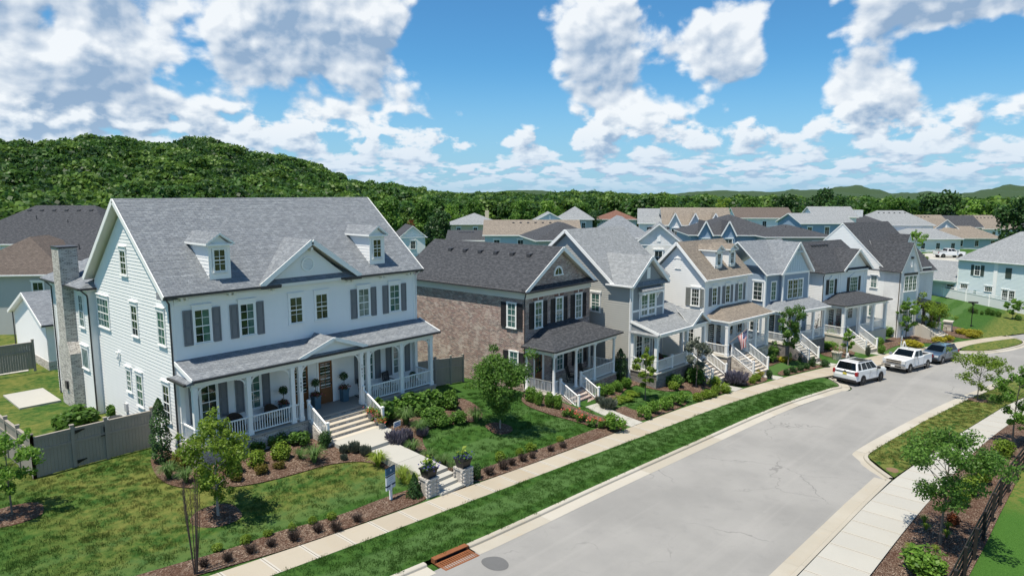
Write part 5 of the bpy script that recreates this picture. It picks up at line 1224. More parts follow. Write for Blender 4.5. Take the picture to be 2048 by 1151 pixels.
# ---------------- pale blue house across the side street
def h8():
    H = House('pale_blue_house', 127.74, 9.84, .342, -3.3, 'pale blue clapboard house with dark green shutters beyond the white fence', 'house')
    E = 3.3; SG = paint('dark green shutter', (.055,.075,.065), .5)
    H.core(.02, 9, -5, 9.3, -3.8, E-.1, PALE); H.siding('L', 0, -5, 9.3, -3.4, E-.15, PALE, lap=.2)
    H.hip(-.4, 12, -5.5, 9.7, E, 7.9, SH_LITE); H.gutter((-.4,-5.4,E),(-.4,9.7,E), WGUT, out=(-1,0))
    H.board('L', 0, 3.45, 4.0, -3.4, E-.1, .09, name='corner_pilaster'); H.board('L', 0, 9.2, 9.35, -3.4, E-.1, .06)
    H.win_l('L', 0, 6.0, 6.8, .9, 2.48, cols=2, rows=4, head='flat'); H.shutter('L', 0, 6.9, 7.35, .85, 2.55, SG); H.shutter('L', 0, 5.4, 5.9, .85, 2.55, SG)
    H.shutter('L', 0, 1.5, 2.35, .9, 2.5, SG)
    H.win_l('L', 0, 7.6, 8.7, -1.38, -.7, cols=4, rows=2, head='flat'); H.win_l('L', 0, 3.95, 5.05, -1.45, -.7, cols=4, rows=2, head='flat')
    H.win_l('L', 0, .8, 1.6, -2.9, -.95, cols=3, rows=4, head=None); H.win_l('L', 0, 1.75, 2.55, -2.9, -.95, cols=3, rows=4, head='flat')
    H.put(MB().box(-.2,-.02,6.3,6.6,-2.0,-1.5), 'meter_box', paint('meter green', (.20,.30,.28), .5)); H.put(MB().box(-.2,-.02,4.8,5.1,-2.6,-2.2), 'meter_box', MATS['meter green'])
    # rear porch wing
    H.put(MB().box(1.2,8,9.3,16,-3.8,-.5), 'wing_wall', PALE); H.put(MB().slab([(-.3,9.3,-.4),(-.3,16.5,-.5),(4,16.5,2.5),(4,9.3,2.5)][::-1], .14, 0, 1), 'wing_roof', [SH_LITE, TRIM])
    for y in (9.5, 13.6, 16.2): H.post(.1, y, -3.3, -.6, .25)
    H.put(MB().box(-.05,.2,9.4,16.3,-.85,-.5), 'porch_beam', TRIM); H.win_l('L', 1.18, 10.5, 11.5, -3.0, -1.2, cols=2, rows=3); H.put(MB().box(-.0,1.3,14.2,16.2,-3.6,-.6), 'porch_end', PALE)
    return H
H8 = h8()
# ------------------------------------------------------------------ planting
LF = {
 'dark':  leafmat('dark evergreen leaf', (0.014,0.041,0.013), (0.058,0.131,0.032), .2),
 'mid':   leafmat('mid green leaf', (0.032,0.087,0.014), (0.123,0.239,0.041), .35),
 'fresh': leafmat('fresh green leaf', (0.058,0.138,0.020), (0.181,0.326,0.049), .4),
 'lime':  leafmat('lime leaf', (.085,.150,.016), (.215,.310,.040), .4),
 'yel':   leafmat('golden leaf', (.17,.18,.012), (.40,.36,.035), .35),
 'sage':  leafmat('grey green leaf', (.060,.085,.055), (.150,.170,.135), .2),
 'lav':   leafmat('lavender spike', (.075,.070,.095), (.17,.16,.20), .2),
 'bronze':leafmat('bronze leaf', (.060,.050,.010), (.150,.130,.025), .3),
 'rust':  leafmat('rust red leaf', (.085,.022,.008), (.19,.060,.020), .3),
 'twig':  leafmat('bare twig', (.040,.028,.024), (.085,.065,.055), .0),
 'blade': leafmat('ornamental grass blade', (0.051,0.109,0.029), (0.145,0.246,0.072), .35),
 'lblade':leafmat('lime grass blade', (.110,.180,.018), (.280,.370,.050), .4),
 'coral': leafmat('coral petal', (.42,.07,.045), (.62,.16,.10), .3),
 'violet':leafmat('violet petal', (.035,.030,.16), (.09,.08,.30), .2),
 'pink':  leafmat('pink petal', (.26,.06,.10), (.42,.14,.18), .3),
 'forest':leafmat('woodland leaf', (0.014,0.043,0.012), (0.072,0.160,0.029), .3, .95),
 'forestl':leafmat('woodland light leaf', (0.032,0.080,0.014), (0.123,0.217,0.038), .3, .8),
}
def leafmesh(name, P, N, size, mat, tint, asp=.62, rng=RNG, extra=None):
    """P centres, N normals (n,3); a folded diamond-like leaf for each"""
    n = len(P); N = N/np.maximum(np.linalg.norm(N, axis=1), 1e-6)[:, None]
    r = rng.normal(size=(n,3)); U = np.cross(N, r); U /= np.maximum(np.linalg.norm(U, axis=1), 1e-6)[:, None]; V = np.cross(N, U)
    s = (size*(.7+.6*rng.random(n)))[:, None] if np.isscalar(size) else size[:, None]
    v = np.empty((n,4,3)); v[:,0] = P-U*s*.5; v[:,1] = P-V*s*asp*.5+N*s*.06; v[:,2] = P+U*s*.5; v[:,3] = P+V*s*asp*.5+N*s*.06
    return quads(name, v, mat, tint)
def quads(name, v, mat, tint):
    n = len(v); me = bpy.data.meshes.new(name)
    me.vertices.add(n*4); me.loops.add(n*4); me.polygons.add(n)
    me.vertices.foreach_set('co', v.reshape(-1).astype(np.float32)); me.loops.foreach_set('vertex_index', np.arange(n*4, dtype=np.int32))
    me.polygons.foreach_set('loop_start', np.arange(0, n*4, 4, dtype=np.int32))
    me.update(calc_edges=True); a = me.attributes.new('tint', 'FLOAT', 'FACE'); a.data.foreach_set('value', np.clip(tint,0,1).astype(np.float32))
    me.materials.append(mat); return me
def clump_pts(cl, n, rng, shell=.5):
    """cl: list of (centre, radii, tint); leaves spread through the clumps, thicker near their skins"""
    C = np.array([c[0] for c in cl]); A = np.array([c[1] for c in cl]); T = np.array([c[2] for c in cl])
    w = A[:,0]*A[:,1]+A[:,1]*A[:,2]+A[:,0]*A[:,2]; k = rng.choice(len(cl), n, p=w/w.sum())
    d = rng.normal(size=(n,3)); d /= np.linalg.norm(d, axis=1)[:, None]
    r = shell+(1-shell)*rng.random(n)**.6
    P = C[k]+d*A[k]*r[:, None]*(1+.12*rng.normal(size=(n,1)))
    N = d*.8+rng.normal(size=(n,3))*.75+np.array([0,0,.45]); return P, N, T[k]+.22*rng.normal(size=n)
SHRUB = {}
def shrub_mesh(style, var):
    k = (style, var)
    if k in SHRUB: return SHRUB[k]
    rng = np.random.default_rng(hash_(style)*7+var)
    kind, mat, n, leaf = {
      'box':('dome','dark',1500,.10), 'green':('dome','mid',1300,.12), 'fresh':('dome','fresh',1300,.12), 'lime':('dome','lime',1200,.12), 'yel':('dome','yel',1200,.12),
      'bronze':('dome','bronze',1100,.12), 'laurel':('loose','mid',1100,.17), 'loose':('loose','fresh',900,.12), 'pieris':('loose','mid',1000,.13), 'rust':('dome','rust',900,.14),
      'sage':('tuft','sage',700,.10), 'lav':('tuft','lav',900,.10), 'cone':('cone','dark',1700,.11), 'conem':('cone','mid',1500,.12), 'twig':('twigs','twig',260,.1),
      'cover':('flat','lime',800,.12), 'rose':('loose','mid',700,.13), 'gold':('dome','yel',1100,.13)}[style]
    if kind in ('dome','loose','flat'):
        cl = []; m = 9 if kind == 'dome' else 13
        for i in range(m):
            a = rng.random()*6.28; q = math.sqrt(rng.random())*(.30 if kind == 'dome' else .36); z = .30+.38*rng.random() if kind != 'flat' else .35
            s = (.20 if kind == 'dome' else .15)+.07*rng.random(); cl.append(((q*math.cos(a), q*math.sin(a), z*(1-q*.5)), (s, s, s*1.25), .5+.22*rng.normal()))
        if kind == 'dome': cl.append(((0,0,.45), (.42,.42,.47), .5))
        P, N, t = clump_pts(cl, n, rng, .72 if kind == 'dome' else .45); P[:,2] = np.clip(P[:,2], .01, 1.15)
        me = leafmesh('foliage', P, N, leaf, LF[mat], t, rng=rng)
    elif kind == 'cone':
        z = rng.random(n)**.8; rr = .5*(1-z**1.25)*(.55+.45*np.sqrt(rng.random(n)))+.02; a = rng.random(n)*6.283
        rr *= 1+.18*np.sin(a*5+z*17)
        P = np.stack([rr*np.cos(a), rr*np.sin(a), z], 1); N = np.stack([np.cos(a), np.sin(a), .5+0*a], 1)+rng.normal(size=(n,3))*.6
        me = leafmesh('foliage', P, N, leaf, LF[mat], .5+.25*rng.normal(size=n), rng=rng)
    elif kind == 'tuft':
        a = rng.random(n)*6.283; q = np.sqrt(rng.random(n))*.42; h = (.35+.65*rng.random(n))*(1-.5*q/.42*rng.random(n))
        v = np.empty((n,4,3)); bx = q*np.cos(a)*.7; by = q*np.sin(a)*.7; tx = q*np.cos(a)*1.15; ty = q*np.sin(a)*1.15; b = rng.random(n)*6.283; w = .022
        v[:,0] = np.stack([bx-w*np.cos(b), by-w*np.sin(b), h*.3], 1); v[:,1] = np.stack([bx+w*np.cos(b), by+w*np.sin(b), h*.3], 1)
        v[:,2] = np.stack([tx+w*np.cos(b), ty+w*np.sin(b), h], 1); v[:,3] = np.stack([tx-w*np.cos(b), ty-w*np.sin(b), h], 1)
        me = quads('foliage', v, LF[mat], .5+.3*rng.normal(size=n))
    else:                                                           # bare twiggy winter-burnt shrub
        a = rng.random(n)*6.283; q = np.sqrt(rng.random(n))*.48; h = .35+.65*rng.random(n); w = .011
        v = np.empty((n,4,3)); bx = .12*q*np.cos(a); by = .12*q*np.sin(a); tx = q*np.cos(a); ty = q*np.sin(a); b = rng.random(n)*6.283
        v[:,0] = np.stack([bx-w*np.cos(b), by-w*np.sin(b), 0*a], 1); v[:,1] = np.stack([bx+w*np.cos(b), by+w*np.sin(b), 0*a], 1)
        v[:,2] = np.stack([tx+w*np.cos(b), ty+w*np.sin(b), h], 1); v[:,3] = np.stack([tx-w*np.cos(b), ty-w*np.sin(b), h], 1)
        P = np.stack([tx,ty,h],1)[:150]; lm = leafmesh('x', P, rng.normal(size=(150,3)), .07, LF['bronze'], rng.random(150), rng=rng)
        lv = np.empty(len(lm.vertices)*3); lm.vertices.foreach_get('co', lv)
        me = quads('foliage', np.concatenate([v, lv.reshape(-1,4,3)]), LF['twig'], np.concatenate([.5+.3*rng.normal(size=n), .6+.3*rng.random(150)]))
    SHRUB[k] = me; return me
def hash_(s): return sum((i+1)*ord(c) for i, c in enumerate(s)) % 997
def blades_mesh(var, mat, n=230, arch=.75):
    k = ('blades', var, mat)
    if k in SHRUB: return SHRUB[k]
    rng = np.random.default_rng(var+5); a = rng.random(n)*6.283; r = .25+.3*rng.random(n); h = .55+.45*rng.random(n); w = .012+.008*rng.random(n); segs = []
    px, py = -np.sin(a), np.cos(a)
    for (t0, t1) in ((0,.4),(.4,.75),(.75,1.0)):
        v = np.empty((n,4,3))
        for j, (t, sg) in enumerate(((t0,-1),(t0,1),(t1,1),(t1,-1))):
            d = .05+r*t**1.6*arch/.75; z = h*np.sin(np.minimum(t*1.9,1.75))*1.0-(.12*h if t == 1 else 0); ww = w*(1-t*.75)*sg
            v[:,j] = np.stack([np.cos(a)*d+px*ww, np.sin(a)*d+py*ww, z], 1)
        segs.append(v)
    me = quads('foliage', np.concatenate(segs), LF[mat], np.tile(.5+.3*rng.normal(size=n), 3)); SHRUB[k] = me; return me
def place(name, me, x, y, w, h, label, cat, group=None, z=None):
    o = link(name, me, None, (x, y, (g(x, y) if z is None else z)+.02)); o.scale = (w, w, h); o.rotation_euler[2] = random.uniform(0, 6.28)
    return tag(o, label, cat, group)
ORD = ['first','second','third','fourth','fifth','sixth','seventh','eighth','ninth','tenth']
VEG = {
'lime': [(14.47, 28.95, 0.94, 0.88), (15.78, 28.98, 0.96, 0.9), (13.37, 29.07, 0.91, 0.95), (12.06, 29.17, 0.8, 0.92)],
'globe': [(14.33, 28.19, 0.64, 0.52), (15.18, 28.14, 0.51, 0.41), (13.16, 28.21, 0.62, 0.51)],
'fount': [(16.74, 27.64, 1.2, 0.9), (16.44, 28.42, 0.63, 0.55), (11.13, 30.37, 1.02, 0.79), (11.48, 29.44, 0.88, 0.73)],
'box_stair': [(18.08, 28.8, 0.68, 1.0)],
'pieris': [(15.41, 30.65, 1.04, 0.93), (16.4, 30.5, 1.11, 0.89), (17.37, 29.88, 1.22, 0.95), (14.37, 30.61, 0.87, 0.75)],
'sage': [(18.45, 27.7, 0.5, 0.47), (18.89, 27.45, 0.6, 0.63), (19.14, 26.87, 0.6, 0.57), (18.02, 27.08, 0.37, 0.33)],
'limegrass': [(18.99, 25.67, 1.07, 0.76), (18.91, 23.68, 0.93, 0.82), (18.76, 22.78, 0.91, 0.85), (19.03, 22.41, 0.68, 0.76)],
'nandina': [(11.91, 31.01, 0.87, 1.0)],
'laurel': [(22.46, 29.5, 1.63, 1.69), (23.77, 29.9, 1.27, 1.2), (24.81, 29.62, 1.94, 1.53), (26.3, 29.8, 1.64, 1.39), (26.84, 28.87, 1.02, 1.44), (10.27, 39.99, 2.06, 1.71), (12.37, 41.38, 0.91, 1.0), (10.03, 41.4, 1.08, 1.01)],
'mound': [(24.7, 28.01, 1.6, 0.95), (23.87, 27.61, 0.78, 0.64), (24.73, 27.28, 1.07, 0.7), (25.84, 27.14, 1.09, 0.78)],
'fount2': [(23.11, 28.56, 1.23, 0.99), (22.99, 27.22, 1.04, 0.79), (26.73, 26.64, 1.22, 0.91), (21.31, 25.82, 0.92, 0.69)],
'lavbed': [(21.05, 26.83, 1.2, 0.86), (21.9, 27.09, 0.8, 0.66), (22.94, 26.97, 0.7, 0.56)],
'lily': [(21.47, 24.77, 0.91, 0.58), (21.67, 23.87, 0.85, 0.62), (21.7, 23.05, 0.83, 0.72), (21.52, 24.23, 0.6, 0.47)],
'box_pillar': [(21.91, 21.84, 0.53, 0.9)],
'cone_pillar': [(18.41, 22.27, 0.67, 1.12)],
'twigL': [(10.92, 22.57, 0.48, 0.38), (11.68, 22.51, 0.45, 0.35), (12.51, 22.3, 0.54, 0.48), (13.54, 22.31, 0.51, 0.41), (14.11, 21.93, 0.55, 0.45), (10.05, 22.58, 0.47, 0.37), (9.31, 22.83, 0.42, 0.33), (15.17, 22.0, 0.49, 0.38)],
'tuftL': [(11.09, 23.36, 0.45, 0.39), (12.85, 23.06, 0.35, 0.41), (12.0, 23.35, 0.39, 0.28), (14.53, 22.82, 0.41, 0.38), (13.79, 23.08, 0.4, 0.34), (10.13, 23.55, 0.4, 0.31)],
'twigR': [(22.73, 21.76, 0.64, 0.46), (23.77, 21.78, 0.65, 0.52), (24.47, 21.87, 0.56, 0.42), (25.34, 21.84, 0.57, 0.43), (26.05, 21.79, 0.47, 0.38), (27.62, 21.8, 0.49, 0.34), (28.57, 21.7, 0.5, 0.35)],
'tuftR': [(24.41, 22.58, 0.62, 0.59), (25.88, 22.52, 0.48, 0.44), (26.79, 22.52, 0.6, 0.51), (29.18, 22.39, 0.45, 0.41)],
'h2row': [(32.86, 27.64, 0.79, 1.16), (32.81, 26.91, 0.65, 1.08), (33.21, 26.36, 0.65, 1.15), (33.54, 25.92, 0.65, 1.08)],
'rose': [(32.9, 24.66, 0.76, 0.66), (33.08, 23.71, 0.75, 0.65), (33.0, 22.86, 0.74, 0.57), (33.19, 22.29, 0.67, 0.64), (33.22, 24.31, 0.57, 0.46)],
'loose': [(33.53, 21.53, 1.46, 1.33)],
'h2right': [(38.67, 26.06, 0.85, 1.03), (39.58, 25.95, 0.79, 0.89), (40.57, 25.91, 0.8, 0.91), (41.82, 25.98, 0.82, 0.93)],
'lav2': [(36.93, 24.31, 1.28, 0.7), (37.35, 25.24, 0.69, 0.5)],
'cover': [(39.5, 24.64, 1.41, 0.51), (41.02, 24.76, 1.3, 0.45), (38.32, 24.58, 1.03, 0.43)],
'hedge': [(37.11, 21.64, 1.04, 1.01), (38.55, 21.7, 1.06, 1.04), (40.06, 21.76, 1.09, 0.99), (41.37, 21.75, 1.11, 1.01), (42.7, 21.76, 1.0, 0.96)],
'h3porch': [(45.33, 24.87, 1.23, 1.12), (45.75, 24.11, 1.3, 1.04), (48.22, 24.65, 1.04, 1.16), (48.08, 23.54, 1.65, 1.56), (44.67, 26.28, 1.4, 1.53), (50.59, 24.04, 0.98, 1.02)],
'h3low': [(44.85, 23.75, 0.83, 0.71), (44.88, 21.1, 0.87, 0.76), (45.63, 20.99, 0.74, 0.61), (43.72, 21.23, 0.79, 0.67), (47.64, 20.93, 0.98, 0.79), (46.67, 21.2, 0.75, 0.7), (48.56, 22.25, 1.17, 0.97)],
'lav4': [(50.88, 21.48, 2.0, 1.08), (51.32, 22.47, 1.06, 0.85)],
'box4': [(54.92, 22.93, 0.6, 0.98), (54.8, 22.22, 0.76, 0.66), (54.53, 23.61, 0.69, 0.63), (55.09, 20.4, 0.54, 0.87)],
'yel4': [(55.07, 21.37, 1.18, 0.57)],
'grn4': [(52.19, 20.67, 0.68, 0.63), (53.3, 20.79, 0.78, 0.72)],
'h5': [(61.04, 22.79, 1.66, 1.15), (64.61, 23.48, 1.45, 1.01), (64.64, 22.72, 0.72, 0.7), (62.25, 23.83, 1.23, 0.98)],
'cone5': [(64.67, 21.97, 0.48, 0.94), (64.45, 20.96, 0.52, 0.98)],
'yel5': [(62.46, 21.7, 1.3, 0.58)],
'row5': [(57.65, 19.88, 0.64, 0.62), (59.13, 19.85, 0.66, 0.64), (60.48, 19.71, 0.67, 0.65), (61.62, 19.53, 0.63, 0.61), (63.14, 19.54, 0.64, 1.05), (64.11, 18.79, 0.92, 0.72)],
'h6': [(74.83, 21.43, 1.17, 1.99), (72.67, 21.02, 1.97, 0.86), (73.72, 22.15, 1.06, 0.77)],
'yel7': [(82.61, 15.38, 2.07, 0.79), (88.05, 13.71, 1.59, 0.71), (89.87, 13.13, 1.38, 0.72)],
'yelU': [(95.58, 12.61, 1.45, 0.75), (96.05, 11.86, 1.44, 0.75), (95.63, 11.15, 1.43, 0.87), (94.18, 11.36, 1.41, 0.73)],
'box7': [(75.3, 16.67, 0.77, 1.06), (79.54, 17.91, 1.08, 1.12), (89.24, 17.59, 0.83, 1.23), (86.23, 18.56, 1.39, 1.33), (83.59, 18.98, 1.14, 1.06)],
'grn7': [(91.74, 16.94, 1.33, 1.25), (94.66, 16.7, 1.48, 1.41), (87.71, 18.11, 1.17, 1.22), (97.19, 15.81, 1.0, 1.3)],
'spike': [(73.03, 17.36, 0.5, 1.15)],
'hedgeR': [(46.13, 3.65, 1.26, 1.07), (43.89, 3.82, 0.77, 0.8), (42.29, 3.93, 0.9, 0.94), (40.03, 4.02, 1.07, 1.06), (37.75, 4.14, 1.06, 1.11), (36.0, 4.23, 0.93, 0.97)],
'foreR': [(27.44, 4.09, 1.55, 1.11)],
'brownR': [(33.12, 4.04, 0.47, 0.67)],
'tuftsR': [(29.14, 4.85, 0.47, 0.33), (29.8, 4.14, 0.32, 0.29), (31.6, 4.04, 0.37, 0.35), (31.78, 4.81, 0.38, 0.31), (32.52, 5.02, 0.43, 0.36), (32.59, 4.16, 0.38, 0.31)],
'far': [(115.96, 14.45, 0.8, 0.98), (115.37, 13.83, 0.65, 0.82), (114.95, 13.07, 0.57, 0.67), (115.56, 12.43, 0.85, 1.04), (115.04, 11.79, 0.71, 0.95), (114.57, 11.1, 0.77, 0.95), (113.24, 8.73, 0.88, 0.78)],
}
def row(key, style, name, tmpl, cat='shrub', group=None, own=None, blades=None):
    """tmpl holds {o}: an ordinal along the row; own: labels for single members"""
    for i, (x, y, w, h) in enumerate(VEG[key]):
        lab = own[i] if own else tmpl.format(o=ORD[i])
        me = blades_mesh(i % 3, blades) if blades else shrub_mesh(style, i % 3)
        place(name, me, x, y, w*1.06, h*(1.0 if blades else 1.0), lab, cat, group)
G1 = 'planting in front of the white corner house'
row('lime', 'lime', 'lime_shrub', '{o} rounded lime green shrub counted from the second porch bay towards the left corner', group=G1, own=['bright lime shrub behind the bronze globe at mid porch bed', 'bright lime shrub nearest the stair side of the porch bed', 'lime shrub behind the yellow green young tree crown', 'lime shrub at the left end of the porch bed beside the fountain grass'])
row('globe', 'bronze', 'bronze_shrub', '', group=G1, own=['largest bronze green globe shrub at the lawn edge of the porch bed', 'smallest bronze globe shrub below the lime shrub by the steps', 'bronze green globe shrub nearest the young tree'])
row('fount', '', 'fountain_grass', '', 'grass', G1, ['wide fountain grass mound left of the boxwood by the steps', 'small grass mound behind the wide fountain grass', 'fountain grass at the foot of the columnar cypress', 'fountain grass below the rusty nandina at the house corner'], 'blade')
row('box_stair', 'box', 'boxwood', '', group=G1, own=['dark egg shaped boxwood at the foot of the left stair rail'])
row('pieris', 'pieris', 'foundation_shrub', '{o} loose olive green shrub against the brick porch base counted from the lower left', group=G1)
row('sage', 'sage', 'salvia', '{o} small grey green salvia between the steps and the front walk', 'plant', G1)
row('limegrass', '', 'lime_grass', '', 'grass', G1, ['lime grass clump above the realtor sign, closest to the house', 'lime grass clump right behind the blue sign', 'lime grass clump above the dark conical shrub', 'lime grass clump touching the left brick pillar'], 'lblade')
row('nandina', 'bronze', 'nandina', '', group=G1, own=['bronze red nandina at the front left corner of the white house'])
row('laurel', 'laurel', 'laurel_shrub', '', group=G1, own=['tall laurel right beside the right stair rail', 'laurel between the stair rail and the porch end', 'widest glossy laurel below the porch railing', 'laurel under the right end of the porch', 'upright laurel at the right corner of the porch base', 'big bright laurel at the foot of the chimney behind the fence', 'small laurel by the air conditioner behind the fence', 'lower laurel in front of the chimney behind the fence'])
row('mound', 'green', 'mound_shrub', '{o} clipped green mound in the bed right of the steps', group=G1)
row('fount2', '', 'fountain_grass', '', 'grass', G1, ['fountain grass between laurel and flower pots', 'fountain grass in the middle of the right bed', 'pale fountain grass at the lawn tip by the small tree', 'low grass clump along the right edge of the walk'], 'blade')
row('lavbed', 'lav', 'lavender', '{o} grey lavender mound right of the landing', 'plant', G1)
row('lily', '', 'daylily', '{o} daylily clump along the right edge of the walk towards the pillar', 'plant', G1, None, 'blade')
row('box_pillar', 'box', 'boxwood', '', group=G1, own=['dark boxwood right behind the right brick pillar'])
row('cone_pillar', 'cone', 'conical_shrub', '', group=G1, own=['dark conical shrub left of the left brick pillar'])
row('twigL', 'twig', 'twiggy_shrub', '{o} listed bare twiggy shrub in the mulch strip left of the pillars', group='twiggy shrubs along the sidewalk')
row('tuftL', 'lime', 'young_shrub', '{o} listed small yellow green seedling at the lawn edge left of the pillars', group='seedlings along the lawn edge')
row('twigR', 'twig', 'twiggy_shrub', '{o} bare twiggy shrub in the mulch strip counted from the right pillar', group='twiggy shrubs along the sidewalk')
row('tuftR', 'lime', 'young_shrub', '{o} small yellow green seedling at the lawn edge counted from the right pillar', group='seedlings along the lawn edge')
G2 = 'planting in front of the brick house'
row('h2row', 'fresh', 'porch_shrub', '{o} upright green shrub below the brick house porch rail from the left', group=G2)
row('rose', 'rose', 'rose_bush', '{o} listed coral rose bush beside the brick house walk', group=G2)
row('loose', 'loose', 'loose_shrub', '', group=G2, own=['large airy green shrub at the corner of the brick house walk and sidewalk'])
row('h2right', 'fresh', 'porch_shrub', '{o} green shrub right of the brick steps counted from the steps', group=G2)
row('lav2', 'sage', 'catmint', '{o} grey green catmint right of the brick steps', 'plant', G2)
row('cover', 'cover', 'ground_cover', '{o} patch of yellow green ground cover behind the catmint', 'plant', G2)
G3 = 'planting in front of the grey house'
row('hedge', 'loose', 'hedge_shrub', '{o} shrub of the loose hedge along the sidewalk from the brick house side', group=G3)
row('h3porch', 'green', 'hydrangea', '{o} listed broad green hydrangea below the grey house porch', group=G3)
row('h3low', 'lime', 'low_shrub', '{o} listed low yellow green shrub in front of the grey house stairs', group=G3)
row('lav4', 'lav', 'lavender', '{o} blue grey lavender drift between the two stone stairs', 'plant', 'planting in front of the flagged house')
row('box4', 'box', 'boxwood', '{o} listed small boxwood below the flag', group='planting in front of the flagged house')
row('yel4', 'gold', 'golden_shrub', '', group='planting in front of the flagged house', own=['low golden yellow shrub left of the flagged house walk'])
row('grn4', 'lime', 'low_shrub', '{o} lime shrub in front of the golden shrub by the walk', group='planting in front of the flagged house')
G5 = 'planting in front of the blue house'
row('h5', 'green', 'hydrangea', '{o} listed broad green shrub left of the blue house stairs', group=G5)
row('cone5', 'cone', 'conical_shrub', '{o} little conical evergreen at the blue house stairs', group=G5)
row('yel5', 'gold', 'golden_shrub', '', group=G5, own=['golden yellow shrub behind the young tree of the blue house'])
row('row5', 'box', 'low_shrub', '{o} dark low shrub in the row along the sidewalk before the parked cars', group=G5)
row('h6', 'fresh', 'tall_shrub', '{o} listed green shrub at the left corner of the black shuttered house', group='planting in front of the black shuttered house')
row('spike', 'sage', 'spiky_plant', '', 'plant', own=['thin spiky plant beside the black shuttered house walk'])
G7 = 'planting at the corner house'
row('yel7', 'yel', 'golden_hedge', '{o} golden hedge piece behind the parked cars', group=G7)
row('yelU', 'yel', 'golden_hedge', '{o} listed piece of the curved golden hedge at the street corner', group=G7)
row('box7', 'fresh', 'green_shrub', '{o} listed green shrub left of the tall white corner house front', group=G7)
row('grn7', 'green', 'green_shrub', '{o} listed dark green shrub below the corner house window', group=G7)
GR = 'planting along the board fence'
row('hedgeR', 'lime', 'fence_shrub', '', group=GR, own=['orange yellow shrub at the far end of the fence bed', 'narrow green shrub next to the orange yellow one', 'lime shrub in the middle of the fence bed', 'broad lime shrub behind the dark green tree', 'lime shrub right of the dark green tree crown', 'lime shrub closest to the dark green tree trunk'])
row('foreR', 'fresh', 'spreading_shrub', '', group=GR, own=['large spreading green shrub at the bottom edge of the fence bed'])
row('brownR', 'rust', 'dead_shrub', '', group=GR, own=['rust brown dead shrub under the dark green tree'])
row('tuftsR', '', 'sedge_tuft', '{o} listed pale sedge tuft around the dark green tree trunk', 'grass', GR, None, 'lblade')
row('far', 'green', 'clipped_shrub', '{o} clipped green shrub along the white fence across the side street from the left', group='shrubs along the white fence')
# roses carry coral blooms
rng = np.random.default_rng(3)
for o in [q for q in COL.objects if q.name.startswith('rose_bush')]:
    P = rng.normal(size=(26,3))*np.array([.28,.28,.16])+np.array([0,0,.8]); me = leafmesh('bloom', P, rng.normal(size=(26,3))+np.array([0,0,1]), .16, LF['coral'], rng.random(26), .9, rng)
    link('bloom', me, o)
# ------------------------------------------------------------------ trees
def tree(name, label, x, y, H, W, c0=.3, style='fresh', n=2600, leaf=.13, seed=1, group=None, z=None, trunk=None, bark=None, sparse=.45, nb=16, top=1.0, cat='tree', lean=0.0, widest=.45, vase=False):
    rng = np.random.default_rng(seed); z0 = (g(x, y) if z is None else z); root = empty(name, (x, y, z0)); tag(root, label, cat, group)
    tr = trunk or max(.035, H*.011); mb = MB(); pts = []
    for i in range(7):
        t = i/6; pts.append((lean*t*t*W+.03*W*math.sin(seed+t*4)*t, .03*W*math.cos(seed*2+t*5)*t, H*.93*t-.1))
    mb.tube(pts, [tr*(1.25-.25*min(1,t*8)) * (1-.82*t) for t in [i/6 for i in range(7)]], 7)
    def trunk_at(t):
        k = min(5, int(t*6)); f = t*6-k; a, b = Vector(pts[k]), Vector(pts[k+1]); return a.lerp(b, f)
    cl = []; ga = seed*1.7
    for i in range(nb):
        t = c0+(.95-c0)*(i+.5)/nb; ga += 2.39996; f = (t-c0)/(1-c0)
        prof = math.sin(math.pi*min(1, .12+.88*(f**(.9 if not vase else 1.6))))**.8 if not vase else .25+.75*f**.8
        if not vase: prof = (f/widest)**.6 if f < widest else max(.12, 1-((f-widest)/(1-widest))**1.6)
        L = W/2*prof*(.72+.5*rng.random()); b0 = trunk_at(min(.98, t*.93)); up = .35+.5*rng.random()+(.5 if vase else 0)
        e = b0+Vector((math.cos(ga)*L, math.sin(ga)*L, L*up)); m = b0.lerp(e, .55)+Vector((0,0,.06*L))
        mb.tube([b0, m, e], [tr*(1-.8*t)*.55, tr*.25, tr*.1], 5, cap=False)
        s = W*(.115+.07*rng.random())*sparse/.45*(.75+.35*prof); tt = .5+.2*rng.normal()
        cl.append((tuple(e), (s*1.15, s*1.15, s*.85), tt)); cl.append((tuple(m.lerp(e,.4)), (s*.8, s*.8, s*.65), tt-.05))
        if rng.random() < .7: q = e+Vector(rng.normal(size=3)*s*.9); cl.append((tuple(q), (s*.7, s*.7, s*.55), tt+.1)); mb.tube([m, q], [tr*.2, tr*.08], 4, cap=False)
    cl.append((tuple(trunk_at(.97)+Vector((0,0,H*.02))), (W*.09, W*.09, H*.055), .6))
    mb.build('trunk', bark or BARK, root)
    n = int(n*1.7); leaf *= 1.2
    P, N, tt = clump_pts(cl, n, rng, .25); k = P[:,2] > .2
    link('crown', leafmesh('crown', P[k], N[k], leaf, LF[style], tt[k], rng=rng), root)
    return root
GT = 'young street and garden trees'
tree('maple_sapling', 'young green maple at the far left edge in a mulch ring', 5.58, 31.25, 3.65, 1.9, .35, 'fresh', 1500, .12, 3, GT, sparse=.42, nb=13)
tree('young_tree', 'yellow green young tree in front of the white house porch', 11.25, 25.89, 4.85, 2.5, .22, 'lime', 3300, .105, 5, GT, sparse=.40, nb=22, widest=.35, bark=BARKL)
tree('round_tree', 'dense green tree on the lawn between white and brick house', 27.41, 25.38, 4.75, 2.55, .24, 'mid', 6500, .115, 8, GT, sparse=.58, nb=26, bark=BARKL)
tree('young_tree', 'lime young tree at the left end of the grey house porch', 40.72, 23.71, 4.1, 1.7, .3, 'lime', 1300, .13, 11, GT, sparse=.42, nb=12)
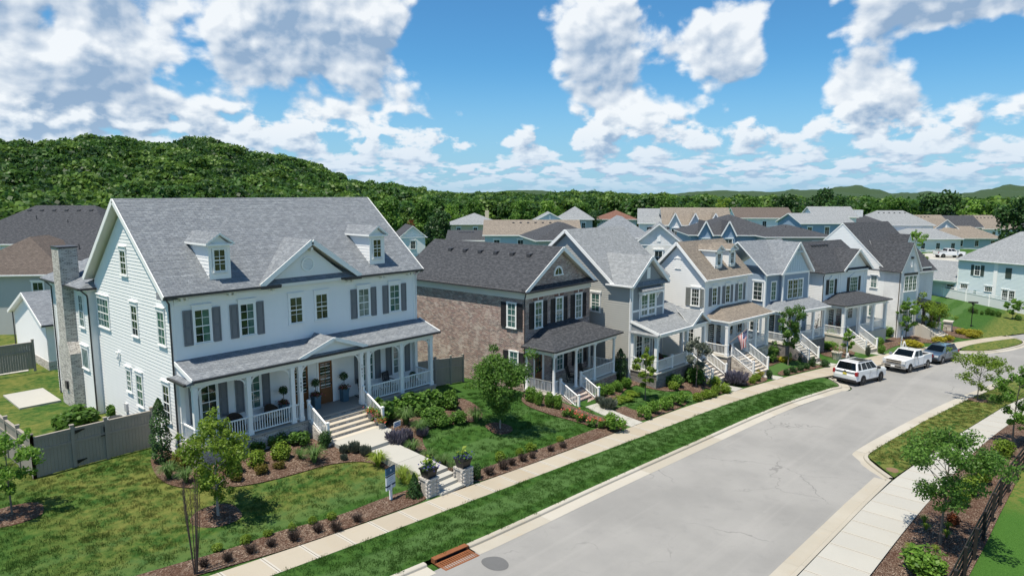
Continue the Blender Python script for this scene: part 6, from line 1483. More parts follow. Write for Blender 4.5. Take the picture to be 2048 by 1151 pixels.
tree('young_tree', 'thin grey green young tree before the grey house steps', 47.01, 22.96, 4.3, 2.2, .38, 'sage', 1300, .13, 13, GT, sparse=.36, nb=12)
tree('young_tree', 'vase shaped dark green young tree before the blue house', 61.57, 21.15, 5.3, 2.3, .35, 'mid', 2100, .15, 17, GT, sparse=.5, nb=14, vase=True)
tree('young_tree', 'small sapling left of the black shuttered house stairs', 71.21, 18.78, 3.0, 1.3, .2, 'fresh', 800, .14, 19, GT, sparse=.45, nb=10)
tree('young_tree', 'slender light green tree in front of the tall white corner house', 86.46, 16.75, 5.1, 2.0, .22, 'fresh', 1500, .16, 23, GT, sparse=.45, nb=14)
tree('young_tree', 'broad yellow green tree beside the corner house steps', 90.04, 14.91, 4.6, 3.4, .34, 'lime', 2000, .17, 29, GT, sparse=.48, nb=15)
tree('young_oak', 'airy yellow green tree on the right verge in the road bend', 60.68, 6.62, 3.9, 3.5, .26, 'lime', 1700, .13, 31, GT, sparse=.30, nb=24, widest=.35)
tree('young_oak', 'green tree at the right edge beside the right sidewalk', 49.12, 3.43, 5.2, 2.7, .30, 'fresh', 2400, .13, 37, GT, sparse=.40, nb=18)
tree('crape_myrtle', 'dark green tree in the foreground beside the board fence', 30.71, 4.12, 5.2, 3.5, .34, 'mid', 5200, .10, 41, GT, sparse=.38, nb=26, widest=.4)
tree('young_tree', 'small light green tree by the pale blue house', 113.6, 9.37, 3.1, 2.1, .25, 'fresh', 700, .2, 43, GT, sparse=.5, nb=10)
def columnar(name, label, x, y, H, W, style='dark', seed=2, n=2600, leaf=.11):
    rng = np.random.default_rng(seed); root = empty(name, (x, y, g(x, y))); tag(root, label, 'tree', 'columnar evergreens')
    MB().tube([(0,0,-.1),(0,0,H*.9)], [.06,.02], 6).build('trunk', BARK, root)
    z = rng.random(n); rr = W/2*np.clip(np.sin(np.pi*np.clip(.22+z*.78,0,1))**.7,.05,1)*(.5+.5*np.sqrt(rng.random(n)))*(1+.2*np.sin(z*23+3*seed)*.6); a = rng.random(n)*6.283
    P = np.stack([rr*np.cos(a), rr*np.sin(a), .12+z*(H-.12)], 1); N = np.stack([np.cos(a), np.sin(a), .8+0*a], 1)+rng.normal(size=(n,3))*.5
    link('crown', leafmesh('crown', P, N, leaf, LF[style], .45+.28*rng.normal(size=n), rng=rng), root)
columnar('cypress', 'tall narrow dark cypress at the corner of the taupe fence', 11.69, 32.55, 3.15, .92)
columnar('holly', 'dark pyramidal holly between brick and grey house', 43.07, 27.31, 2.5, 1.1, 'dark', 5, 2000)
# bare multi-stemmed shrub at the bottom of the picture
def bare_stems():
    rng = np.random.default_rng(4); root = empty('bare_shrub', (8.9, 22.54, g(8.9, 22.54))); tag(root, 'tall bare twiggy multi stemmed shrub at the bottom edge by the sidewalk', 'shrub')
    for i in range(9):
        a = rng.random()*6.28; s = .09+.22*rng.random(); h = 2.7+1.1*rng.random(); b = Vector((math.cos(a)*.04, math.sin(a)*.04, 0)); m = MB()
        p = [b, b+Vector((math.cos(a)*s*.45, math.sin(a)*s*.45, h*.4)), b+Vector((math.cos(a)*s*.9, math.sin(a)*s*.9, h*.75)), b+Vector((math.cos(a)*s, math.sin(a)*s, h))]
        m.tube(p, [.024,.016,.010,.004], 5)
        for k in range(9):
            t = .3+.65*k/9; q = p[1].lerp(p[3], t); a2 = rng.random()*6.28; l = .18+.2*rng.random(); m.tube([q, q+Vector((math.cos(a2)*l*.35, math.sin(a2)*l*.35, l))], [.007,.002], 4, cap=False)
        m.build('stem', paint('dark twig bark', (.075,.055,.05), .9, .2), root)
bare_stems()
# ------------------------------------------------------------------ woodland, hills and the trees behind the houses
def crown_mesh(seed, n=1100, leaf=.115, mat='forest', tall=1.0):
    rng = np.random.default_rng(seed); cl = []
    for i in range(17):
        a = rng.random()*6.28; q = .36*math.sqrt(rng.random()); zc = .40+.46*rng.random(); s = .13+.09*rng.random()
        cl.append(((q*math.cos(a)*(1.25-zc*.5), q*math.sin(a)*(1.25-zc*.5), zc*tall), (s, s, s*.8), .5+.25*rng.normal()))
    cl.append(((0,0,.5*tall), (.33,.33,.36*tall), .35))  # darker core clump: the crown's inner shade is put into the leaf tint
    P, N, t = clump_pts(cl, n, rng, .7); return leafmesh('crown', P, N, leaf, LF[mat], t, .8, rng)
CR = [crown_mesh(60+i, 1300, .10, 'forest' if i < 4 else 'forestl', (1.0,1.1,.95,1.15,1.0,1.1)[i]) for i in range(6)]
BGT = [(103.9,134.5,-1.0,14.2,12.5,'m'),(124.6,143.4,-1.0,13.6,12.4,'m'),(137.1,145.6,-1.0,12.6,9.8,'l'),(93.7,104.0,-1.0,11.7,8.6,'d'),(169.5,169.9,-1.0,13.0,11.7,'m'),(84.5,101.4,-1.0,10.6,3.9,'r'),(165.9,144.5,-3.2,15.8,12.6,'m'),(179.9,143.3,-3.2,15.1,11.3,'l'),(194.1,141.2,-3.2,14.3,11.7,'m'),(130.9,92.0,-3.2,13.9,7.3,'d'),(227.2,126.4,-3.2,16.7,14.8,'m'),(214.4,107.8,-3.2,16.3,11.7,'m'),(195.6,89.4,-3.2,16.2,9.1,'y'),(231.6,94.1,-3.2,16.8,12.2,'m'),(192.7,69.8,-3.2,18.0,10.7,'d'),(186.4,57.3,-3.2,18.8,12.7,'d'),(197.4,55.5,-3.2,17.9,8.4,'d'),(213.9,51.3,-3.2,14.9,9.0,'m'),(254.1,55.0,-3.2,16.5,14.0,'m'),(226.8,38.2,-3.2,18.7,15.8,'d'),(257.7,34.6,-3.2,15.4,12.7,'l'),(258.4,28.8,-3.2,14.6,10.6,'m'),(189.2,17.1,-3.2,16.9,12.4,'d'),(252.4,162.2,-3.2,16.7,17.1,'m'),(274.0,165.3,-3.2,17.1,18.3,'m'),(107.9,150.3,-1.0,14.7,10.6,'l'),(118.7,91.7,-3.2,12.3,4.9,'d')]
BG_STY = {'m':'mid','l':'fresh','d':'dark','r':'rust','y':'lime'}
BG_LAB = ['mid green tree behind the right end of the white house ridge','tall green tree behind the small white garage','light green tree above the cream hipped house','dark glossy tree right of the small white garage','green tree in the gap left of the low wooded hill','rust red tree behind the small white garage','green tree behind the tan roofed row','light green tree behind the grouped gables','green tree left of the red brown roof','dark tree beside the red brown roof','green tree behind the many gabled house','green tree right of the many gabled house','bright lime tree above the dark hipped roofs','green tree left of the tall dark pair','tall dark tree left of the taller dark tree','tallest dark tree above the grey blue house','dark slim tree touching the tallest dark tree','green tree above the white chimney','green tree left of the big round dark tree','big round dark tree above the tan roof at right','light green tree right of the big round dark tree','green tree above the farthest tan roof','dark green tree at the right edge above the roofs','distant green tree left of the many gabled house','distant green tree above the red brown roof','light green tree above the white house ridge at right','small dark tree behind the grouped gables']
for i, (x, y, z, H, W, k) in enumerate(BGT):
    root = empty('background_tree', (x, y, z)); tag(root, BG_LAB[i], 'tree', 'trees behind the rooftops')
    MB().tube([(0,0,-.5),(.1,0,H*.35),(0,.1,H*.7)], [H*.022,H*.016,H*.006], 6).build('trunk', BARK, root)
    rng = np.random.default_rng(200+i); cl = []
    for j in range(26):
        a = rng.random()*6.28; f = rng.random(); q = W*.40*math.sqrt(rng.random())*(1.05-.55*f); s = W*(.09+.06*rng.random())
        cl.append(((q*math.cos(a), q*math.sin(a), H*(.30+.62*f)), (s, s, s*.75), .5+.24*rng.normal()))
    cl.append(((0,0,H*.55), (W*.26, W*.26, H*.26), .4))  # core leaves tinted darker, imitating shade inside the crown
    n = 2600 if W > 8 else 1500; P, N, t = clump_pts(cl, n, rng, .6); link('crown', leafmesh('crown', P, N, W*.055, LF[BG_STY[k]], t, .8, rng), root)
CREST = [(-20,5),(0,6.5),(3,7),(12,7.5),(20,7.5),(28,9),(33,12),(38,13),(42,11),(45,11),(48,13),(52,17),(56,24),(60,34),(63,40),(66,42.5),(70,42),(75,41),(80,38),(86,36),(95,30),(110,16)]
def hill_z(x, y):
    """wooded rise behind the village"""
    r = math.hypot(x, y); a = math.degrees(math.atan2(y, x)); pk = 430 if a > 50 else 560
    c = sm(CREST, a, 2.0)-13.0; f = sstep(170, pk, r)*(1-.85*sstep(pk+40, pk+380, r)) if a > 50 else sstep(300, pk, r)*(1-.85*sstep(pk+60, pk+400, r))
    return -3.0+(c+3.0)*f + 1.6*math.sin(a*.9+r*.013)*f
def hills():
    mb = MB(); A = list(np.arange(-20, 111, 1.5)); Rr = [150,200,240,280,320,360,400,430,460,500,560,620,700,800,950]; n = len(Rr)
    for a in A:
        for r in Rr: x, y = r*math.cos(R(a)), r*math.sin(R(a)); mb.v.append((x, y, hill_z(x, y)-.3))
    for i in range(len(A)-1):
        for j in range(n-1): mb.f.append((i*n+j, i*n+j+1, (i+1)*n+j+1, (i+1)*n+j)); mb.m.append(0)
    return mb.build('hill', paint('woodland floor', (.025,.045,.012), .95, .2), smooth=True)
tag(hills(), kind='structure')
def scatter(name, pts, meshes, label, cat=None):
    """pts: (x,y,z,scale,variant); one stuff object per mesh, instanced on points"""
    for v, me in enumerate(meshes):
        P = [p for p in pts if p[4] == v]
        if not P: continue
        base = bpy.data.meshes.new(name); base.from_pydata([p[:3] for p in P], [], []); at = base.attributes.new('scl', 'FLOAT', 'POINT'); at.data.foreach_set('value', [p[3] for p in P])
        o = link(name, base); tag(o, label, cat, kind='stuff')
        src = bpy.data.objects.new(name+'_source', me)
        gn = bpy.data.node_groups.new(name, 'GeometryNodeTree'); gn.interface.new_socket('Geometry', in_out='INPUT', socket_type='NodeSocketGeometry'); gn.interface.new_socket('Geometry', in_out='OUTPUT', socket_type='NodeSocketGeometry')
        N = gn.nodes; gi = N.new('NodeGroupInput'); go = N.new('NodeGroupOutput'); mp = N.new('GeometryNodeMeshToPoints'); ip = N.new('GeometryNodeInstanceOnPoints'); oi = N.new('GeometryNodeObjectInfo'); oi.inputs['Object'].default_value = src
        oi.inputs['As Instance'].default_value = True
        na = N.new('GeometryNodeInputNamedAttribute'); na.data_type = 'FLOAT'; na.inputs[0].default_value = 'scl'
        rv = N.new('FunctionNodeRandomValue'); rv.data_type = 'FLOAT_VECTOR'; rv.inputs[0].default_value = (-.05,-.05,0); rv.inputs[1].default_value = (.05,.05,6.28)
        L = gn.links; L.new(gi.outputs[0], mp.inputs[0]); L.new(mp.outputs[0], ip.inputs['Points']); L.new(oi.outputs['Geometry'], ip.inputs['Instance']); L.new(na.outputs[0], ip.inputs['Scale']); L.new(rv.outputs[0], ip.inputs['Rotation']); L.new(ip.outputs[0], go.inputs[0])
        m = o.modifiers.new('scatter', 'NODES'); m.node_group = gn
def woodland():
    rng = np.random.default_rng(77); pts = []
    def add(x, y, s):
        pts.append((x, y, hill_z(x, y)-s*.12, s, int(rng.choice(6, p=[.2,.2,.2,.16,.12,.12]))))
    for _ in range(3300):                                           # the big hill at left
        a = 50+40*rng.random(); r = 185+300*rng.random()**.8; add(r*math.cos(R(a)), r*math.sin(R(a)), 10.5+5*rng.random())
    for _ in range(2600):                                           # low woods to the right
        a = -6+57*rng.random(); r = 265+360*rng.random()**.9; add(r*math.cos(R(a)), r*math.sin(R(a)), 11+6*rng.random())
    for _ in range(420):
        a = 53+37*rng.random(); r = 120+70*rng.random(); x, y = r*math.cos(R(a)), r*math.sin(R(a))
        if a < 72 or r > 150: add(x, y, 6+4*rng.random())
    scatter('forest', pts, CR, 'dense green woodland covering the hill and the land behind the roofs', 'woodland')
woodland()
# far blue hills
def far_hills():
    for (a0, a1, r, h, sd) in ((-8, 24, 4300, 66, 1), (-8, 30, 3300, 30, 2), (8, 60, 5200, 40, 3)):
        mb = MB(); n = 160
        for i in range(n+1):
            a = R(a0+(a1-a0)*i/n); e = h*(.45+.3*math.sin(i*.11+sd)+.16*math.sin(i*.27+2*sd)+.06*math.sin(i*.83+sd)) * sstep(0, .12, i/n)*(1-sstep(.86, 1, i/n)); e = max(e, 1)+1.2*math.sin(i*2.9)+.8*math.sin(i*5.3)
            for q, z in ((r, -12), (r+160, e*.7), (r+330, e), (r+700, e*.5)): mb.v.append((q*math.cos(a), q*math.sin(a), z))
        for i in range(n):
            for j in range(3): mb.f.append((i*4+j, i*4+j+1, (i+1)*4+j+1, (i+1)*4+j)); mb.m.append(0)
        tag(mb.build('hill', paint('distant woods', (.03,.06,.022), .95, .25), smooth=True), kind='structure')
far_hills()
# ------------------------------------------------------------------ fences
def board_fence(name, pts, label, h=1.85, mat=None, gate=None, bw=.145, post=.14, base=None, out=1):
    """solid vertical-board fence with cap rail, mid rail and posts; every board a piece"""
    mat = mat or TAN; zf = base or (lambda x, y: g(x, y)); z0 = zf(*pts[0]); root = empty(name, (pts[0][0], pts[0][1], z0)); tag(root, label, 'fence', 'fences')
    bm = MB().box(-bw/2+.004, bw/2-.004, -.011, .011, 0, 1).mesh('board', mat); pm = MB().box(-post/2,post/2,-post/2,post/2,0,1).box(-post/2-.02,post/2+.02,-post/2-.02,post/2+.02,1.0005,1.02).mesh('post', mat)
    def addp(p): z = zf(*p); o = link('post', pm, root, (p[0]-pts[0][0], p[1]-pts[0][1], z-z0-.15)); o.scale = (1,1,h+.33)
    for p in pts: addp(p)
    for i, (a, b) in enumerate(zip(pts, pts[1:])):
        d = Vector((b[0]-a[0], b[1]-a[1], 0)); L = d.length; d /= L; ang = math.atan2(d.y, d.x); n = max(1, round((L-post)/bw)); w = (L-post)/n
        for k in range(n):
            t = post/2+w*(k+.5); x, y = a[0]+d.x*t, a[1]+d.y*t; z = zf(x, y)
            o = link('board', bm, root, (x-pts[0][0], y-pts[0][1], z-z0+.04+random.uniform(-.006,.006))); o.scale = (w/bw, 1, h-.04); o.rotation_euler[2] = ang
        za, zb = zf(*a)-z0, zf(*b)-z0; A = Vector((a[0]-pts[0][0], a[1]-pts[0][1], za)); B = Vector((b[0]-pts[0][0], b[1]-pts[0][1], zb)); nrm = Vector((d.y, -d.x, 0))*out
        MB().bar(A+Vector((0,0,h+.03)), B+Vector((0,0,h+.03)), .13, .05).build('cap_rail', mat, root)
        MB().bar(A+nrm*.03+Vector((0,0,h*.68)), B+nrm*.03+Vector((0,0,h*.68)), .035, .11).build('rail', mat, root)
        MB().bar(A+nrm*.03+Vector((0,0,h-.06)), B+nrm*.03+Vector((0,0,h-.06)), .035, .11).build('rail', mat, root)
        if gate == i:
            m = MB().box(0,.4,-.02,.0,0,.05).extr([(0,-.022,.02),(.4,-.022,.02),(0,-.022,-.12)],(0,.02,0))
            for zz in (h-.12, .3):
                o = m.build('hinge', IRON, root, tuple(A+d*.1+nrm*.05+Vector((0,0,zz)))); o.rotation_euler[2] = ang
            m = MB().box(-.02,.02,-.05,0,-.12,.12).box(-.16,.02,-.05,-.02,-.3,-.26); o = m.build('latch', IRON, root, tuple(B-d*.1+nrm*.05+Vector((0,0,h*.82)))); o.rotation_euler[2] = ang
    return root
board_fence('privacy_fence', [(6.9,41.0),(7.0,38.5),(7.06,36.6),(7.14,34.71)], 'taupe board fence running back along the left side lawn', out=1)
board_fence('privacy_fence', [(7.14,34.71),(8.74,34.85),(10.15,34.93),(12.24,35.0)], 'taupe board fence with a gate beside the white house', gate=1)
board_fence('privacy_fence', [(4.5,56.0),(8.0,56.0),(12.19,56.03)], 'taupe board fence at the back of the side yard', h=1.9, base=lambda x, y: 1.7)
board_fence('privacy_fence', [(27.6,33.6),(30.0,33.8),(31.6,34.0),(33.1,34.3)], 'taupe board fence between the white and the brick house')
def white_fence():
    P = [(136,24),(132.5,20.6),(128.6,16.9),(124.9,13.4),(121.2,10.0),(119.4,8.3)]; root = empty('white_fence', (*P[0], -3.3)); tag(root, 'white vinyl fence with open top rail along the far side street', 'fence', 'fences')
    W_ = paint('white vinyl', (.80,.81,.82), .4, .02)
    for a, b in zip(P, P[1:]):
        A = Vector((a[0]-P[0][0], a[1]-P[0][1], zs(a[0])+3.3)); B = Vector((b[0]-P[0][0], b[1]-P[0][1], zs(b[0])+3.3)); up = Vector((0,0,1))
        MB().bar(A+up*.75, B+up*.75, .04, 1.4).build('panel', W_, root); MB().bar(A+up*1.5, B+up*1.5, .09, .12).build('rail', W_, root); MB().bar(A+up*1.85, B+up*1.85, .09, .12).build('top_rail', W_, root)
        MB().box(A.x-.09,A.x+.09,A.y-.09,A.y+.09,A.z,A.z+2.0).build('post', W_, root)
    MB().box(B.x-.09,B.x+.09,B.y-.09,B.y+.09,B.z,B.z+2.0).build('post', W_, root)
white_fence()
def rail_fence():
    pts = [(20.9,3.0),(23.3,2.98),(25.7,2.95),(28.0,2.93),(30.16,2.91),(32.42,2.87),(35.0,2.87),(37.4,2.83),(39.7,2.74),(42.1,2.62),(44.5,2.48),(46.9,2.3),(49.3,2.08),(51.7,1.82),(54,1.5),(56.4,1.15)]
    root = empty('board_fence', (*pts[0], zs(pts[0][0]))); tag(root, 'black four rail paddock fence curving along the right edge', 'fence', 'fences')
    z0 = zs(pts[0][0]); pm = MB().box(-.075,.075,-.06,.06,-.2,1.32).mesh('post', BLACKW)
    for i, p in enumerate(pts):
        o = link('post', pm, root, (p[0]-pts[0][0], p[1]-pts[0][1], zs(p[0])-z0)); o.rotation_euler = (random.uniform(-.02,.02), random.uniform(-.02,.02), random.uniform(-.05,.05))
    for a, b in zip(pts, pts[1:]):
        for k in range(4):
            h = .26+k*.32; A = Vector((a[0]-pts[0][0], a[1]-pts[0][1]+.08, zs(a[0])-z0+h+random.uniform(-.012,.012))); B = Vector((b[0]-pts[0][0], b[1]-pts[0][1]+.08, zs(b[0])-z0+h+random.uniform(-.012,.012)))
            MB().bar(A, B, .03, .14).build('rail', BLACKW, root)
rail_fence()
# ------------------------------------------------------------------ brick piers, planters, signs
def pier(x, y, label, plabel):
    z0 = zs(x); root = empty('brick_pier', (x, y, z0)); tag(root, label, 'pier', 'pillars flanking the front walk')
    bh, bl = .087, .24; m1 = [MB().box(-bl/2+.006,bl/2-.006,-.05,.05,.006,bh-.006).mesh('brick', BR1[k]) for k in range(3)]
    MB().box(-.28,.28,-.28,.28,-.1,.86).build('core', paint('pale mortar', (.50,.48,.45), .9), root)
    for r in range(9):
        for s in range(4):
            ang = s*math.pi/2; off = .06 if r % 2 else -.06
            for k in range(3):
                u = (k-1)*bl+off; w = bl
                if abs(u)+bl/2 > .30: u = math.copysign(.30-bl*.35, u) if abs(u) > .3 else u
                o = link('brick', m1[(r*3+k+s) % 3], root); o.location = (u*math.cos(ang)+.25*math.sin(ang), u*math.sin(ang)-.25*math.cos(ang), r*bh+.02); o.rotation_euler[2] = ang+random.uniform(-.01,.01)
                if abs(u) > .19: o.scale[0] = .62
    MB().box(-.34,.34,-.34,.34,.80,.88).build('cap', BR_GREY, root)
    planter('square_planter', x, y, z0+.88, .30, .22, .42, PLBLK, plabel, square=True, violet=True)
BR1 = [paint('pale brick a', (.52,.49,.45), .9, .15), paint('pale brick b', (.42,.40,.37), .9, .15), paint('pale brick c', (.60,.57,.53), .9, .15)]
def planter(name, x, y, z, rt, rb, h, mat, label, square=False, topiary=None, violet=False, flowers='pink', green='fresh', grp='potted plants', hplant=.35):
    root = empty(name, (x, y, z)); tag(root, label, 'planter', grp); rng = np.random.default_rng(int(abs(x*31+y*17))); mb = MB()
    if square: mb.hexa([(-rb,-rb,0),(rb,-rb,0),(rb,rb,0),(-rb,rb,0),(-rt,-rt,h),(rt,-rt,h),(rt,rt,h),(-rt,rt,h)]).box(-rt-.02,rt+.02,-rt-.02,rt+.02,h-.05,h+.01)
    else: mb.lathe([(rb,0),(rb*1.05,.03),(rt*.98,h*.9),(rt*1.05,h*.92),(rt*1.05,h),(rt*.9,h)], 14)
    mb.build('pot', mat, root)
    n = 170; P = rng.normal(size=(n,3))*np.array([rt*.55,rt*.55,hplant*.35])+np.array([0,0,h+hplant*.4]); link('foliage', leafmesh('foliage', P, rng.normal(size=(n,3))+np.array([0,0,.6]), .11, LF[green], rng.random(n), .6, rng), root)
    n = 70; P = rng.normal(size=(n,3))*np.array([rt*.7,rt*.7,hplant*.22])+np.array([0,0,h+hplant*.45]); tag(link('blooms', leafmesh('blooms', P, rng.normal(size=(n,3))+np.array([0,0,1]), .09, LF['violet' if violet else flowers], rng.random(n), .9, rng), root), kind='stuff')
    if violet:
        n = 9; P = rng.normal(size=(n,3))*np.array([rt*.45,rt*.45,.08])+np.array([0,0,h+hplant*1.0]); link('big_leaves', leafmesh('big_leaves', P, rng.normal(size=(n,3))+np.array([0,0,1]), .26, LF['lblade'], rng.random(n), .6, rng), root)
    if topiary:
        MB().tube([(0,0,h),(.01,0,h+topiary)], .018, 5).build('stem', BARK, root); n = 520; d = rng.normal(size=(n,3)); d /= np.linalg.norm(d, axis=1)[:,None]
        link('topiary_ball', leafmesh('topiary_ball', d*.25*(.6+.4*rng.random((n,1)))+np.array([0,0,h+topiary+.18]), d+rng.normal(size=(n,3))*.5, .075, LF['dark'], rng.random(n), .6, rng), root)
    return root
pier(19.05, 22.02, 'whitewashed brick pier left of the front walk', 'black planter of violet flowers on the left brick pier'); pier(21.05, 21.86, 'whitewashed brick pier right of the front walk', 'black planter of violet flowers on the right brick pier')
OX, OY = 12.469, 32.335
for lx, lab in ((5.2,'tall blue planter with topiary left of the left door'), (7.12,'tall blue planter with topiary between the two oak doors'), (8.95,'tall blue planter with topiary right of the right door')):
    planter('tall_planter', OX+lx, OY-.42, 2.26, .2, .17, .72, PLBLUE, lab, square=True, topiary=.55, flowers='pink', green='bronze', hplant=.2)
GRP_ = paint('grey zinc pot', (.20,.215,.215), .5, .1)
for lx, ly, z, lab, fl in ((9.02,-2.75,1.77,'zinc pot of coral flowers on the upper step by the right rail','coral'),(9.12,-3.25,1.6,'zinc pot of mixed flowers on the lower step by the right rail','pink'),(9.0,-3.75,1.43,'zinc pot of blue and orange flowers on the landing','coral')):
    planter('step_pot', OX+lx, OY+ly, z, .2, .14, .3, GRP_, lab, flowers=fl, hplant=.3)
planter('porch_palm', OX+13.4, OY-1.15, 2.26, .17, .13, .3, IRON, 'dark red leaved potted palm at the right end of the porch', flowers='rust', green='rust', topiary=.25)
def text(body, size, mat, parent, loc, rot, ext=.003):
    """lettering turned into a mesh part"""
    c = bpy.data.curves.new('lettering', 'FONT'); c.body = body; c.size = size; c.extrude = ext; c.align_x = 'CENTER'
    t = bpy.data.objects.new('tmp', c); COL.objects.link(t); dg = bpy.context.evaluated_depsgraph_get(); me = bpy.data.meshes.new_from_object(t.evaluated_get(dg)); bpy.data.objects.remove(t)
    me.materials.clear(); me.materials.append(mat); o = link('lettering', me, parent, loc); o.rotation_euler = rot; return o
SB = paint('sign blue', (.035,.105,.19), .4); SN = paint('sign navy', (.012,.030,.075), .4); SP = paint('sign pale', (.60,.66,.72), .4); SG_ = paint('sign grey print', (.36,.42,.50), .5)
def yard_sign(x, y, label, rz, w=.62, h=1.0, post=.55):
    z0 = g(x, y); root = empty('yard_sign', (x, y, z0), rz); tag(root, label, 'sign', 'yard signs')
    MB().box(-.05,.05,-.05,.05,-.1,post+.2).build('post', TRIM, root); MB().box(-w/2,w/2,-.03,.03,post,post+h).build('panel', SP, root)
    for a, b, m in ((.68,1.0,SB),(.60,.66,SN),(.14,.22,SN)): MB().box(-w/2-.002,w/2+.002,-.034,.034,post+h*a,post+h*b).build('band', m, root)
    for a, ww in ((.50,.3),(.42,.38),(.30,.2)): MB().box(-ww*w/2*1.4,ww*w/2*1.4,-.033,-.03,post+h*a,post+h*a+.028).build('print_line', SG_, root)
    MB().lathe([(.045,-.0),(.045,.006)],10).build('emblem', SP, root, (0,-.035,post+h*.86)).rotation_euler[0] = math.pi/2
yard_sign(17.45, 22.72, 'blue and white realtor sign on a white post in the foreground lawn', .25)
yard_sign(69.95, 18.5, 'slim blue sign behind the white sport utility car', .35, .5, 1.25, .5); yard_sign(80.2, 15.9, 'slim blue sign behind the white pickup', .35, .5, 1.25, .75)
def small_sign():
    root = empty('small_sign', (OX+9.85, OY-4.0, 1.22), .15); tag(root, 'small white notice with two blue lines of print beside the flower pots', 'sign', 'yard signs')
    MB().box(-.27,.27,-.012,.012,.12,.42).build('panel', TRIM, root)
    for z, w in ((.29,.17),(.19,.21)): MB().box(-w,w,-.0145,-.012,z,z+.055).build('print_line', paint('notice blue', (.10,.22,.48), .5), root)
    for x in (-.2,.2): MB().box(x-.012,x+.012,-.01,.01,-.1,.12).build('stake', IRON, root)
small_sign()
def a_frame(x, y, label, rz):
    root = empty('sandwich_board', (x, y, zs(x)+.03), rz); tag(root, label, 'sign', 'sandwich boards')
    for s in (-1, 1):
        MB().hexa([(-.36,s*.32-.02,0),(.36,s*.32-.02,0),(.36,s*.32+.02,0),(-.36,s*.32+.02,0),(-.36,s*.04-.02,1.15),(.36,s*.04-.02,1.15),(.36,s*.04+.02,1.15),(-.36,s*.04+.02,1.15)]).build('board', TRIM, root)
        for q in (-.3, 0, .3): MB().box(q-.06,q+.06,s*.03-.02,s*.03+.02,1.15,1.24 if q else 1.2).build('crest', TRIM, root)
        MB().hexa([(-.28,s*.27-.045*1,.2),(.28,s*.27-.045,.2),(.28,s*.27-.04,.2),(-.28,s*.27-.04,.2),(-.28,s*.09-.045,.95),(.28,s*.09-.045,.95),(.28,s*.09-.04,.95),(-.28,s*.09-.04,.95)]).build('poster', SP, root)
a_frame(65.9, 17.3, 'white sandwich board behind the white sport utility car', .3); a_frame(77.6, 15.1, 'white sandwich board behind the white pickup', .3)
def street_sign():
    x, y = 102.2, 12.6; z0 = zs(x); root = empty('street_sign', (x, y, z0), .4); tag(root, 'black street name post with stop sign at the side street corner', 'street sign')
    MB().tube([(0,0,-.2),(0,0,3.3)], .05, 8).build('pole', IRON, root); MB().lathe([(.11,0),(.11,.3),(.06,.4)],10).build('base', IRON, root)
    MB().box(-.55,.55,-.02,.02,2.95,3.15).build('name_blade', IRON, root); MB().box(-.02,.02,-.55,.55,3.17,3.37).build('name_blade', IRON, root)
    n = 8; m = MB().extr([(.36*math.cos(math.pi/8+k*math.pi/4), -.05, 2.15+.36*math.sin(math.pi/8+k*math.pi/4)) for k in range(n)], (0,.02,0)); m.build('stop_plate', IRON, root)
street_sign()
def stone_pier():
    x, y = 96.2, 14.2; root = empty('stone_pier', (x, y, g(x, y))); tag(root, 'low grey stone pier at the end of the golden hedge', 'pier'); MB().box(-.42,.42,-.42,.42,-.2,1.15).build('shaft', STONE, root); MB().box(-.52,.52,-.52,.52,1.15,1.3).build('cap', CONC, root)
stone_pier()
planter('stone_urn', 68.6, 19.0, g(68.6,19.0), .5, .34, .8, STONE, 'large stone urn planted with green shrub at the foot of the blue house stairs', green='fresh', hplant=.6)
planter('dark_pot', 92.9, 14.9, g(92.9,14.9), .3, .22, .5, GUTTER, 'dark pot with pink flowers by the corner house steps', flowers='pink', hplant=.4)
# ------------------------------------------------------------------ storm drain
def drain():
    x0, x1 = 15.35, 17.0; xm = (x0+x1)/2; y0 = cC(xm); z = zs(xm); root = empty('storm_drain', (xm, y0, z)); tag(root, 'rusty cast iron storm drain inlet set in the kerb', 'drain'); sl = -.047; w = (x1-x0)/2
    ang = math.atan2(cC(x1)-cC(x0), x1-x0); root.rotation_euler = (0, .047, ang)
    MB().box(-w,w,-.22,.02,-.0,.03).box(-w,-w+.09,-.22,.02,-.14,0).box(w-.09,w,-.22,.02,-.14,0).build('hood', RUST, root); MB().box(-w+.09,w-.09,-.14,.02,-.6,-.0).build('throat', DARK, root)
    fr = MB().box(-w,w,-.30,-.22,-.16,-.118).box(-w,w,-.86,-.78,-.16,-.118).box(-w,-w+.08,-.78,-.30,-.16,-.118).box(w-.08,w,-.78,-.30,-.16,-.118); fr.build('frame', RUST, root); MB().box(-w+.05,w-.05,-.8,-.28,-.5,-.17).build('pit', DARK, root)
    n = 14; bm = MB().box(-.028,.028,-.79,-.29,-.165,-.12).mesh('bar', RUST)
    for i in range(n): link('bar', bm, root, (-w+.08+(2*w-.16)*(i+.5)/n, 0, 0))
    for a, b in ((-w-.35,-w),(w,w+.06)): pass
drain()
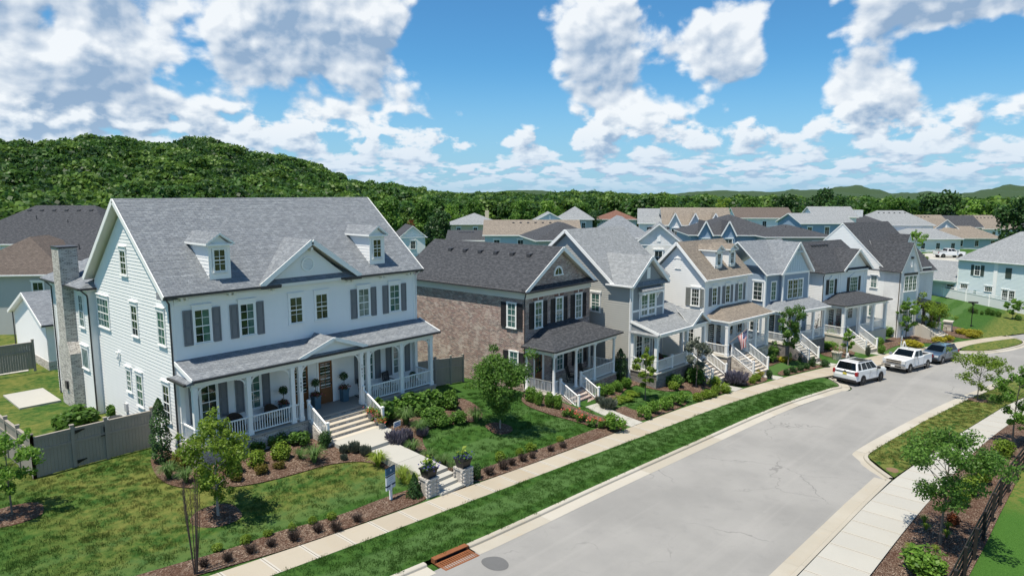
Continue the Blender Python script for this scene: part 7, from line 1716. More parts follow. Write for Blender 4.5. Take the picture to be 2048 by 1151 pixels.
# ------------------------------------------------------------------ the flag on the porch
def flag():
    th = .113; c, s = math.cos(th), math.sin(th); T = lambda x, y: (53.807+x*c+y*s, 25.816-x*s+y*c); b = T(.28,-2.42); root = empty('flag', (b[0], b[1], 1.5), -th); tag(root, 'striped flag hanging from an angled pole on the tan roofed house porch', 'flag')
    tip = Vector((.55,-1.25,1.35)); MB().tube([(0,0,0), tuple(tip)], .016, 6).build('pole', paint('flag pole wood', (.45,.33,.20), .5), root)
    FR, FW, FB = paint('flag red', (.45,.03,.035), .7), paint('flag white', (.78,.76,.74), .7), paint('flag blue', (.035,.05,.16), .7)
    mb = MB(); nS, nV = 13, 14; d = tip.normalized(); a0 = tip*.97
    def pt(u, v):                                                   # u along the pole from the tip, v down the cloth
        p = a0-d*(u*.95); q = Vector((.05*math.sin(v*5+u*4)+.10*v*math.sin(u*7), .10*math.sin(u*9+v*2)*v-.0, -1.45*v)); k = 1-.35*v
        return tuple(a0-d*(u*.95*k)+q+Vector((.02,-.0,0)))
    for i in range(nS):
        for j in range(nV):
            m = 2 if (i < 7 and j < nV*.42) else (0 if i % 2 == 0 else 1)
            mb.poly([pt(i/nS,j/nV), pt((i+1)/nS,j/nV), pt((i+1)/nS,(j+1)/nV), pt(i/nS,(j+1)/nV)], m)
    mb.build('cloth', [FR, FW, FB], root)
    for i in range(5):
        for j in range(4): p = Vector(pt((.05+i*.1),(.04+j*.1))); MB().box(-.02,.02,-.012,.012,-.02,.02).build('star', FW, root, tuple(p))
flag()
# ------------------------------------------------------------------ porch furniture
def rocker(x, y, z, rz, label, mat=None, grp='porch chairs'):
    mat = mat or IRON; root = empty('rocking_chair', (x, y, z), rz); tag(root, label, 'chair', grp)
    MB().hexa([(-.26,-.28,.38),(.26,-.28,.38),(.26,.2,.35),(-.26,.2,.35),(-.26,-.28,.42),(.26,-.28,.42),(.26,.2,.39),(-.26,.2,.39)]).build('seat', mat, root)
    sm_ = MB().hexa([(-.03,.18,.4),(.03,.18,.4),(.03,.21,.4),(-.03,.21,.4),(-.03,.38,1.08),(.03,.38,1.08),(.03,.41,1.08),(-.03,.41,1.08)]).mesh('slat', mat)
    for i in range(5): link('slat', sm_, root, (-.2+i*.1, 0, 0))
    MB().bar((-.27,.4,1.06),(.27,.4,1.06),.04,.09).build('top_rail', mat, root)
    for s in (-1, 1):
        MB().bar((s*.27,-.25,.05),(s*.27,-.25,.62),.04,.04).build('leg', mat, root); MB().bar((s*.27,.22,.05),(s*.27,.4,1.1),.04,.04).build('leg', mat, root)
        MB().bar((s*.28,-.3,.62),(s*.28,.3,.66),.07,.03).build('arm', mat, root); MB().tube([(s*.27,-.42,.09),(s*.27,-.2,.04),(s*.27,.1,.02),(s*.27,.4,.05),(s*.27,.6,.13)],.02,5).build('rocker', mat, root)
rocker(OX+10.2, OY-.75, 2.26, .35, 'black rocking chair beside the numbered post of the white porch'); rocker(OX+12.0, OY-.7, 2.26, .2, 'black rocking chair near the right end of the white porch')
rocker(38.2, 28.3, .48, .3, 'black rocking chair left on the brick porch'); rocker(39.6, 28.2, .48, .15, 'black rocking chair right on the brick porch')
def wicker(x, y, z, rz, label, mat, cush=None, grp='porch chairs'):
    root = empty('wicker_armchair', (x, y, z), rz); tag(root, label, 'chair', grp); mb = MB(); n = 12
    for k in range(n):
        a, b = math.pi*k/n, math.pi*(k+1)/n; P = lambda t, r, zz: (r*math.cos(t), r*math.sin(t)*.85, zz); h = lambda t: .45+.45*math.sin(t)**.7
        mb.poly([P(a,.42,.05),P(b,.42,.05),P(b,.44,h(b)),P(a,.44,h(a))][::-1]); mb.poly([P(a,.36,.3),P(b,.36,.3),P(b,.38,h(b)),P(a,.38,h(a))]); mb.poly([P(a,.44,h(a)),P(b,.44,h(b)),P(b,.38,h(b)),P(a,.38,h(a))])
    mb.box(-.4,.4,-.35,.02,.08,.34); mb.build('frame', mat, root); MB().hexa([(-.34,-.34,.34),(.34,-.34,.34),(.3,.22,.34),(-.3,.22,.34),(-.32,-.32,.46),(.32,-.32,.46),(.28,.2,.46),(-.28,.2,.46)]).build('cushion', cush or TRIM, root)
WK = paint('dark brown wicker', (.045,.032,.024), .8, .25, bmp=.5); RC = paint('red cushion', (.20,.018,.018), .8)
wicker(OX+4.4, OY-.7, 2.26, .2, 'dark wicker armchair left of the doors on the white porch', WK, paint('tan cushion', (.45,.40,.32), .8)); wicker(OX+2.4, OY-.7, 2.26, -.2, 'dark wicker chair behind the yellow green tree on the white porch', WK, IRON)
def H3p(x, y): c, s = math.cos(.045), math.sin(.045); return 43.795+x*c+y*s, 26.887-x*s+y*c
def H4p(x, y): c, s = math.cos(.113), math.sin(.113); return 53.807+x*c+y*s, 25.816-x*s+y*c
def H5p(x, y): c, s = math.cos(.248), math.sin(.248); return 64.70+x*c+y*s, 24.80-x*s+y*c
def H6p(x, y): c, s = math.cos(.258), math.sin(.258); return 74.44+x*c+y*s, 22.45-x*s+y*c
wicker(*H3p(1.2,-.9), .64, .2, 'red cushioned armchair left on the grey house porch', WK, RC); wicker(*H3p(2.6,-1.0), .64, -.3, 'red cushioned armchair right on the grey house porch', WK, RC)
wicker(*H4p(1.3,-1.0), .3, 1.2, 'black wicker armchair by the door of the tan roofed house', IRON, IRON); planter('porch_pot', *H4p(2.3,-1.2), .3, .18, .14, .25, IRON, 'small dark potted plant beside the black wicker armchair', green='dark', hplant=.25)
wicker(*H5p(4.2,-1.2), -.25, 0, 'dark bench like armchair on the blue house porch', WK, IRON); planter('porch_cypress', *H5p(6.1,-1.9), -.25, .18, .14, .35, GUTTER, 'potted slender cypress at the right post of the blue porch', green='dark', hplant=1.5)
for i, (x, y) in enumerate(((.9,-.6),(2.4,-.6))): planter('porch_fern', *H6p(x,y), -.71, .25, .18, .5, IRON, ('left' if i == 0 else 'right')+' dark potted fern flanking the black shuttered house door', green='dark', hplant=.7)
planter('porch_fern', *H4p(5.9,-1.6), .3, .22, .17, .4, paint('terracotta', (.28,.12,.06), .8), 'bright green fern in a terracotta pot on the tan roofed house porch', green='fresh', hplant=.5)
def ac(x, y):
    root = empty('air_conditioner', (x, y, g(x, y))); tag(root, 'grey air conditioner unit behind the taupe fence', 'air conditioner'); m = paint('ac grey', (.30,.32,.33), .5)
    MB().box(-.4,.4,-.4,.4,.08,.85).build('case', m, root); MB().lathe([(.33,.85),(.33,.88),(.05,.9)],14).build('fan_grille', IRON, root); MB().box(-.5,.5,-.5,.5,-.1,.08).build('pad', CONC, root)
ac(11.7, 38.6)
# ------------------------------------------------------------------ vehicles
CW = newmat('pearl white car paint'); CW[1].b.inputs['Base Color'].default_value = (.78,.79,.80,1); CW[1].b.inputs['Roughness'].default_value = .25; CW[1].b.inputs['Coat Weight'].default_value = .8; CW[1].b.inputs['Coat Roughness'].default_value = .04; CW = CW[0]
CB = newmat('slate blue car paint'); CB[1].b.inputs['Base Color'].default_value = (.075,.115,.165,1); CB[1].b.inputs['Metallic'].default_value = .4; CB[1].b.inputs['Roughness'].default_value = .28; CB[1].b.inputs['Coat Weight'].default_value = .8; CB = CB[0]
CG = newmat('car window glass'); CG[1].b.inputs['Base Color'].default_value = (.006,.010,.012,1); CG[1].b.inputs['Roughness'].default_value = .04; CG[1].b.inputs['Specular IOR Level'].default_value = .7; CG = CG[0]
CHR = newmat('chrome'); CHR[1].b.inputs['Base Color'].default_value = (.62,.63,.65,1); CHR[1].b.inputs['Metallic'].default_value = 1.0; CHR[1].b.inputs['Roughness'].default_value = .15; CHR = CHR[0]
TYRE = paint('tyre rubber', (.014,.014,.015), .8, .1); BLKP = paint('black plastic', (.02,.02,.022), .5); TAILR = paint('tail lamp red', (.28,.012,.018), .25); LAMP = paint('head lamp', (.55,.57,.58), .15); PLY = paint('yellow plate', (.55,.47,.06), .5); ALLOY = paint('alloy', (.30,.31,.32), .3)
ALLOYD = paint('dark alloy', (.07,.07,.075), .3)
def vehicle(name, label, x, y, hd, spec, body, z=None, slope=True):
    zc = (zs(x)-.125) if z is None else z; f = Vector((math.cos(hd), math.sin(hd), 0))
    if slope: dz = (zs(x+f.x)-zs(x-f.x))/2; f.z = dz
    f.normalize(); l = Vector((0,0,1)).cross(f).normalized(); u = f.cross(l); root = empty(name, (0,0,0)); root.matrix_world = Matrix(((f.x,l.x,u.x,x),(f.y,l.y,u.y,y),(f.z,l.z,u.z,zc),(0,0,0,1))); tag(root, label, 'car' if spec['kind'] != 'truck' else 'pickup', 'vehicles')
    W = spec['W']/2; prof = spec['prof']; n = len(prof)
    mb = MB(); cx = sum(p[0] for p in prof)/n; cz = sum(p[1] for p in prof)/n; st = []
    for yy, k in ((-W,.93),(-W+.05,.985),(-W+.16,1.0),(W-.16,1.0),(W-.05,.985),(W,.93)):
        st.append(len(mb.v))
        for (px, pz) in prof:
            tuck = .0 if pz < 1.0 else (.05*(1 if yy < 0 else -1) if abs(yy) > W-.1 else 0)
            mb.v.append((cx+(px-cx)*(k if abs(px-cx) > 1 else 1), yy+tuck, cz+(pz-cz)*k if pz > cz else pz))
    for a, b in zip(st, st[1:]):
        for i in range(n): j = (i+1) % n; mb.f.append((a+i, a+j, b+j, b+i)); mb.m.append(0)
    mb.f.append(tuple(st[0]+i for i in range(n))[::-1]); mb.m.append(0); mb.f.append(tuple(st[-1]+i for i in range(n))); mb.m.append(0)
    o = mb.build('body', body, root, smooth=False)
    bv = o.modifiers.new('bevel', 'BEVEL'); bv.width = .04; bv.segments = 2; bv.limit_method = 'ANGLE'; bv.angle_limit = R(35)
    # cabin
    (b0, b1, t0, t1, zb, zt, wb, wt) = spec['cab']
    C = [(b0,-wb,zb),(b1,-wb,zb),(b1,wb,zb),(b0,wb,zb),(t0,-wt,zt),(t1,-wt,zt),(t1,wt,zt),(t0,wt,zt)]
    cab = MB().hexa(C).build('cabin', body, root); bv = cab.modifiers.new('bevel', 'BEVEL'); bv.width = .06; bv.segments = 3
    V = [Vector(p) for p in C]
    def glassq(nm, a, b, c, d, u0, u1, v0, v1, off):
        P = lambda s, t: (a.lerp(b, s)).lerp(d.lerp(c, s), t)
        q = [P(u0,v0), P(u1,v0), P(u1,v1), P(u0,v1)]; nr = (q[1]-q[0]).cross(q[3]-q[0]).normalized()
        if nr.dot(q[0]-Vector((0,0,1))) < 0: nr = -nr
        pts = [p+nr*off for p in q]; MB().poly(pts).poly(pts[::-1]).build(nm, CG, root)
    glassq('windscreen', V[2], V[1], V[5], V[6], .06, .94, .10, .93, .012)
    glassq('rear_window', V[0], V[3], V[7], V[4], .06, .94, spec.get('rw',.12), .93, .012)
    for s, (a, b, c, d) in ((-1,(V[0],V[1],V[5],V[4])), (1,(V[3],V[2],V[6],V[7]))):
        for (u0, u1) in spec['side']: glassq('side_window', a, b, c, d, u0, u1, .14, .90, .012)
    # wheels
    r = spec['r']
    for wx in spec['axles']:
        for s in (-1, 1):
            yy = s*(W-.12); wh = MB(); k = 20; ar = MB()
            ar.extr([(wx+(r+.07)*math.cos(2*math.pi*i/k), s*(W-.1), r+(r+.07)*math.sin(2*math.pi*i/k)) for i in range(k)], (0, s*.106, 0)); ar.build('wheel_arch', BLKP, root)
            P = [(r*.62,-.11),(r*.92,-.115),(r,-.08),(r,.08),(r*.92,.115),(r*.62,.11)]; base = 0
            for rr, dy in P:
                for i in range(k): t = 2*math.pi*i/k; wh.v.append((rr*math.cos(t), dy, rr*math.sin(t)))
            for a in range(len(P)-1):
                for i in range(k): j = (i+1) % k; wh.f.append((a*k+i, a*k+j, (a+1)*k+j, (a+1)*k+i)); wh.m.append(0)
            w = wh.build('wheel', TYRE, root, (wx, yy+s*.02, r))
            rim = MB().extr([(r*.62*math.cos(2*math.pi*i/k), s*.085, r*.62*math.sin(2*math.pi*i/k)) for i in range(k)], (0, s*.004, 0), 1)
            for i in range(6): t = 2*math.pi*i/6; rim.bar((0, s*.095, 0), (r*.6*math.cos(t), s*.10, r*.6*math.sin(t)), .03, .07, 0, up=(0,1,0))
            rim.build('rim', [spec['rim'], BLKP], w)
    for nm, m, bx in spec['bits']: MB().box(*bx).build(nm, m, root)
    for nm, m, pts in spec.get('polys', ()): MB().poly(pts).poly(pts[::-1]).build(nm, m, root)
    return root
SUV = dict(kind='suv', W=2.03, r=.40, axles=(-1.52,1.59), rim=ALLOYD, prof=[(-2.6,.42),(2.5,.40),(2.62,.62),(2.60,.98),(2.45,1.12),(1.15,1.24),(-2.45,1.26),(-2.62,1.16),(-2.66,.80)],
  cab=(-2.52,1.18,-2.30,.30,1.20,1.90,.95,.74), side=((.055,.20),(.25,.48),(.51,.70),(.72,.93)), rw=.1,
  bits=[('roof_rail',BLKP,(-2.0,.2,-.74,-.70,1.92,1.97)),('roof_rail',BLKP,(-2.0,.2,.70,.74,1.92,1.97)),('sunroof',CG,(-1.2,.1,-.5,.5,1.885,1.915)),('tail_lamp',TAILR,(-2.66,-2.42,-1.022,-.82,.88,1.20)),('tail_lamp',TAILR,(-2.66,-2.42,.82,1.022,.88,1.20)),
   ('trim_bar',BLKP,(-2.68,-2.6,-.82,.82,1.08,1.14)),('licence_plate',PLY,(-2.685,-2.65,-.16,.16,.88,1.03)),('rear_bumper',BLKP,(-2.70,-2.4,-.95,.95,.34,.52)),('mirror',BLKP,(.78,.98,-1.2,-.98,1.2,1.38)),('mirror',BLKP,(.78,.98,.98,1.2,1.2,1.38)),
   ('sill',BLKP,(-1.1,1.15,-1.02,-.96,.32,.45)),('sill',BLKP,(-1.1,1.15,.96,1.02,.32,.45)),('head_lamp',LAMP,(2.45,2.61,-.95,-.6,.82,1.0)),('head_lamp',LAMP,(2.45,2.61,.6,.95,.82,1.0)),('grille',BLKP,(2.58,2.64,-.58,.58,.62,.98)),('badge',BLKP,(-2.67,-2.64,-.08,.08,1.16,1.22)),
   ('door_seam',BLKP,(-.42,-.405,-1.012,-1.006,.5,1.18)),('door_seam',BLKP,(.82,.835,-1.012,-1.006,.5,1.16)),('door_handle',CHR,(-.3,-.1,-1.03,-1.0,1.0,1.03)),('door_handle',CHR,(.62,.78,-1.03,-1.0,1.0,1.03))])
TRK = dict(kind='truck', W=2.03, r=.40, axles=(-1.85,1.78), rim=CHR, prof=[(-2.9,.55),(2.6,.45),(2.85,.6),(2.85,1.08),(2.72,1.22),(1.2,1.30),(-.95,1.30),(-.98,1.30),(-2.9,1.30)],
  cab=(-1.0,1.25,-.82,.45,1.26,1.88,.93,.76), side=((.06,.42),(.47,.90)), rw=.2,
  bits=[('bed_liner',DARK,(-2.78,-1.08,-.82,.82,1.29,1.308)),('bed_rail',CW,(-2.9,-1.02,-1.0,-.84,1.30,1.36)),('bed_rail',CW,(-2.9,-1.02,.84,1.0,1.30,1.36)),('tailgate',CW,(-2.93,-2.84,-.9,.9,.75,1.36)),('grille',CHR,(2.84,2.90,-.66,.66,.80,1.16)),('grille_bar',BLKP,(2.885,2.91,-.6,.6,.84,.93)),('grille_bar',BLKP,(2.885,2.91,-.6,.6,1.02,1.11)),('badge',CHR,(2.905,2.93,-.16,.16,.94,1.01)),
   ('head_lamp',LAMP,(2.70,2.89,-.98,-.68,.86,1.16)),('head_lamp',LAMP,(2.70,2.89,.68,.98,.86,1.16)),('front_bumper',CHR,(2.62,2.98,-1.0,1.0,.46,.74)),('bumper_slot',BLKP,(2.95,2.99,-.7,.7,.52,.64)),('licence_plate',TRIM,(2.985,3.0,-.17,.17,.54,.68)),('mirror',CHR,(.92,1.12,-1.24,-.98,1.24,1.46)),('mirror',CHR,(.92,1.12,.98,1.24,1.24,1.46)),
   ('running_board',CHR,(-1.3,1.25,-1.08,-.95,.40,.46)),('running_board',CHR,(-1.3,1.25,.95,1.08,.40,.46)),('door_seam',BLKP,(.18,.195,1.006,1.012,.55,1.25)),('door_seam',BLKP,(1.1,1.115,1.006,1.012,.55,1.25)),('door_seam',BLKP,(-.95,-.935,1.006,1.012,.55,1.3)),('antenna',BLKP,(.0,.05,-.02,.02,1.88,1.93)),('tail_lamp',TAILR,(-2.92,-2.8,.88,1.02,.95,1.25)),('tail_lamp',TAILR,(-2.92,-2.8,-1.02,-.88,.95,1.25)),('door_handle',CHR,(.25,.42,1.0,1.03,1.06,1.09))])
WGN = dict(kind='wagon', W=1.86, r=.36, axles=(-1.38,1.37), rim=ALLOY, prof=[(-2.35,.42),(2.3,.38),(2.42,.58),(2.40,.84),(2.22,.98),(1.15,1.08),(-2.2,1.12),(-2.38,1.0),(-2.42,.72)],
  cab=(-2.28,1.25,-1.85,.25,1.05,1.62,.86,.66), side=((.07,.26),(.29,.52),(.55,.88)), rw=.1,
  bits=[('roof_rail',BLKP,(-1.7,.1,-.68,-.62,1.63,1.71)),('roof_rail',BLKP,(-1.7,.1,.62,.68,1.63,1.71)),('grille',BLKP,(2.38,2.44,-.5,.5,.66,.86)),('head_lamp',LAMP,(2.2,2.43,-.88,-.55,.72,.90)),('head_lamp',LAMP,(2.2,2.43,.55,.88,.72,.90)),('front_bumper',BLKP,(2.3,2.47,-.85,.85,.36,.58)),('mirror',CHR,(.85,1.0,-1.1,-.9,1.05,1.18)),('mirror',CHR,(.85,1.0,.9,1.1,1.05,1.18)),
   ('sill',BLKP,(-1.0,1.0,.88,.94,.28,.46)),('sill',BLKP,(-1.0,1.0,-.94,-.88,.28,.46)),('door_seam',BLKP,(-.2,-.185,.922,.93,.48,1.05)),('door_seam',BLKP,(.85,.865,.922,.93,.48,1.05)),('tail_lamp',TAILR,(-2.4,-2.2,.72,.93,.85,1.05)),('tail_lamp',TAILR,(-2.4,-2.2,-.93,-.72,.85,1.05))])
vehicle('sport_utility_car', 'white sport utility car seen from behind, parked at the kerb', 61.17, 15.03, R(-11.2), SUV, CW)
vehicle('pickup_truck', 'white pickup with chrome grille facing the viewer between two cars', 70.40, 13.33, R(168.4), TRK, CW)
vehicle('estate_car', 'slate blue estate car parked behind the white pickup', 76.98, 11.93, R(168), WGN, CB)
# ------------------------------------------------------------------ houses behind the row
GREYW = paint('light grey siding', (.46,.47,.46), .6, .04); PALEW = paint('pale grey blue siding', (.50,.59,.65), .6, .03); CREAMW = paint('cream stucco', (.60,.53,.38), .7, .04); BLUEW = paint('soft blue siding', (.26,.36,.48), .6, .03)
WM = dict(WHITE=WHITE, GREYW=GREYW, PALEW=PALEW, CREAMW=CREAMW, BLUEW=BLUEW, BRW=BR_WHT); RM = dict(SH_DARK=SH_DARK, SH_BRN=SH_BRN, SH_LITE=SH_LITE, SH_TAN=SH_TAN, SH_RED=SH_RED, SH_GREY=SH_GREY)
BGH = [
('L1',20.7,91.3,.842,18.6,13,8.3,12.5,1.2,'hip','SH_DARK','WHITE','charcoal hipped roof house at the far left behind the white house'),
('L2',14.7,73.3,.703,9.3,11,6.8,9.9,1.3,'hip','SH_BRN','GREYW','brown roofed grey house behind the chimney at the left edge'),
('M1',81.2,97.1,.528,4.6,8,5.9,8.0,-2.0,'gabf','SH_DARK','WHITE','small white garage with dark gable roof right of the white house'),
('M2',107.0,106.4,.755,11.1,11,7.1,9.4,-3.0,'hip','SH_LITE','CREAMW','cream house with pale hipped roof and chimney'),
('M3a',75.7,77.6,.842,5.6,8,6.5,7.9,-2.0,'gab','SH_DARK','GREYW','low dark roof just behind the brick house ridge'),
('M3b',78.4,65.8,.842,14.4,9,7.7,9.8,-2.5,'gab','SH_TAN','PALEW','long tan roofed row with pale blue wall behind the brick house'),
('M4a',110.2,87.8,.842,6.2,8,8.2,10.0,-3.0,'gabf','SH_LITE','PALEW','pale blue gable behind the tan roofed row'),
('M4b',121.9,90.0,.93,7.8,10,8.2,10.9,-3.0,'hip','SH_LITE','GREYW','grey hipped roof behind the pale blue gable'),
('M5',67.6,50.6,.668,8.1,10,8.2,10.2,-2.0,'hip','SH_DARK','GREYW','dark hipped roof behind the grey house'),
('M6',141.0,91.2,.93,9.3,10,7.6,9.7,-3.5,'hip','SH_RED','GREYW','house with red brown hipped roof'),
('M7a',70.5,44.5,.842,6.1,9,8.6,11.1,-2.0,'hip','SH_GREY','WHITE','pointed grey roof directly behind the grey house'),
('M7b',69.6,39.3,1.052,5.2,7,8.1,10.5,-2.0,'gabf','SH_LITE','BRW','white brick gable between grey house and many gabled house'),
('M9a',109.3,61.7,1.017,7.2,9,8.6,11.1,-3.5,'gab','SH_LITE','WHITE','white house with light grey roof left of the many gabled one'),
('M9b',108.2,53.8,.982,11.2,10,8.5,11.4,-3.5,'gabs3','SH_TAN','WHITE','white tan roofed house with three front gables'),
('M10a',97.4,41.6,.93,14.1,14,7.8,10.6,-3.5,'gabs2','SH_DARK','BLUEW','large charcoal hipped roof with two small front gables'),
('M10b',99.1,33.4,.842,9.3,10,7.8,9.3,-3.5,'hip','SH_DARK','GREYW','lower charcoal hipped roof right of the large one'),
('M11',155.0,60.4,.93,12.6,10,8.3,10.6,-3.8,'gab','SH_BRN','WHITE','brown roofed house with white gable far behind'),
('M12a',160.6,46.7,.93,8.9,9,8.7,10.9,-3.8,'gab','SH_LITE','WHITE','farther grey roof above the soft blue house'),
('M12b',135.8,40.9,.738,10.4,9,8.3,10.1,-3.8,'gab','SH_LITE','BLUEW','soft blue house with light grey roof'),
('M13',175.3,45.0,.842,10.7,9,6.9,9.0,.4,'hipc','SH_DARK','WHITE','dark roofed house with a white chimney above the corner house'),
('M14',186.9,39.5,.912,15.9,11,6.2,9.6,.4,'hip','SH_LITE','WHITE','grey hipped roof right of the white chimney'),
('M15',206.4,37.2,.877,11.9,10,5.3,8.1,.4,'gab','SH_TAN','PALEW','tan roof right of the grey hipped roof'),
('M15b',197.8,31.5,.982,5.2,8,5.1,7.5,.4,'gabf','SH_TAN','PALEW','small tan roofed gable facing left'),
('M16',214.6,30.9,.842,11.5,9,4.9,7.9,.4,'gab','SH_DARK','GREYW','charcoal roof between the two tan roofs'),
('M17',226.7,24.8,.912,12.3,10,4.2,7.8,.4,'gab','SH_TAN','WHITE','farthest right tan roof below the woods'),
('M18a',180.5,31.5,.842,13.8,9,3.5,5.7,.5,'hip','SH_LITE','WHITE','white garage block with light grey hipped roof by the driveway'),
('M18b',196.5,26.3,.895,14.8,10,3.1,5.8,.5,'hip','SH_TAN','PALEW','pale green garage block with tan hipped roof by the driveway'),
('M19',237.5,20.2,.895,14.1,10,4.2,6.8,.4,'gab','SH_DARK','GREYW','dark roof at the far right edge below the woods')]
def bg(key, x, y, th, W, D, E, Rz, zb, kind, rm, wm, label):
    c, s = math.cos(th), math.sin(th); ox = x-W/2*c; oy = y+W/2*s; H = House('background_house', ox, oy, th, zb, label, 'house', 'houses behind the row'); rm = RM[rm]; wm = WM[wm]
    if kind in ('gab', 'gabs3'):
        H.core(0, W, 0, D, zb-.5, E, wm, gables=[('x', Rz-.25)]); H.gable_x(-.35, W+.35, -.4, D/2, D+.4, E, Rz, rm)
    elif kind == 'gabf':
        H.core(0, W, 0, D, zb-.5, E, wm, gables=[('y', Rz-.2)]); H.gable_y(-.3, W/2, W+.3, -.35, D+.3, E, Rz, rm)
    else:
        H.core(.0, W, 0, D, zb-.5, E, wm); H.hip(-.45, W+.45, -.5, D+.5, E, Rz, rm, inset=min(W, D)/2*.95)
    H.gutter((-.4,-.45,E),(W+.4,-.45,E), WGUT)
    sl = (Rz-E)/(D/2)
    if kind in ('gabs3', 'gabs2'):
        n = 3 if kind == 'gabs3' else 2
        for i in range(n):
            gx = W*(.16+.30*i) if n == 3 else W*(.14+.24*i); gw = 1.15; gz = E+2.1
            H.gable_y(gx-gw, gx, gx+gw, -.9, 0, E-.1, gz, rm, yb=(-.3, (gz-E)/sl), name='front_gable', t=.1); H.put(MB().extr([(gx-gw+.15,-.6,E-.1),(gx+gw-.15,-.6,E-.1),(gx,-.6,gz-.2)],(0,1.2,0)).box(gx-gw+.2,gx+gw-.2,-.6,.2,zb,E-.1), 'gable_wall', wm)
            for sg in (-1,1): H.put(MB().bar((gx+sg*gw,-.92,E-.16),(gx,-.92,gz-.06),.05,.18), 'rake_board', TRIM)
            H.window('F', -.6, gx-.55, E-2.2, 1.1, 1.6, 2, 3, head='flat')
    else:
        n = max(1, int(W/3.2)); z = E-2.2 if E-zb > 3 else zb+.6
        for i in range(n): u = W*(i+.5)/n-.45; H.window('F', 0, u, z, .9, 1.45, 2, 2, GL_DARK, head='flat')
        if kind == 'gabf': H.put(MB().box(W/2-.2,W/2+.2,-.05,0,E+.3,E+1.2), 'gable_vent', TRIM)
    if kind == 'hipc': H.put(MB().box(W*.45,W*.45+2.0,D*.3,D*.3+1.2,E,Rz+.9), 'chimney', BR_WHT)
    if key == 'M2': H.put(MB().box(W*.72,W*.72+.8,D*.4,D*.4+.8,E,Rz+.6), 'chimney', CREAMW)
    if key in ('L1','M7b','M3a','M3b','M14','M15','M17','M13'):
        H.vents([(W*(.3+.08*i), D/2-.9, Rz-.9*sl) for i in range(6)], sx=.35)
    if key in ('L1','M10b','L2'): H.pipe(W*.4, D*.3, E+D*.3*sl, .5); H.pipe(W*.62, D*.25, E+D*.25*sl, .5)
    return H
for q in BGH: bg(*q)
H_ = House('dark_wing', 14.5, 80.5, .842, 1.2, 'low hipped charcoal wing in front of the far left house', 'house', 'houses behind the row')
H_.core(0, 13, 0, 8, .7, 7.6, WHITE); H_.hip(-.5, 13.5, -.5, 8.5, 7.6, 9.6, SH_DARK); H_.pipe(4, 1.5, 8.6, .35); H_.pipe(8, 1.6, 8.7, .35)
def garage():
    H = House('small_garage', OX+.65, OY+23.9, 0, 1.5, 'small white clapboard garage with grey gable roof behind the chimney', 'house')
    D = 8.6; E, Rz = 4.75, 6.65; H.core(.02, 6, .02, D, 1.0, E, WHITE, gables=[('x', Rz-.2)]); sl = (Rz-E)/(D/2)
    H.siding('L', 0, 0, D, 2.0, Rz-.3, WHITE, bounds=lambda z: (0, D) if z < E-.1 else (.1+(z-E+.1)/sl*1.02, D-.1-(z-E+.1)/sl*1.02)); H.siding('F', 0, 0, 6, 2.0, E-.1, WHITE)
    H.gable_x(-.35, 6.3, -.4, D/2, D+.4, E, Rz, SH_GREY); H.put(MB().box(-.05, 6, -.05, D, 1.0, 2.0), 'foundation', BR_GREY); H.gutter((-.35,-.4,E),(6.3,-.4,E))
    H.spout([(-.1,D+.1,E-.1),(-.1,D+.1,1.4)]); H.vents([(1.6,D/2-1.1,Rz-.5),(4.0,D/2-1.1,Rz-.5)], sx=.4)
    for ya, yb in ((-.4,D/2),(D+.4,D/2)): H.put(MB().bar((-.37,ya,E-.1),(-.37,yb,Rz-.1),.04,.2), 'rake_board', TRIM)
garage()
tag(sheet('driveway', [(146,26),(158,21.5),(172,18),(178,24),(176,31),(160,34),(150,33)], lambda x, y: g(x,y)+back_rise(x,y)+.05, WALKL, 1.5), kind='structure')
tag(sheet('driveway', [(9,57),(12,57),(13.3,63),(9,66),(5,64)], lambda x, y: g(x,y)+.05, WALKL, 1.5), kind='structure')
vehicle('pickup_truck', 'distant white pickup on the driveway beside the garages', 167.0, 25.6, R(-48), TRK, CW, z=g(167,25.6)+back_rise(167,25.6)+.06, slope=False)
tree('young_tree', 'small tree on the driveway by the distant garages', 161.5, 31.0, 6.2, 3.2, .3, 'fresh', 900, .26, 47, GT, z=g(161,31)+back_rise(161,31), sparse=.5, nb=12)
place('green_shrub', shrub_mesh('lime', 1), 153.5, 28.6, 4.0, 2.8, 'bright green shrub beside the distant driveway', 'shrub', z=g(153,28)+back_rise(153,28))
columnar('arborvitae', 'columnar green shrub between the small garage and the brown roofed house', 9.6, 62.0, 3.6, 1.3, 'fresh', 9, 1200, .2)
# pale quarry stone heap and bare clay behind the far left house
QU = paint('quarry stone', (.45,.41,.36), .95, .35, bmp=.6)
tag(sheet('bare_clay', chaikin([(40,132),(52,126),(60,130),(58,142),(44,146)],2,True), lambda x, y: hill_z(x,y)+1.2+.8*math.sin(x*.9)*math.cos(y*.7), paint('bare clay', (.33,.23,.15), .95, .3), 2.5), kind='structure')
# bare dirt cut in the woods behind the cream house
tag(sheet('dirt_track', chaikin([(205,196),(214,190),(222,196),(214,206)],2,True), lambda x, y: 6.5+.1*(x-205), paint('pale dirt', (.40,.31,.20), .95, .2), 3), kind='structure')
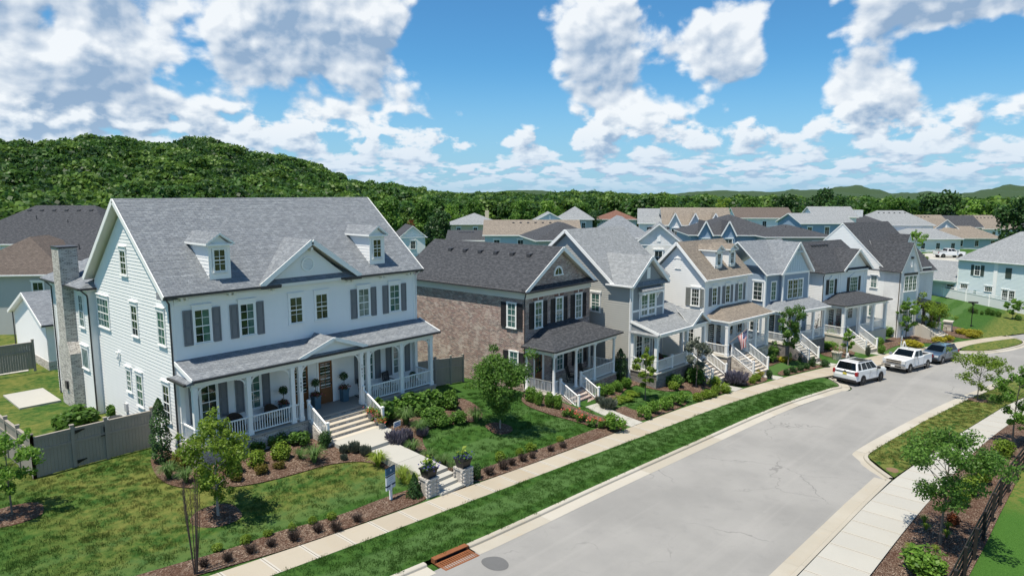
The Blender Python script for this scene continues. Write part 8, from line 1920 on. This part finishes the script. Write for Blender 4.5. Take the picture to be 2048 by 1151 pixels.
# ------------------------------------------------------------------ turf blades on the near lawns
def turf():
    rng = np.random.default_rng(21); n = 46; a = rng.random(n)*6.283; r = np.sqrt(rng.random(n))*.16; h = .035+.035*rng.random(n); w = .006; b = rng.random(n)*6.283; le = .02*rng.random(n)
    v = np.empty((n,4,3)); bx, by = r*np.cos(a), r*np.sin(a); tx, ty = bx+le*np.cos(b+1), by+le*np.sin(b+1)
    for j, (sx, top) in enumerate(((-1,0),(1,0),(.3,1),(-.3,1))): v[:,j] = np.stack([(tx if top else bx)+w*sx*np.cos(b), (ty if top else by)+w*sx*np.sin(b), h*top-.004*(1-top)], 1)
    tm = quads('tuft', v, TURF, rng.random(n))
    beds = [[(p[0],p[1]) for p in chaikin(P,1,True)] for P in BEDS.values()]; rings = [q[:3] for q in RINGS]
    pts = []
    def ok(x, y):
        if any(math.hypot(x-q[0], y-q[1]) < q[2] for q in rings): return False
        if OX-.5 < x < OX+15 and OY-1.9 < y < OY+18: return False
        if OX+5.9 < x < OX+9.3 and y < OY: return not (y > cA(x))
        return not any(inpoly(P, x, y) for P in beds)
    for (x0, x1, f0, f1, dens_, dz) in ((9.5,57,lambda x: cC(x)+.03,lambda x: cB(x)-.0,17,.0),(3,34,lambda x: cA(x)+.05,lambda x: 37.5 if x < 12 else 31.0,11,.006),(35,45,lambda x: cA(x)+.1,lambda x: 25.5,9,.006),(39.5,66,lambda x: sm(RSL,x,1)+.05,lambda x: lerpt(RK[::-1],x)-.03,11,.004)):
        A_ = 0
        N = int((x1-x0)*8*dens_*1.3)
        xs = x0+(x1-x0)*rng.random(N*2)
        for x in xs:
            lo, hi = f0(x), f1(x)
            if hi <= lo: continue
            if rng.random() > (hi-lo)/16.: continue
            y = lo+(hi-lo)*rng.random()
            if x < 3 or not ok(x, y): continue
            pts.append((x, y, (g(x,y) if y > cA(x) else zs(x))+dz, .8+.5*rng.random(), 0))
    scatter('grass', pts, [tm], 'short mown grass blades of the near lawns and verges', 'grass')
def turfmat():
    m, T = newmat('grass blade'); src = LAWN.node_tree; T.n.remove(T.b)
    a = T.node('ShaderNodeAttribute', attribute_name='tint'); p = pos(T); x, y, z = T.sep(p); n2 = T.noise(p, 3.0, 4, .65); n1 = T.noise(p, .35, 5, .6)
    dry = T.math('MULTIPLY', T.ss(22.5, 19.0, x), T.math('MULTIPLY', T.ss(3.0, 9.0, x), T.ss(23.2, 25.5, y))); dry = T.math('MULTIPLY', dry, T.ss(.36, .60, T.math('ADD', T.math('MULTIPLY', n1, .6), T.math('MULTIPLY', n2, .4))))
    dry = T.math('MAXIMUM', dry, T.math('MULTIPLY', T.math('MULTIPLY', T.ss(12.0, 10.0, y), T.ss(36.0, 40.0, x)), T.ss(.35, .55, n2)))
    c = T.mix(a.outputs['Fac'], (.034,.094,.018), (.085,.175,.036)); c = T.mix(dry, c, T.mix(a.outputs['Fac'], (.13,.155,.038), (.22,.22,.075)))
    b = T.node('ShaderNodeBsdfDiffuse'); T.put(b.inputs[0], c); t = T.node('ShaderNodeBsdfTranslucent'); T.put(t.inputs[0], c); mx = T.node('ShaderNodeMixShader'); mx.inputs[0].default_value = .35
    T.l.new(b.outputs[0], mx.inputs[1]); T.l.new(t.outputs[0], mx.inputs[2]); T.l.new(mx.outputs[0], T.o.inputs[0]); return m
TURF = turfmat(); turf()
